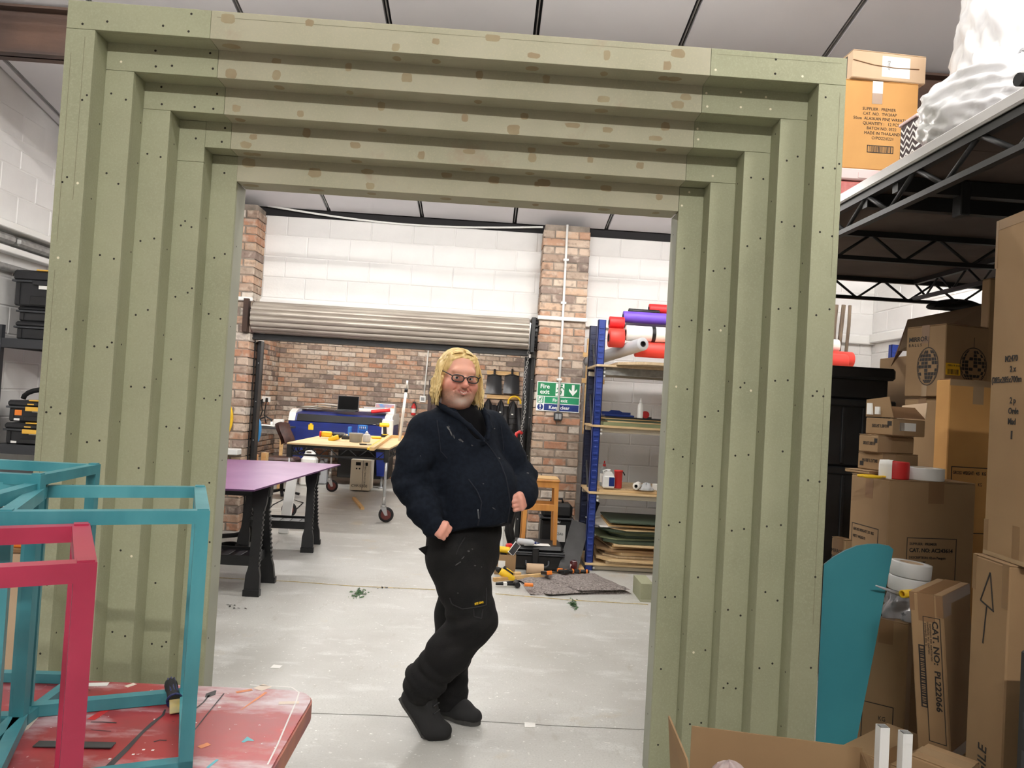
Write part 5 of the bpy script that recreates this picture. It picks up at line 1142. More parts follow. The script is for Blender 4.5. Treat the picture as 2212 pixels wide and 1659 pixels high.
text('lettering', 'FRAGILE', .014, 'ink', tb, Matrix.Translation(atZ(178, 1481, TZ)+Vector((0, 0, .001))-TO) @ Matrix.Rotation(.1, 4, 'Z')).hide_render = True
bpy.data.objects.remove([o for o in tb.children if o.name.startswith('lettering')][0])
p = atZ(200, 1613, TZ); tag(MB().cbox(-.09, .06, -.012, .012, 0, .003, .0008).build('steel_strip', 'slate'), 'flat dark steel strip lying on the red table', 'strip'); o = bpy.data.objects['steel_strip']; put(o, (p.x-.02, p.y, TZ+.0015), .05)
# scraper knife
a, c = atZ(383, 1540, TZ+.006), atZ(366, 1478, TZ+.03)
kn = thing('putty_knife', 'blue and black handled putty knife lying on the red table', 'knife', a); d = (c-a)
M_('knife_blue', (34, 40, 92), 0.3); M_('blade', (196, 182, 140), 0.4, 0.4, rgb2=(214, 190, 120), scale=40)
u = d.normalized(); sd = u.cross(Vector((0, 0, 1))).normalized(); Lk = d.length
MB().add([-sd*.016, sd*.016, u*(Lk*.36)+sd*.011+Vector((0, 0, .008)), u*(Lk*.36)-sd*.011+Vector((0, 0, .008))]+[q+Vector((0, 0, .0015)) for q in (-sd*.016, sd*.016, u*(Lk*.36)+sd*.011+Vector((0, 0, .008)), u*(Lk*.36)-sd*.011+Vector((0, 0, .008)))], [(0, 1, 2, 3), (4, 7, 6, 5), (0, 4, 5, 1), (1, 5, 6, 2), (2, 6, 7, 3), (3, 7, 4, 0)]).build('blade', 'blade', kn)
hp = [u*(Lk*(.34+.66*k/8))+Vector((0, 0, .004+.006*k/8)) for k in range(9)]
MB().tube(hp, .012, 12, radii=[.016, .0155, .0135, .013, .0135, .0145, .0145, .0125, .006]).build('handle', 'rubber', kn)
for s in (-.5, .1, .7): MB().tube([hp[k]+sd*(s*.011)+Vector((0, 0, .0125-.004*abs(s))) for k in range(2, 8)], .0022, 6).build('grip_strip', 'knife_blue', kn)
MB().tube([hp[0], hp[0]+u*.006], .018, 12).build('ferrule', 'knife_blue', kn)
# ------------------------------------------------------------------ square-tube frames on the table
M_('teal_tube', (52, 126, 136), 0.4, rgb2=(80, 152, 160), scale=9, stretch=(1, 1, .35)); M_('pink_tube', (152, 38, 66), 0.35, rgb2=(168, 48, 76), scale=5)
def cube_frame(lab, P0, u, w_, v, d_, z0, z1, t, m, name='tube_frame'):
    """open box frame of square tube; P0 = near corner, u along the near edge, v to the back"""
    P0 = Vector((P0[0], P0[1], 0)); u = Vector((*u, 0)).normalized(); v = Vector((-u.y, u.x, 0)) if v is None else v
    f = thing(name, lab, 'frame', (P0.x, P0.y, z0), group='painted square-tube frames on the red table')
    C = [Vector((0, 0, 0)), u*w_, u*w_+v*d_, v*d_]; h_ = z1-z0
    def tube(a, b_, nm):
        dd = (b_-a).normalized(); up = Vector((0, 0, 1)) if abs(dd.z) < .5 else u
        MB().bar(a, b_, t, t, up=up).build(nm, m, f)
    for c in C:
        tube(c+Vector((0, 0, 0)), c+Vector((0, 0, h_-t)), 'leg')
        MB().bar(c+Vector((0, 0, h_)), c+Vector((0, 0, h_+.003)), t*.8, t*.8, up=u).build('end_cap', m, f)
    for zz_ in (h_-t/2, t/2):
        for i in range(4):
            a, b_ = C[i], C[(i+1) % 4]; dd = (b_-a).normalized(); e = t/2 if i % 2 == 0 else -t/2
            z_ = zz_ if i % 2 == 0 or zz_ > .1 else zz_
            tube(a-dd*e+Vector((0, 0, z_)), b_+dd*e+Vector((0, 0, z_)), 'top_rail' if zz_ > .1 else 'bottom_rail')
    return f
TT = .025; z1 = TZ+.5; zf = TZ+.0015
cube_frame('teal painted square-tube frame nearest the right corner of the red table', (-.826, 1.33), (.9288, .3706), .318, None, .35, zf, z1, TT, 'teal_tube')
cube_frame('deep pink painted square-tube frame at the left edge of the photo', (-.555-.265, 1.08-.149), (.871, .49), .304, None, .30, zf, TZ+.48, .028, 'pink_tube')
zB = TZ+.53
qa, qb, qc = atZ(203, 1003, zB), atZ(83, 1025, zB), atZ(0, 1018, zB)
vv = Vector((qa.x-qb.x, qa.y-qb.y, 0)); dB = vv.length; vv.normalize(); uu = Vector((vv.y, -vv.x))
cube_frame('teal painted square-tube frame farthest back on the red table', (qb.x-uu.x*.3, qb.y-uu.y*.3), (uu.x, uu.y), .3, None, dB, zf, zB, .022, 'teal_tube')
qd, qe = atZ(107, 1043, z1+.012), atZ(0, 1074, z1+.012)
vv = Vector((qd.x-qe.x, qd.y-qe.y, 0)).normalized(); uu = Vector((vv.y, -vv.x))
qd = qd-Vector((uu.x, uu.y, 0))*.028
cube_frame('teal painted square-tube frame mostly cut off at the left, behind the pink one', (qd.x-vv.x*.3-uu.x*.3, qd.y-vv.y*.3-uu.y*.3), (uu.x, uu.y), .3, None, .3, zf, z1+.012, TT, 'teal_tube')
# ------------------------------------------------------------------ black shelving and tool boxes by the left wall
SY = 5.95
M_('shelf_black', (44, 46, 50), 0.5)
sr_ = thing('black_shelving', 'black steel shelving with tool boxes against the left wall', 'shelving', (XL+.02, SY, 0))
for x in (.045, .5):
    for y in (.02, 1.4): MB().box(x-.022, x-.018, y-.02, y+.02, 0, 1.86).box(x-.022, x+.022, y-.022, y-.018, 0, 1.86).box(x+.018, x+.022, y-.02, y+.02, 0, 1.86).build('upright', 'shelf_black', sr_)
zs = [atX(20, 752, -3.85).z, atX(10, 975, -3.85).z, .3]
for z in zs:
    MB().cbox(.045, .5, .0, .012, z-.0, z+.075, .003).build('end_beam', 'shelf_black', sr_); MB().cbox(.045, .5, 1.4, 1.412, z, z+.075, .003).build('end_beam', 'shelf_black', sr_)
    MB().cbox(.045, .5, .012, 1.4, z+.06, z+.072, .003).build('shelf_board', 'dark_grey', sr_)
    for x in (.03, .5): MB().cbox(x, x+.012, .012, 1.4, z, z+.06, .003).build('side_beam', 'shelf_black', sr_)
M_('toolbox_black', (34, 35, 38), 0.5, var=0.2, scale=8); M_('latch_yellow', (232, 182, 72), 0.45)
def toolbox(lab, x0, w_, y, z, h_, yellow=True, plain=False):
    t = thing('tool_box', lab, 'tool box', (x0, y, z)); lid = h_*.3
    MB().cbox(.012, w_-.012, .012, .4, 0, h_-lid-.004, .012).build('box_body', 'toolbox_black', t); MB().cbox(0, w_, 0, .41, h_-lid, h_, .016).build('lid', 'toolbox_black', t); MB().cbox(-.004, w_+.004, -.006, .415, h_-lid-.012, h_-lid+.004, .004).build('rim', 'dark_grey', t)
    if not plain:
        MB().cbox(w_*.33, w_*.72, -.008, .004, .01, h_*.28, .004).build('recess', 'black_plastic', t)
        MB().cbox(w_*.36, w_*.7, -.014, .0, h_-lid-.03, h_-lid+.004, .003).build('latch', 'latch_yellow' if yellow else 'toolbox_black', t)
        MB().cbox(w_*.4, w_*.74, -.004, .06, h_-.002, h_+.008, .003).build('handle_strip', 'latch_yellow', t)
        MB().box(w_*.46, w_*.62, -.001 if not yellow else .009, .0 if not yellow else .0115, h_*.48, h_*.58).build('name_label', 'paper', t)
        if yellow:
            MB().box(w_*.12, w_*.24, .010, .0115, h_*.06, h_*.16).build('name_label', 'paper', t)
            MB().box(w_*.38, w_*.5, -.0015, .0, h_-lid*.62, h_-lid*.45).build('badge', 'latch_yellow', t)
    for x in (.12, .88): MB().box(x*w_-.006, x*w_+.006, .004, .0125, .01, h_-lid-.02).build('rib', 'black_plastic', t)
    return t
bz = zs[1]+.0735; hb = (atX(40, 863, -3.7).z-bz)*.48
bx_ = atY(6, 940, SY+.03).x
t1 = toolbox('black tool box with yellow latch, lower of the pair on the left shelving', bx_+.0, .42, SY+.03, bz, hb)
t2 = toolbox('black tool box with orange label, upper of the yellow-latched pair on the shelving', bx_+.012, .42, SY+.03, bz+hb+.009, hb)
MB().box(.06, .115, .010, .0115, hb*.3, hb*.55).build('orange_label', 'orange', t2)
p = t2.location
b = MB().tube([(.06+.19*math.cos(PI*k/10), .15, .085*math.sin(PI*k/10)) for k in range(11)], .02, 8); t = thing('tool_belt', 'black curled belt with brown pouch on the upper yellow-latched tool box', 'belt', (p.x+.15, SY+.05, p.z+hb+.009)); b.build('belt', 'rubber', t); MB().sphere((.08, .12, .05), .06, 12, 8, (1.1, .8, .7)).build('pouch', 'leather', t)
o = tag(MB().grid(lambda u_, v_: Vector((.3*u_, .2*v_, .1-.09*u_+.01*math.sin(5*v_))), 8, 5).grid(lambda u_, v_: Vector((.3*u_, .2*v_, .105-.09*u_+.01*math.sin(5*v_))), 8, 5).build('paper_sheet', 'paper'), 'white paper sheet lying over the belt on the left shelving', 'paper'); o.location = (p.x+.22, SY+.12, p.z+hb+.01)
uz = zs[0]+.0735; h1 = atY(60, 662, SY+.05).z-uz
x1_ = atY(29, 720, SY+.05).x
t = toolbox('plain black storage box at the bottom of the stack on the top left shelf', x1_, .42, SY+.05, uz, h1*.55, plain=True); t = toolbox('plain black storage box second in the stack on the top left shelf', x1_+.01, .41, SY+.05, uz+h1*.55+.001, h1*.45, plain=True)
h3 = atY(60, 583, SY+.03).z-(uz+h1+.004)
toolbox('deep black tool box topmost in the stack on the top left shelf', x1_-.025, .45, SY+.03, uz+h1+.004, h3, yellow=False)
t = thing('black_stand', 'small black frame standing on the topmost black tool box', 'stand', (x1_+.34, SY+.2, uz+h1+h3+.012)); MB().bar((-.05, 0, .11), (.05, 0, 0), .02).build('strut', 'black_metal', t); MB().bar((-.06, 0, .11), (.12, 0, .09), .02).build('strut', 'black_metal', t)
# crates and packaging low behind the frames
lp_ = atY(20, 1110, 3.6)
t = thing('black_crate', 'black crate with white label behind the teal frames', 'crate', (lp_.x-.2, 3.55, 0)); MB().cbox(-.2, .5, 0, .5, 0, .98, .01).build('crate_body', 'toolbox_black', t); MB().box(.2, .27, -.002, 0, .83, .86).build('name_label', 'paper', t)
q = atY(40, 1180, 3.2); t = thing('orange_box', 'orange plastic box behind the teal frames', 'box', (q.x, 3.15, 0)); MB().cbox(-.12, .12, 0, .2, .76, .86, .005).build('tub', 'orange', t); MB().cbox(-.14, .14, -.01, .22, .74, .76, .004).build('base_tray', 'card_dark', t); MB().cbox(-.12, .12, .0, .2, 0, .74, .005).build('carton_below', 'cardboard_pale', t)
# ------------------------------------------------------------------ cartons
def carton(lab, M, w_, d_, h_, m='cardboard', tape='tape_brown', name='carton', flaps=True, group=None):
    t = thing(name, lab, 'box', M=M, group=group)
    MB().cbox(0, w_, 0, d_, 0, h_-.004, .004).build('carton_body', m, t)
    if flaps:
        MB().cbox(.001, w_-.001, .001, d_/2-.001, h_-.0035, h_, .001).build('flap', m, t); MB().cbox(.001, w_-.001, d_/2+.001, d_-.001, h_-.0035, h_, .001).build('flap', m, t)
    if tape:
        MB().box(-.0008, w_+.0008, d_/2-.025, d_/2+.025, h_, h_+.0006).box(-.0008, -.0002, d_/2-.025, d_/2+.025, h_-.09, h_+.0006).box(w_+.0002, w_+.0008, d_/2-.025, d_/2+.025, h_-.09, h_+.0006).build('tape', tape, t)
    return t
def FM(x, z): return frame_M((x, -.0009, z), (1, 0, 0), (0, 0, 1))       # on the front face
def LM(y, z): return frame_M((-.0009, y, z), (0, -1, 0), (0, 0, 1))      # on the left face
def rect_frame(t, x0, x1, z0, z1, wd, face='F', m='ink', name='print_border'):
    b = MB()
    for a in ((x0, x1, z0, z0+wd), (x0, x1, z1-wd, z1), (x0, x0+wd, z0, z1), (x1-wd, x1, z0, z1)):
        if face == 'F': b.box(a[0], a[1], -.0009, -.0003, a[2], a[3])
        else: b.box(-.0009, -.0003, a[0], a[1], a[2], a[3])
    return b.build(name, m, t)
def barcode(t, x0, x1, z0, z1, face='F', horiz=False, seed=1):
    b = MB(); q = random.Random(seed); u = (z0 if horiz else x0); e = (z1 if horiz else x1)
    while u < e:
        k = q.choice((.002, .003, .005)); v = min(u+k, e)
        c = (x0, x1, u, v) if horiz else (u, v, z0, z1)
        if face == 'F': b.box(c[0], c[1], -.0009, -.0003, c[2], c[3])
        else: b.box(-.0009, -.0003, c[0], c[1], c[2], c[3])
        u = v+q.choice((.002, .003, .004))
    return stuff(b.build('barcode', 'ink', t))
def patch(t, x0, x1, z0, z1, m, name='tape', face='F', th=.0007):
    b = MB()
    if face == 'F': b.box(x0, x1, -th, -.0001, z0, z1)
    else: b.box(-th, -.0001, x0, x1, z0, z1)
    return b.build(name, m, t)
def edge_box(lab, px, py, Y, rz, pxL, pxR, z0, m='cardboard', py_shift=0, maxd=.6, zt=None, dmin=.05, **k):
    """carton whose nearest vertical edge tops out at pixel (px,py) at depth Y"""
    E = atY(px, py, Y); c, s = math.cos(rz), math.sin(rz); h_ = E.z-z0
    def solve(pxx, dx, dy):
        r = ray(pxx, py); q = r.x/r.y; return (E.x-q*E.y)/(q*dy-dx)
    b_ = solve(pxR, c, s) if pxR else .4; a_ = solve(pxL, -s, c) if pxL else .4
    b_ = max(dmin, min(maxd, b_)); a_ = max(dmin, min(maxd, a_))
    M = Matrix.Translation((E.x, E.y, z0)) @ Matrix.Rotation(rz, 4, 'Z')
    return carton(lab, M, b_, a_, h_, m, **k), b_, a_, h_

# ------------------------------------------------------------------ high rack of black trusses
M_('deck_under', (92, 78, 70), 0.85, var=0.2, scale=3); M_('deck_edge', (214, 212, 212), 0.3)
XT, ZT_ = 1.603, 2.472
rk2 = thing('high_rack', 'high black truss-beam rack with a boarded top above the cardboard boxes', 'rack', (XT, 5.0, 0))
ro = Vector((XT, 5.0, 0))
def radd(o): o.location = -ro; return o
RY0, RY1, RX1 = 0.2, 5.0, 4.12
radd(truss(MB(), (XT, RY0, ZT_), (XT, RY1, ZT_), .115, .03, 26, .010).build('long_truss', 'black_metal', rk2))
radd(truss(MB(), (2.9, RY0, ZT_), (2.9, RY1, ZT_), .115, .03, 34, .007).build('long_truss', 'black_metal', rk2))
radd(truss(MB(), (RX1, RY0, ZT_), (RX1, RY1, ZT_), .115, .03, 34, .007).build('long_truss', 'black_metal', rk2))
radd(truss(MB(), (XT, RY1, ZT_), (RX1, RY1, ZT_), .13, .03, 14, .008).build('end_truss', 'black_metal', rk2))
radd(truss(MB(), (XT, 3.8, ZT_), (RX1, 3.8, ZT_), .13, .03, 14, .008).build('cross_truss', 'black_metal', rk2))
radd(truss(MB(), (XT, RY0, ZT_), (RX1, RY0, ZT_), .13, .03, 14, .008).build('end_truss', 'black_metal', rk2))
for y in (2.93, 3.17): radd(MB().box(XT, RX1, y-.02, y+.02, ZT_-.05, ZT_+.01).build('joist', 'black_metal', rk2))
radd(MB().cbox(1.86, 1.9, 2.9, 2.96, ZT_-.13, ZT_+.01, .004).build('hanger_bracket', 'black_metal', rk2))
for x in (XT, RX1):
    for y in (RY0, RY1): radd(MB().cbox(x-.03, x+.03, y-.03, y+.03, 0, ZT_+.01, .004).build('post', 'black_metal', rk2))
for k in range(4):
    y0 = RY0-.03+k*(RY1-RY0+.06)/4; y1 = y0+(RY1-RY0+.06)/4-.003
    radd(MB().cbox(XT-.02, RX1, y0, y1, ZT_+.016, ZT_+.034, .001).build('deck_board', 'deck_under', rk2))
radd(MB().cbox(XT-.03, XT+.0, RY0-.03, RY1+.03, ZT_+.016, ZT_+.062, .006).build('deck_edging', 'deck_edge', rk2))
ZD = ZT_+.035
# on the deck
DY = 3.6
pb = atY(1818, 362, DY); bw = atY(1977, 362, DY).x-pb.x
tub = thing('storage_tub', 'clear plastic tub of red contents under the wreath carton on the rack', 'tub', (pb.x-.02, DY, ZD)); th_ = pb.z-ZD-.002
M_('tub_clear', (232, 206, 204), 0.3); M_('tub_red', (190, 104, 100), 0.6, rgb2=(206, 132, 126), scale=30)
MB().cbox(0, .5, 0, .36, 0, th_*.74, .01).build('tub_body', 'tub_red', tub); MB().cbox(-.01, .51, -.01, .37, th_*.76, th_, .006).build('lid', 'tub_clear', tub)
for x in (.1, .2, .3): MB().box(x, x+.06, -.013, -.01, th_*.8, th_*.92).build('lid_rib', 'tub_clear', tub)
wc_h = atY(1830, 170, DY).z-pb.z
wc = carton('warm yellow-brown wreath carton with printed supplier text on the rack', Matrix.Translation((pb.x, DY, pb.z)), bw, .35, wc_h, 'cardboard_warm', tape=None)
patch(wc, bw*.37, bw*.51, wc_h*.86, wc_h*.995, 'paper', 'tape'); patch(wc, bw*.37, bw*.51, wc_h*.74, wc_h*.86, 'tape_brown')
for k, (s, sx_) in enumerate((('SUPPLIER : PREMIER', .5), ('CAT. NO.  TW20AP', .47), ('50cm  ALASKAN PINE WREATH', .47), ('QUANTITY :   12 PCS', .5), ('BATCH NO. 0522', .5), ('MADE IN THAILAND', .52), ('O/PO22/0221', .52))):
    text('lettering', s, bw*.056, 'ink', wc, FM(bw*.5+(k*.004-.01), wc_h*(.665-k*.054)), align='CENTER', sx=.95)
rect_frame(wc, bw*.33, bw*.69, wc_h*.19, wc_h*.275, .004); barcode(wc, bw*.36, bw*.66, wc_h*.2, wc_h*.265)
t2z = pb.z+wc_h+.002; e2 = atY(1850, 108, DY-.01); w2 = atY(2003, 122, DY).x-e2.x; h2_ = e2.z-t2z
sc2 = carton('crushed pale carton with an address label on top of the wreath carton', Matrix.Translation((e2.x-.02, DY-.02, t2z)) @ Matrix.Rotation(.06, 4, 'Z'), w2+.02, .33, h2_, 'cardboard_pale', tape=None)
patch(sc2, w2*.42, w2*.82, h2_*.12, h2_*.86, 'paper', 'address_label', th=.001)
barcode(sc2, w2*.7, w2*.78, h2_*.4, h2_*.78, seed=4); text('lettering', 'EHSIV', h2_*.13, 'ink', sc2, frame_M((w2*.5, -.0016, h2_*.7), (0, 0, -1), (1, 0, 0)))
b = MB().tube([(.0, -.002, h2_*.62), (w2*.3, -.002, h2_*.5), (w2*.6, -.002, h2_*.46), (w2*.95, -.002, h2_*.5)], .0022, 5); b.build('crease', 'card_dark', sc2)
patch(sc2, .05, .14, h2_*.1, h2_*.9, 'ink', 'side_mark', 'L'); patch(sc2, .075, .115, h2_*.25, h2_*.6, 'latch_yellow', 'side_mark', 'L', th=.0012)
# patterned fabric box
M_('fabric_dark', (74, 62, 62), 0.85)
cvp = atY(1977, 330, 3.15); cvt = atY(1982, 252, 3.15).z
cv = thing('chevron_box', 'brown and white zigzag-patterned storage box on the rack', 'box', (cvp.x, 3.15, ZD)); ch_ = cvt-ZD; cwid = .36
MB().cbox(0, cwid, 0, .13, 0, ch_, .006).build('box_body', 'fabric_dark', cv); MB().cbox(-.006, cwid+.006, -.006, .136, ch_-.0, ch_+.014, .003).build('rim', 'tub_clear', cv)
zz_ = MB(); amp = .024; per = .048; row = .03
k = 0; z = .01
while z < ch_-amp-.01:
    x = .0
    while x < cwid-per/2:
        for (xa, za, xb, zb_) in ((x, z, x+per/2, z+amp), (x+per/2, z+amp, x+per, z)):
            if xb <= .13: zz_.add([(-.001, xa, za), (-.001, xb, zb_), (-.001, xb, zb_+.011), (-.001, xa, za+.011)], [(0, 1, 2, 3)])
            if xb <= cwid: zz_.add([(xa, -.001, za), (xb, -.001, zb_), (xb, -.001, zb_+.011), (xa, -.001, za+.011)], [(0, 1, 2, 3)])
        x += per
    z += row
stuff(zz_.build('zigzag_pattern', 'paper', cv))
# big white sacks
M_('white_sack', (240, 240, 240), 0.35, rgb2=(226, 226, 228), scale=8); M_('webbing', (120, 120, 124), 0.8, rgb2=(200, 200, 202), scale=160, lo=.45, hi=.55)
def sack(lab, c, sx_, sy_, sz_, seed, nu=110, nv=70):
    q = random.Random(seed); W8 = [(q.uniform(-9, 9), q.uniform(-9, 9), q.uniform(-9, 9), q.uniform(0, 6)) for _ in range(9)]
    t = thing('white_sack', lab, 'sack', c)
    def fn(u, v):
        a = 2*PI*u; f = PI*v; r = math.sin(f)**.6; zc = -math.copysign(abs(math.cos(f))**.8, math.cos(f))
        n_ = Vector((math.cos(a)*r, math.sin(a)*r, zc)); w__ = sum(math.sin(A*n_.x+B*n_.y+C*n_.z+D)*abs(math.sin(B*n_.x-A*n_.z)) for A, B, C, D in W8)/len(W8)
        w2_ = sum(abs(math.sin(1.5*A*n_.x+1.4*C*n_.y+1.6*B*n_.z+D)) for A, B, C, D in W8)/len(W8)-.64; k = 1+.14*w__+.20*w2_; return Vector((sx_*n_.x*k, sy_*n_.y*k, sz_+sz_*n_.z*(k if n_.z > 0 else 1)))
    MB().grid(fn, nu, nv).build('sack_body', 'white_sack', t); return t
s1c = atY(2130, 250, 2.75)
s1x = atY(2020, 230, 2.72).x+.27
s1 = sack('bulging white sack with grey webbing handles at the edge of the rack', (s1x, 2.72, ZD+.005), .29, .28, .165, 3)
hp_ = [Vector((-.07, -.12, .27)), Vector((-.05, -.16, .335)), Vector((.01, -.17, .35)), Vector((.05, -.14, .27))]
MB().tube(hp_, .017, 4).build('webbing_handle', 'webbing', s1)
st_ = MB(); 
for s in (-1, 1): pass
MB().grid(lambda u, v: Vector((.13+.035*(u-.5)*2-.02*v, -.30+.1*abs(v-.45)**2*2.2, .03+.24*v)), 3, 10).grid(lambda u, v: Vector((.13+.035*(u-.5)*2-.02*v, -.295+.1*abs(v-.45)**2*2.2, .03+.24*v)), 3, 10).build('webbing_strap', 'webbing', s1)
sack('tall white plastic sack behind the handled sack on the rack', (2.66, 3.32, ZD+.005), .56, .32, .66, 5)
t = thing('black_handle_end', 'black rubber handle end beside the white sacks at the photo edge', 'handle', atY(2206, 172, 2.3)); MB().cyl((0, 0, 0), (.3, .03, .03), .017, 12).build('rod', 'black_metal', t); MB().cyl((-.012, -.001, -.001), (.06, .005, .005), .021, 12).build('grip', 'rubber', t)

# ------------------------------------------------------------------ boxes under the rack
def disco(t, cx, cz, rx, rz_, face):
    b = MB(); bb = MB(); P = (lambda x, z, o=-.0009: (x, o, z)) if face == 'F' else (lambda y, z, o=-.0009: (o, y, z))
    sg = 1 if face == 'F' else -1
    n = 28; ring = [P(cx+sg*rx*math.cos(2*PI*k/n), cz+rz_*math.sin(2*PI*k/n)) for k in range(n)]; inner = [P(cx+sg*rx*.95*math.cos(2*PI*k/n), cz+rz_*.95*math.sin(2*PI*k/n)) for k in range(n)]
    b.add(ring+inner, [(k, (k+1) % n, n+(k+1) % n, n+k) for k in range(n)])
    b.add([P(cx-rx*.02, cz+rz_), P(cx+rx*.02, cz+rz_), P(cx+rx*.02, cz+rz_*1.55), P(cx-rx*.02, cz+rz_*1.55)], [(0, 1, 2, 3)])
    q = random.Random(int(cx*1000)+3); rows = 9
    for i in range(rows):
        f0, f1 = -.92+1.84*i/rows, -.92+1.84*(i+1)/rows-.03; m_ = 8
        for j in range(m_):
            if q.random() < .28: continue
            a0, a1 = -PI/2*.96+PI*.96*j/m_, -PI/2*.96+PI*.96*(j+1)/m_-.05
            vs = []
            for (f, a) in ((f0, a0), (f0, a1), (f1, a1), (f1, a0)): vs.append(P(cx+rx*.93*math.sqrt(max(0, 1-f*f))*math.sin(a), cz+rz_*.93*f))
            b.add(vs, [(0, 1, 2, 3)])
    return b.build('mirror_ball_print', 'ink', t)
mb, mw, md, mh = edge_box('brown carton with a printed mirror ball on two sides', 2045, 698, 3.55, .2, 1960, 2143, atY(2047, 857, 3.55).z, 'cardboard')
text('lettering', 'MIRROR', mh*.095, 'ink', mb, LM(md*.93, mh*.78), bold=.0006); text('lettering', 'BALLS', mh*.06, 'ink', mb, LM(md*.93, mh*.71), spacing=1.7)
disco(mb, md*.42-.0, mh*.42, md*.27, mh*.27, 'L'); disco(mb, mw*.62, mh*.45, mw*.30, mh*.25, 'F')
patch(mb, mw*.02, mw*.34, mh*.3, mh*.46, 'yellow', 'yellow_label'); barcode(mb, mw*.06, mw*.3, mh*.31, mh*.38, seed=8); text('lettering', 'MIRROR BALL', .012, 'ink', mb, FM(mw*.06, mh*.42))
patch(mb, md*.45, md*.6, mh*.78, mh*1.0, 'tape_clear', 'tape', 'L'); patch(mb, md*.42, md*.55, .0, mh*.16, 'tape_clear', 'tape', 'L')
zc = atY(2034, 862, 3.5).z
u2, uw, ud, uh = edge_box('plain tall brown carton under the mirror ball carton', 2034, 863, 3.52, .2, 1954, 2110, 0.0, 'cardboard')
# open flap carton behind
fo = thing('open_carton', 'large pale open carton with a raised flap behind the mirror ball carton', 'box', (2.45, 4.25, 0))
a0, a1, a2, a3 = atY(1941, 758, 4.2), atY(2125, 760, 4.2), atY(2140, 655, 4.62), atY(1962, 690, 4.62)
L0_ = Vector((2.45, 4.25, 0)); V = [a0-L0_, a1-L0_, a2-L0_, a3-L0_]
MB().add(V+[v+Vector((0, .006, 0)) for v in V], [(0, 1, 2, 3), (7, 6, 5, 4), (0, 4, 5, 1), (1, 5, 6, 2), (2, 6, 7, 3), (3, 7, 4, 0)]).build('raised_flap', 'cardboard_pale', fo)
MB().cbox(.1, .75, -.03, .5, 0, a0.z-.002, .004).build('carton_body', 'cardboard', fo)
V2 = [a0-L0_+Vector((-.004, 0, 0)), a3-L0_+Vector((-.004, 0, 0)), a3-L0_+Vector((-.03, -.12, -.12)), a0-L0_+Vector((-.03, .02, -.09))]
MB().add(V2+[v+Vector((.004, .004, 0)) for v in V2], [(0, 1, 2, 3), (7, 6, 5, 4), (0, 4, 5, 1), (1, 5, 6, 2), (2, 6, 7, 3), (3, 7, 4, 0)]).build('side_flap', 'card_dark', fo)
crumple('bin_liner', 'black plastic bag bulging out behind the raised carton flap', (atY(2070, 650, 4.8).x, 4.8, atY(2090, 664, 4.8).z-.02), .2, .08, .06, 'black_plastic', 12)
tag(carton('grey-brown tall carton half hidden behind the near tall carton', Matrix.Translation((atY(2131, 650, 3.62).x, 3.6, 0)), .4, .06, atY(2135, 600, 3.6).z, 'cardboard', tape=None), 'grey-brown tall carton half hidden behind the near tall carton', 'box')
# pale box with open dark top
pgx = atY(2050, 818, 3.3); gh = pgx.z
pg = carton('pale brown carton marked gross weight beside the stacked cartons', Matrix.Translation((pgx.x, 3.29, 0)) @ Matrix.Rotation(.02, 4, 'Z'), .36, .10, gh, 'cardboard_warm', tape=None, flaps=False)
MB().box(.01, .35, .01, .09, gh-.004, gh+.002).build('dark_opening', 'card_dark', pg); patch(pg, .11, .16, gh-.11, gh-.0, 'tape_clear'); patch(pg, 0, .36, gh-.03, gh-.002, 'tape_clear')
zg = atY(2080, 1008, 3.3).z; rect_frame(pg, .022, .34, zg-.3, zg, .004)
text('lettering', 'GROSS WEIGHT:  4.5   KG', .022, 'ink', pg, FM(.03, zg-.035), sx=.62, bold=.0003); text('lettering', 'KG', .022, 'ink', pg, FM(.15, zg-.085), sx=.62)
# AC243614 box and what stands on it
ac, aw, ad, ah = edge_box('wide brown carton with a printed catalogue number frame, tape and scissors on top', 1922, 1036, 2.95, .12, 1839, 2109, 0.0, 'cardboard')
zf_ = atY(1990, 1160, 2.99).z
f0 = aw*.225; f1 = aw*.80; rect_frame(ac, f0, f1, zf_-.30, zf_, .003)
for s, dx, dz, sz, bo in (('SUPPLIER:  PREMIER', .012, .030, .0145, .0002), ('CAT. NO: AC243614', .012, .058, .022, .0006), ('DESCRIPTION: 42cm Penguin', .012, .085, .0135, .0002), ('QTY:        1PC', .012, .104, .0125, .0002), ('672A', .085, .125, .0125, .0002), ('GML', .085, .144, .0125, .0002), ('PO243234', .085, .19, .0125, .0002)):
    text('lettering', s, sz, 'ink', ac, FM(f0+dx, zf_-dz), bold=bo, sx=1.0)
zl_ = atY(1870, 1142, 3.0).z; rect_frame(ac, ad*.22, ad*.92, zl_-.2, zl_, .003, 'L')
text('lettering', 'GROSS WEIGHT: 3.5  KG', .017, 'ink', ac, LM(ad*.88, zl_-.03), sx=.75); text('lettering', 'NETT WEIGHT:', .017, 'ink', ac, LM(ad*.88, zl_-.06), sx=.75)
patch(ac, aw*.45, aw*.63, ah-.09, ah-.001, 'tape_brown')
az = ah+.0008
def topz(px, py): return atZ(px, py, az)
q = Vector((atY(1938, 1010, 3.0).x, 3.0, az)); tr1 = thing('tape_pack', 'shrink-wrapped red and white tape roll on the wide carton', 'tape', (q.x, q.y+.02, az))
MB().lathe([(.025, 0), (.055, 0), (.056, .004), (.056, .066), (.055, .07), (.025, .07), (.025, 0)], 26, capends=False).build('tape_roll', 'red_plastic', tr1)
MB().lathe([(.0575, -.0), (.0585, .01), (.0585, .055), (.056, .073), (.02, .076)], 20, Matrix.Rotation(2.3, 4, 'Z'), ang=1.75, capends=False).build('white_wrapper', 'paper', tr1); 
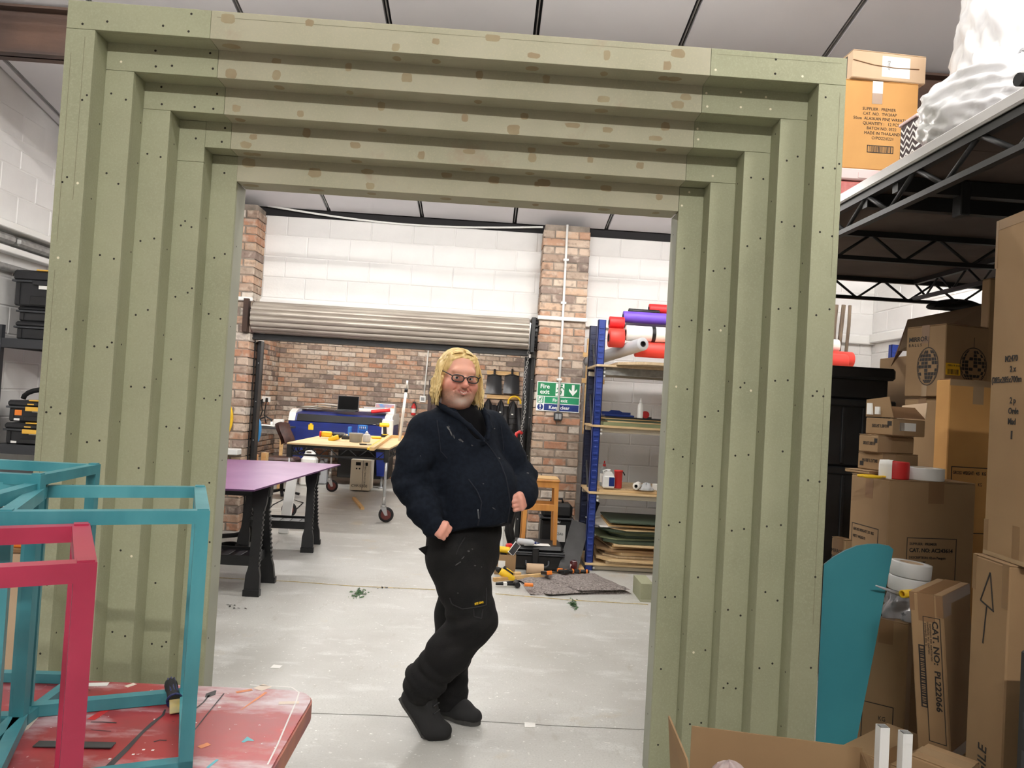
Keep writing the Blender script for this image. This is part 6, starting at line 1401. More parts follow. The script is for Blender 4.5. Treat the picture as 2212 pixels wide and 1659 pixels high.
q = Vector((atY(2003, 1020, 3.02).x, 3.02, az)); tr2 = thing('tape_roll', 'plain white tape roll lying on the wide carton', 'tape', (q.x, q.y+.03, az))
MB().lathe([(.04, 0), (.0795, 0), (.08, .002), (.08, .048), (.0795, .05), (.04, .05), (.04, 0)], 30, capends=False).build('tape_band', 'white_plastic', tr2); MB().lathe([(.037, .001), (.04, .001), (.04, .0495), (.037, .0495), (.037, .001)], 24, capends=False).build('core', 'cardboard_pale', tr2)
q = Vector((atY(1903, 1030, 2.99).x, 2.99, az)); sz_ = thing('scissors', 'yellow-handled scissors on the wide carton', 'scissors', (q.x-.01, q.y+.0, az+.006), .25)
for s in (-1, 1): MB().tube([(-.045+.04*math.cos(2*PI*k/16), s*.016+.014*math.sin(2*PI*k/16), 0) for k in range(16)], .0055, 8, closed=True).build('finger_loop', 'yellow', sz_)
MB().cbox(-.006, .035, -.008, .008, -.003, .004, .002).build('pivot', 'yellow', sz_); MB().prism([(.03, -.006), (.13, .0), (.03, .006)], -.002, .002, 'z').build('blade', 'steel', sz_)
def skubox(lab, px, py, Y, pxL, pxR, z0, h_, rz, flapsup=False, mirror=False):
    E = atY(px, py, Y); c, s = math.cos(rz), math.sin(rz)
    def solve(pxx, dx, dy): r = ray(pxx, py); qq = r.x/r.y; return (E.x-qq*E.y)/(qq*dy-dx)
    b_, a_ = min(.25, solve(pxR, c, s)), min(.25, abs(solve(pxL, -s, c)))
    t = carton(lab, Matrix.Translation((E.x, E.y, z0)) @ Matrix.Rotation(rz, 4, 'Z'), b_, a_, h_, 'cardboard', tape=None, group='small cartons stacked on the wide carton', flaps=not flapsup)
    text('lettering', 'SKU:T1.001W', h_*.26, 'ink', t, LM(a_*.75, h_*.42) if not mirror else frame_M((-.0009, a_*.2, h_*.62), (0, 1, 0), (0, 0, -1)), sx=a_/(h_*.26)*.105, bold=.0003)
    patch(t, a_*.05, a_*.2, h_*.55, h_*.8, 'ink', 'code_mark', 'L') if not mirror else patch(t, a_*.75, a_*.9, h_*.2, h_*.45, 'ink', 'code_mark', 'L')
    patch(t, -.001, b_*.35, .004, h_-.004, 'tape_clear', 'tape')
    return t, b_, a_
hk_ = .077; Yb = 3.14
z0_ = az+.001
o = carton('flat brown carton lowest in the small stack on the wide carton', Matrix.Translation((atY(1875, 1010, 3.14).x, 3.13, z0_)) @ Matrix.Rotation(.3, 4, 'Z'), .16, .14, .016, 'cardboard', tape=None); z0_ += .0175
skubox('small carton with upside-down stock code, lower in the small stack', 1908, 980, Yb, 1853, 1985, z0_, hk_, .32, mirror=True); z0_ += hk_+.001
skubox('small carton with stock code in the middle of the small stack', 1898, 940, Yb, 1855, 1976, z0_, hk_, .30); z0_ += hk_+.001
sb, sbw, sba = skubox('small open carton with raised flaps on top of the small stack', 1930, 905, Yb-.03, 1870, 2000, z0_, hk_*1.0, .32, flapsup=True)
MB().add([(0, .0, hk_), (0, sba, hk_), (-.008, sba*.95, hk_+.075), (-.008, .02, hk_+.09)]+[(.003, .0, hk_), (.003, sba, hk_), (-.005, sba*.95, hk_+.075), (-.005, .02, hk_+.09)], [(0, 1, 2, 3), (7, 6, 5, 4), (0, 3, 7, 4), (1, 5, 6, 2), (2, 6, 7, 3), (0, 4, 5, 1)]).build('flap', 'cardboard', sb)
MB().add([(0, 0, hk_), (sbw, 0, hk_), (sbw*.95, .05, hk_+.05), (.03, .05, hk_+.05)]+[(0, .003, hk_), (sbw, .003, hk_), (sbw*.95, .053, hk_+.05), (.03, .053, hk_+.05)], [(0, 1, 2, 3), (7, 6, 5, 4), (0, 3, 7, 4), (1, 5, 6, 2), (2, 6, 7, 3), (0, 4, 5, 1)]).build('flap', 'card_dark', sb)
MB().add([(sbw, 0, hk_), (sbw, sba, hk_), (sbw+.03, sba, hk_+.06), (sbw+.03, .02, hk_+.075)]+[(sbw-.003, 0, hk_), (sbw-.003, sba, hk_), (sbw+.027, sba, hk_+.06), (sbw+.027, .02, hk_+.075)], [(0, 1, 2, 3), (7, 6, 5, 4), (0, 3, 7, 4), (1, 5, 6, 2), (2, 6, 7, 3), (0, 4, 5, 1)]).build('flap', 'cardboard_pale', sb)
patch(sb, sbw*.2, sbw*.7, hk_*.3, hk_*.75, 'paper', 'address_label'); patch(sb, sba*.72, sba*.9, hk_+.01, hk_+.06, 'paper', 'name_label', 'L', th=.012); patch(sb, sba*.45, sba*.6, hk_+.012, hk_+.045, 'paper', 'name_label', 'L', th=.012)
# small MIRROR BALLS box at floor level left of the AC box
sm_, smw, smd, smh = edge_box('small mirror-ball carton peeking out behind the teal board', 1826, 1166, 2.98, .35, 1796, 1842, 0.0, 'cardboard', dmin=.04)
text('lettering', 'MIRROR', .021, 'ink', sm_, LM(smd*.95, smh-.06), sx=.8); text('lettering', 'BALLS', .016, 'ink', sm_, LM(smd*.95, smh-.083), sx=.8, spacing=1.5)
# stack of black crates
bz_ = [0, .62, 1.22, 1.62]
cx0 = atY(1800, 800, 4.3).x-.12; cx1 = atY(1952, 850, 4.3).x
for k in range(3):
    t = thing('black_crate', ['large black crate at the bottom of the dark stack behind the cartons', 'large black crate in the middle of the dark stack behind the cartons', 'black lidded crate on top of the dark stack behind the cartons'][k], 'crate', (cx0, 4.28, bz_[k]+.001)); w_ = cx1-cx0-(.05 if k == 2 else 0); h_ = bz_[k+1]-bz_[k]-.002
    MB().cbox(.015, w_-.015, .015, .5, 0, h_-.03, .012).build('crate_body', 'black_plastic', t); MB().cbox(0, w_, 0, .52, h_-.045, h_, .008).build('rim', 'black_plastic', t)
    for j in range(4): MB().cbox(.06+j*w_*.24, .08+j*w_*.24, .0, .02, .02, h_-.05, .003).build('rib', 'black_plastic', t)
t = thing('crate_lid', 'black lid with raised edges on the topmost black crate', 'lid', (cx0, 4.26, 1.622)); lw_ = atY(1938, 800, 4.26).x-cx0; zl2 = atY(1870, 793, 4.26).z-1.622
MB().cbox(.03, lw_-.03, .03, .5, 0, zl2*.8, .01).build('lid_body', 'black_plastic', t); MB().cbox(0, lw_, 0, .53, zl2*.62, zl2, .014).build('lid_rim', 'black_plastic', t)
# timber lengths and a second blue upright by the far corner
for k, (px, lab) in enumerate(((1812, 'leftmost grey timber length standing at the far wall right of the portal'), (1822, 'middle grey timber length standing at the far wall right of the portal'), (1833, 'rightmost thin timber length standing at the far wall right of the portal'))):
    a = atY(px, 640, 7.7); M_('old_timber', (146, 128, 108), 0.8, rgb2=(90, 76, 66), scale=8, stretch=(6, 6, .4))
    b = MB().tube([(a.x+.02*math.sin(k+z_*2.0), 7.72+.03*math.cos(3*z_+k), z_) for z_ in [0, .5, 1.0, 1.5, 2.0, 2.5, 2.72]], .021-.004*(k == 2), 6); tag(b.build('timber_length', 'old_timber'), lab, 'timber', 'timber lengths by the far wall')
# dark carton, bag and tapes behind the teal board
dk_, dw_, dd_, dh_ = edge_box('dark brown carton with printed frame behind the teal board, tape rolls on it', 1963, 1348, 2.74, .95, 1868, 2075, 0.0, 'cardboard', maxd=.2)
rect_frame(dk_, dd_*.25, dd_*.98, .12, .42, .003, 'L')
for k, s in enumerate(('KG', 'WEIGHT', 'NO', 'QTY', 'KG')): text('lettering', s, .024, 'ink', dk_, LM(dd_*.6, .36-k*.045), sx=.8)
bq = atZ(1940, 1320, dh_+.001)
bq = Vector((atY(1960, 1300, 2.83).x, 2.83, 0)); zrt = atY(1962, 1214, 2.83).z
crumple('clear_bag', 'crumpled clear bag of black fittings on the dark carton', (bq.x-.01, bq.y, dh_+.0015), .085, .06, zrt-.112-dh_, 'grey_bag' if 'grey_bag' in MATS else M_('grey_bag', (150, 148, 150), 0.2, rgb2=(50, 48, 50), scale=14, lo=.5, hi=.56), 21, amp=.4)
for k, z in enumerate((zrt-.11, zrt-.054)):
    t = thing('tape_roll', ['lower white tape roll stacked on the bag of fittings', 'upper white tape roll stacked on the bag of fittings'][k], 'tape', M=Matrix.Translation((bq.x+.006*k, bq.y, z)) @ Matrix.Rotation(.07, 4, 'Y'))
    R_ = .072; MB().lathe([(.042, 0), (R_-.001, 0), (R_, .002), (R_, .051), (R_-.001, .053), (.042, .053), (.042, 0)], 30, capends=False).build('tape_band', 'white_plastic', t); MB().lathe([(.039, .001), (.042, .001), (.042, .0525), (.039, .0525), (.039, .001)], 24, capends=False).build('core', 'cardboard_pale', t)
q = atY(1949, 1283, 2.66); t = thing('yellow_tube', 'yellow tube end sticking out by the clear bag', 'tube', q); MB().lathe([(.010, 0), (.0145, 0), (.0145, .06), (.010, .06), (.010, 0)], 18, Vector((.9, .35, .0)).to_track_quat('Z', 'Y').to_matrix().to_4x4(), capends=False).build('tube_wall', 'yellow', t); MB().lathe([(1e-5, .02), (.0101, .02)], 14, Vector((.9, .35, .0)).to_track_quat('Z', 'Y').to_matrix().to_4x4(), capends=False).build('tube_shade', 'latch_yellow', t)
a, c = atY(1892, 1265, 2.66), atY(1945, 1284, 2.70); tag(MB().tube([a, a.lerp(c, .5), c], .006, 8, radii=[.0025, .0055, .008]).build('grey_nozzle', 'roll_grey'), 'thin grey nozzle pointing left out of the clear bag', 'nozzle')
# teal curved board
M_('teal_board', (52, 126, 138), 0.42, rgb2=(60, 136, 146), scale=3)
tp = [(1930, 1187), (1922, 1180), (1900, 1176), (1875, 1176), (1850, 1180), (1825, 1190), (1800, 1204), (1780, 1220), (1776, 1300), (1770, 1420), (1764, 1560), (1760, 1659), (1840, 1659), (1848, 1612), (1868, 1510), (1890, 1400), (1912, 1280)]
def tealP(x, y):
    r = ray(x, y); return Vector((0, 0, CAMZ)) + r*((2.60+.12*CAMZ)/(r.y-.12*r.z))     # on the leaning plane Y = 2.60 + 0.12 z
V = [tealP(x, y) for x, y in tp]
for i, xx_ in ((11, V[10].x-.02), (12, V[13].x-.07)): V[i] = Vector((xx_, 2.6002, .002))
tl = thing('teal_board', 'teal painted board with a rounded top leaning beside the portal', 'board', (V[-6].x, V[-6].y, 0)); to_ = Vector((V[-6].x, V[-6].y, 0))
n = len(V)
cen = Vector((sum(v.x for v in V)/n, 0, sum(v.z for v in V)/n)); cen.y = 2.60+.12*cen.z
F_ = [v-to_ for v in V]; B_ = [v-to_+Vector((.006, .016, 0)) for v in V]
MB().add(F_+[cen-to_], [(i, (i+1) % n, n) for i in range(n)]).build('painted_face', 'teal_board', tl)
MB().add(F_+B_+[cen-to_+Vector((.006, .016, 0))], [(i, n+i, n+(i+1) % n, (i+1) % n) for i in range(n)]+[(n+i, 2*n, n+(i+1) % n) for i in range(n)]).build('board_back', 'teal_board', tl)
# ------------------------------------------------------------------ near cartons at the right edge
E1 = atY(2037, 1288, 2.3); 
plz = .43
dirx = Vector((.80, .60, 0)); PLM = Matrix.Translation((E1.x+.05, E1.y, plz)) @ Matrix.Rotation(math.radians(37), 4, 'Z')
tiltM = Matrix.Translation((E1.x+.05, E1.y, plz)) @ Matrix.Rotation(-.10, 4, 'Y') @ Matrix.Rotation(math.radians(37), 4, 'Z')
plh = (E1.z-plz)/math.cos(.1)
plb = carton('leaning tall carton with sideways catalogue number and barcode', tiltM, .22, .10, plh, 'cardboard')
pd = .10
rect_frame(plb, .010, .062, plh*.1, plh*.86, .0022, 'L')
VM = lambda y, z: frame_M((-.0009, y, z), (0, 0, -1), (0, -1, 0))
text('lettering', 'CAT. NO:  PL222066', .024, 'ink', plb, VM(.034, plh*.84), bold=.0006, sx=1.35)
for k in range(3): text('lettering', 'CONTENTS  PCS  CARTON NO  GROSS'[:26-k*5], .0065, 'ink', plb, VM(.043+.0075*k, plh*(.83 if k % 2 else .82)), sx=1.3)
rect_frame(plb, pd*.60, pd*.80, plh*.30, plh*.68, .004, 'L'); barcode(plb, pd*.63, pd*.77, plh*.32, plh*.66, 'L', horiz=True, seed=6)
patch(plb, 0, .22, plh-.035, plh-.001, 'tape_brown'); patch(plb, 0, .06, plh-.07, plh-.03, 'tape_brown', th=.0009); patch(plb, 0, .02, plh-.07, plh-.001, 'tape_brown', 'tape', 'L', th=.0009); patch(plb, pd*.85, pd, plh-.06, plh-.001, 'tape_brown', 'tape', 'L', th=.0009); patch(plb, 0, .22, .0, .035, 'tape_brown')
supp = carton('carton supporting the leaning catalogue carton', Matrix.Translation((E1.x-.06, E1.y-.05, 0)) @ Matrix.Rotation(math.radians(37), 4, 'Z'), .32, .26, plz-.022, 'cardboard')
tdir = Vector((-.08, -.997, 0)).normalized()
F1 = atY(2103, 1194, 2.1)
ARM = frame_M((F1.x, F1.y, 0), tdir, (.87, -.49, 0)); ARM = Matrix(((tdir.x, -tdir.y, 0, F1.x), (tdir.y, tdir.x, 0, F1.y), (0, 0, 1, 0), (0, 0, 0, 1)))
arh = F1.z
arb = carton('tall near carton with a hand-drawn upward arrow', ARM, .168, .34, arh, 'cardboard')
b = MB()
def arr(x, z): return Vector((x, -.0012, z))
for (p, q_) in (((.085, arh-.038), (.045, arh-.124)), ((.045, arh-.124), (.108, arh-.139)), ((.105, arh-.137), (.085, arh-.038)), ((.075, arh-.134), (.064, arh-.239))): b.bar(arr(*p), arr(*q_), .001, .0042, up=(q_[1]-p[1], 0, p[0]-q_[0]))
b.build('drawn_arrow', 'ink', arb)
patch(arb, 0, .018, arh-.1, arh-.001, 'tape_brown'); patch(arb, .138, .166, arh-.12, arh-.001, 'tape_brown')
text('lettering', 'AGILE', .055, 'ink', arb, frame_M((.10, -.0012, .50), (0, 0, 1), (-1, 0, 0)), sx=.8)
F2 = atY(2124, 1178, 2.09); TM = Matrix(((tdir.x, -tdir.y, 0, F2.x), (tdir.y, tdir.x, 0, F2.y), (0, 0, 1, arh+.002), (0, 0, 0, 1)))
F3 = atY(2157, 478, 2.09); tlh = F3.z-arh-.002
tlb = carton('very tall plain carton stacked on the arrow carton at the right edge', TM, .20, .32, tlh, 'cardboard')
z_t = atY(2190, 785, 2.03).z-arh
for k, (s, x) in enumerate((('M2470', .066), ('2 x', .090), ('(285x285x700m', .008), ('', 0), ('2 p', .095), ('Orde', .090), ('Mad', .090))):
    if s: text('lettering', s, .024, 'ink', tlb, FM(x, z_t-k*.029), sx=.85, bold=.0004)
patch(tlb, .105, .112, z_t-7.4*.029, z_t-6.6*.029, 'ink', 'print_block')
patch(tlb, 0, .20, tlh-.03, tlh-.001, 'tape_brown'); patch(tlb, 0, .012, tlh-.14, tlh-.001, 'tape_brown', th=.001); patch(tlb, 0, .02, .0, .1, 'tape_brown'); patch(tlb, .13, .16, .0, .1, 'tape_brown')
patch(tlb, .0, .20, 0, .012, 'tape_clear', th=.0011)
# black mesh crate sliver at the right edge
bp_ = atY(2200, 1500, 1.75); t = thing('vented_crate', 'black vented plastic crate at the lower right edge of the photo', 'crate', (bp_.x, 1.46, 0)); MB().cbox(0, .25, 0, .29, 0, .96, .004).build('crate_wall', 'black_plastic', t)
for k in range(9): MB().box(-.002, .0, .24, .27, .15+k*.09, .19+k*.09).build('vent', 'dark_grey', t)
# unseen cartons added under the near rack, shading the boxes from the front lamps
for k, (x_, y_, z_, w_, d_, h_, lab) in enumerate(((1.36, .45, 0, .8, .6, .7, 'added unseen shading carton, lowest of the near stack under the rack'), (1.38, .46, .701, .78, .6, .75, 'added unseen shading carton in the middle of the near stack'), (1.37, .45, 1.452, .8, .6, .85, 'added unseen shading carton on top of the near stack'))):
    carton(lab, Matrix.Translation((x_, y_, z_+.001)), w_, d_, h_, 'cardboard')
# open carton in front of the portal
oA, oB = atY(1494, 1567, 2.15), atY(1862, 1614, 2.06)
oc = thing('open_carton', 'open cardboard carton in front of the portal foot with a plastic bag inside', 'box', (oA.x, oA.y, 0)); oo = Vector((oA.x, oA.y, 0))
du = Vector((oB.x-oA.x, oB.y-oA.y, 0)); dv_ = Vector((du.y, -du.x, 0)).normalized(); zt_ = oA.z
def slab(p0, p1, p2, p3, th, nm, m='cardboard'):
    nrm = (p1-p0).cross(p3-p0).normalized()*th; V = [p0, p1, p2, p3]; return MB().add(V+[v+nrm for v in V], [(0, 1, 2, 3), (7, 6, 5, 4), (0, 4, 5, 1), (1, 5, 6, 2), (2, 6, 7, 3), (3, 7, 4, 0)]).build(nm, m, oc)
Z = Vector((0, 0, 1)); dep = .34
slab(Vector((0, 0, .002)), du+Z*.002, du+Z*oB.z, Z*zt_, .005, 'back_panel'); 
zb2 = zt_-.17
slab(dv_*.001+Z*.002, dv_*dep+Z*.002, dv_*dep+Z*zb2, Z*zb2+dv_*.001, .005, 'side_panel'); slab(du+dv_*.001+Z*.002, du+dv_*dep+Z*.002, du+dv_*dep+Z*(zb2+.08), du+Z*(oB.z-.01), .005, 'side_panel')
slab(dv_*dep+Z*.002, du+dv_*dep+Z*.002, du+dv_*dep+Z*zb2, dv_*dep+Z*zb2, .005, 'front_panel'); slab(Z*.002, du+Z*.002, du+dv_*dep+Z*.002, dv_*dep+Z*.002, .004, 'base')
lf0 = atY(1458, 1659, 2.10)-oo; lf1 = atY(1447, 1546, 2.12)-oo
slab(Vector((lf0.x-.002, lf0.y, zb2)), Vector((lf0.x+.014, lf0.y-.2, zb2)), Vector((lf1.x+.02, lf1.y-.13, lf1.z-.06)), Vector((lf1.x, lf1.y, lf1.z)), .005, 'side_flap')
rf1 = du+dv_*.02+Z*(oB.z-.005); slab(rf1, rf1+Vector((.045, -.03, -.03)), rf1+Vector((.06, -.28, -.12)), rf1+dv_*.3-Z*.08, .005, 'side_flap')
pbp = atY(1575, 1640, 2.02); pbm = crumple('clear_bag', 'crumpled pinkish clear plastic bag inside the open carton', (pbp.x, 2.02, zb2-.06), .09, .05, .165, 'pink_bag' if 'pink_bag' in MATS else M_('pink_bag', (206, 182, 178), 0.15, rgb2=(236, 224, 222), scale=16, trans=.3), 8, amp=.35)
# two white plastic tubes
for k, (x, y, lab) in enumerate(((1907, 1568, 'white square plastic tube standing up, left of the pair'), (1956, 1581, 'white square plastic tube standing up, right of the pair'))):
    a = atY(x, y, 1.92-.02*k); t = thing('white_tube', lab, 'tube', (a.x, a.y, 0), group='white square tubes'); top = a.z; b = MB(); wd = .0125
    for i in range(9):
        z = top*i/8; xo = .012*(1-(i/8))**2 if i > 3 else .012
        vs_ = [(xo-wd, -wd, z), (xo+wd, -wd, z), (xo+wd, wd, z), (xo-wd, wd, z)]; b.v += vs_
    for i in range(8):
        for j in range(4): b.f.append((i*4+j, i*4+(j+1) % 4, i*4+4+(j+1) % 4, i*4+4+j)); b.sm.append(False)
    b.build('tube_wall', 'white_plastic', t); MB().box(-wd*.7, wd*.7, -wd*.7, wd*.7, top, top+.001).build('tube_opening', 'switch_grey', t)
sE = atY(1990, 1630, 2.0); carton('low carton edge at the bottom right, beside the white tubes', Matrix.Translation((sE.x-.03, 2.0, 0)) @ Matrix.Rotation(-.9, 4, 'Z'), .13, .12, sE.z, 'cardboard', tape='tape_clear')
# ------------------------------------------------------------------ the man: smooth distance fields turned into meshes
class Field:
    def __init__(s, lo, hi, h):
        s.lo = np.array(lo, np.float32); s.h = h; s.n = np.ceil((np.array(hi)-np.array(lo))/h).astype(int)+1
        s.D = np.full(tuple(s.n), 1.0, np.float32)
    def sub(s, lo, hi):
        a = np.clip(np.floor((np.array(lo)-s.lo)/s.h).astype(int), 0, s.n-1); b = np.clip(np.ceil((np.array(hi)-s.lo)/s.h).astype(int)+1, 1, s.n)
        if np.any(b <= a): return None, None
        sl = tuple(slice(int(i), int(j)) for i, j in zip(a, b))
        ax = [s.lo[k]+s.h*np.arange(a[k], b[k], dtype=np.float32) for k in range(3)]
        return sl, np.stack(np.meshgrid(*ax, indexing='ij'), -1)
    def put(s, d, sl, k, op):
        A = s.D[sl]
        if op == 'u':
            if k > 0: hh = np.maximum(k-np.abs(A-d), 0)/k; s.D[sl] = np.minimum(A, d)-hh*hh*k*.25
            else: s.D[sl] = np.minimum(A, d)
        else:
            d = -d
            if k > 0: hh = np.maximum(k-np.abs(A-d), 0)/k; s.D[sl] = np.maximum(A, d)+hh*hh*k*.25
            else: s.D[sl] = np.maximum(A, d)
    def cap(s, a, b, ra, rb, k=.02, op='u'):
        a = np.array(a, np.float32); b = np.array(b, np.float32); m = max(ra, rb)+k+.02
        sl, P = s.sub(np.minimum(a, b)-m, np.maximum(a, b)+m)
        if sl is None: return s
        ab = b-a; t = np.clip(((P-a)@ab)/max(float(ab@ab), 1e-9), 0, 1); d = np.linalg.norm(P-a-t[..., None]*ab, axis=-1)-(ra+(rb-ra)*t)
        s.put(d, sl, k, op); return s
    def chain(s, pts, rs, k=.02):
        for i in range(len(pts)-1): s.cap(pts[i], pts[i+1], rs[i], rs[i+1], k)
        return s
    def ell(s, c, r, R=None, k=.02, op='u'):
        c = np.array(c, np.float32); r = np.array(r, np.float32); m = float(r.max())+k+.02
        sl, P = s.sub(c-m, c+m)
        if sl is None: return s
        q = P-c
        if R is not None: q = q@np.array(R, np.float32).T
        k0 = np.linalg.norm(q/r, axis=-1); k1 = np.linalg.norm(q/(r*r), axis=-1); d = np.where(k1 > 1e-6, k0*(k0-1)/np.maximum(k1, 1e-6), -float(r.min()))
        s.put(d, sl, k, op); return s
    def pts(s):
        ax = [s.lo[k]+s.h*np.arange(s.n[k], dtype=np.float32) for k in range(3)]
        return np.stack(np.meshgrid(*ax, indexing='ij'), -1)
    def mesh(s, name, m, parent, shift):
        D = s.D; I = D < 0; c = [slice(0, -1), slice(1, None)]
        cnt = np.zeros(tuple(s.n-1), np.int8)
        for i in (0, 1):
            for j in (0, 1):
                for k in (0, 1): cnt += I[c[i], c[j], c[k]]
        act = np.argwhere((cnt > 0) & (cnt < 8)); idx = -np.ones(tuple(s.n-1), np.int64); idx[tuple(act.T)] = np.arange(len(act))
        V = np.zeros((len(act), 3)); W = np.zeros(len(act))
        cor = [np.array((i, j, k)) for i in (0, 1) for j in (0, 1) for k in (0, 1)]
        for a in range(8):
            for b in range(a+1, 8):
                if np.abs(cor[a]-cor[b]).sum() != 1: continue
                A = D[tuple((act+cor[a]).T)]; B = D[tuple((act+cor[b]).T)]; ok = (A < 0) != (B < 0)
                t = np.where(ok, A/np.where(np.abs(A-B) < 1e-9, 1, A-B), 0); V += np.where(ok[:, None], cor[a]+t[:, None]*(cor[b]-cor[a]), 0); W += ok
        V = (V/W[:, None]+act)*s.h+s.lo
        F = []
        for ax in range(3):
            sa = [slice(None)]*3; sb = [slice(None)]*3; sa[ax] = slice(0, -1); sb[ax] = slice(1, None)
            E = np.argwhere(I[tuple(sa)] != I[tuple(sb)]); o1, o2 = [k for k in range(3) if k != ax]
            E = E[(E[:, o1] > 0) & (E[:, o2] > 0) & (E[:, o1] < s.n[o1]-1) & (E[:, o2] < s.n[o2]-1)]
            q = []
            for (da, db) in ((0, 0), (1, 0), (1, 1), (0, 1)):
                e = E.copy(); e[:, o1] -= da; e[:, o2] -= db; q.append(idx[tuple(e.T)])
            q = np.stack(q, 1); ins = I[tuple(E.T)]; fl = ins if ax != 1 else ~ins
            q[fl] = q[fl][:, ::-1]; F.append(q)
        F = np.concatenate(F); F = F[(F >= 0).all(1)]
        me = bpy.data.meshes.new(name); me.from_pydata((V-np.array(shift)).tolist(), [], F.tolist()); me.polygons.foreach_set('use_smooth', [True]*len(me.polygons)); me.materials.append(MATS[m] if isinstance(m, str) else m)
        bm = bmesh.new(); bm.from_mesh(me); bmesh.ops.recalc_face_normals(bm, faces=bm.faces); bm.to_mesh(me); bm.free()
        o = bpy.data.objects.new(name, me); COL.objects.link(o); o.parent = parent; return o, V
def A3(v): return np.array((v[0], v[1], v[2]), np.float32)
def px3(x, y, Y): return A3(atY(x, y, Y))
MO = Vector((-.17, 3.35, 0))
man = thing('person', 'man in navy fleece, black work trousers and glasses flexing with both fists', 'person', MO)
# joints
NB, HC = px3(990, 900, 3.37), px3(990, 813, 3.335)
RS, LS = px3(917, 931, 3.27), px3(1062, 922, 3.49)
RE, RW = px3(886, 1042, 3.22), px3(934, 1135, 3.13)
LE, LW = px3(1127, 1030, 3.50), px3(1134, 1075, 3.36)
CH, BE, PE = px3(988, 965, 3.39), px3(1017, 1058, 3.37), px3(1000, 1168, 3.40)
RH, RK, RA = px3(984, 1200, 3.32), px3(1024, 1338, 3.28), px3(917, 1476, 3.32)
LH, LK, LA = px3(1018, 1195, 3.47), px3(984, 1325, 3.52), px3(968, 1488, 3.52)
FD = np.array((.74, -.67, 0), np.float32); FD /= np.linalg.norm(FD); RD = np.array((-FD[1]*-1, -FD[0]*1, 0), np.float32); RD = np.array((FD[1], -FD[0], 0), np.float32)
UP = np.array((0, 0, 1), np.float32)
RB = np.stack([FD, RD, UP])                               # rows: forward, right, up
# head frame
hyaw = .33; hf = np.array((math.sin(hyaw)+.03, -math.cos(hyaw), -.11), np.float32); hf /= np.linalg.norm(hf)
ez = np.array((.045, .0, 1.0), np.float32); ez -= hf*(ez@hf); ez /= np.linalg.norm(ez); ex = np.cross(hf, ez); ex = ex if ex[0] > 0 else -ex
HR = np.stack([ex, hf, ez])
def H(x, y, z): return HC+ex*x+hf*y+ez*z
# ---------------- body (skin)
B = Field((-.62, 2.92, -.02), (.26, 3.75, 1.80), .0042)
B.cap(PE, CH, .13, .13, .06).cap(PE+UP*.02, BE, .13, .14, .06).ell(CH, (.12, .17, .16), RB, .06)
B.chain([RS, RE, RW], [.055, .046, .033], .03).chain([LS, LE, LW], [.055, .046, .033], .03).cap(RS, LS, .06, .06, .05)
B.chain([RH, RK, RA], [.085, .058, .042], .04).chain([LH, LK, LA], [.085, .058, .042], .04)
B.cap(NB-UP*.04, H(0, -.03, -.06), .066, .062, .03)
rt = px3(955, 1585, 3.27); rt[2] = .03; rt = (RA+rt)/2; B.cap(RA-UP*.01, rt, .03, .02, .02); lt = px3(1020, 1545, 3.44); lt[2] = .03; la2 = LA.copy(); la2[2] = .05; B.cap(LA, la2, .036, .03, .02).cap(la2, (la2+lt)/2, .03, .02, .02)
# head
B.ell(H(0, -.018, .028), (.081, .098, .087), HR, .02).ell(H(0, .014, -.032), (.076, .082, .093), HR, .02).ell(H(0, .03, -.080), (.066, .056, .045), HR, .02)
for s in (-1, 1):
    B.ell(H(s*.047, .052, -.040), (.032, .030, .032), HR, .02); B.ell(H(s*.034, .050, -.086), (.032, .03, .028), HR, .02); B.ell(H(s*.083, -.008, -.008), (.01, .02, .032), HR, .008)
    B.ell(H(s*.031, .107, -.001), (.0165, .0135, .0095), HR, .012, 's')
B.ell(H(0, .066, -.112), (.026, .022, .018), HR, .018).ell(H(0, .02, -.118), (.058, .05, .03), HR, .03)
B.ell(H(0, .076, .028), (.052, .014, .016), HR, .022)
for s in (-1, 1): B.ell(H(s*.031, .0855, .0095), (.0155, .009, .0045), HR, .004); B.ell(H(s*.031, .0845, -.0105), (.0145, .008, .004), HR, .004)
B.cap(H(0, .086, .006), H(0, .113, -.029), .0085, .0145, .010)
for s in (-1, 1): B.ell(H(s*.0135, .101, -.032), (.0085, .012, .0085), HR, .007)
B.ell(H(0, .086, -.055), (.036, .014, .018), HR, .014)
for s in (-1, 1):
    B.cap(H(0, .0990, -.0585), H(s*.025, .0885, -.0525), .0042, .0026, .005); B.cap(H(0, .0970, -.0705), H(s*.023, .0875, -.0560), .0052, .0026, .005)
    B.ell(H(s*.044, .066, -.036), (.020, .018, .018), HR, .02)
for s in (-1, 1): B.cap(H(0, .1030, -.0648), H(s*.022, .0935, -.0545), .0026, .0018, .003, 's'); B.cap(H(s*.019, .101, -.030), H(s*.036, .082, -.056), .003, .003, .012, 's')
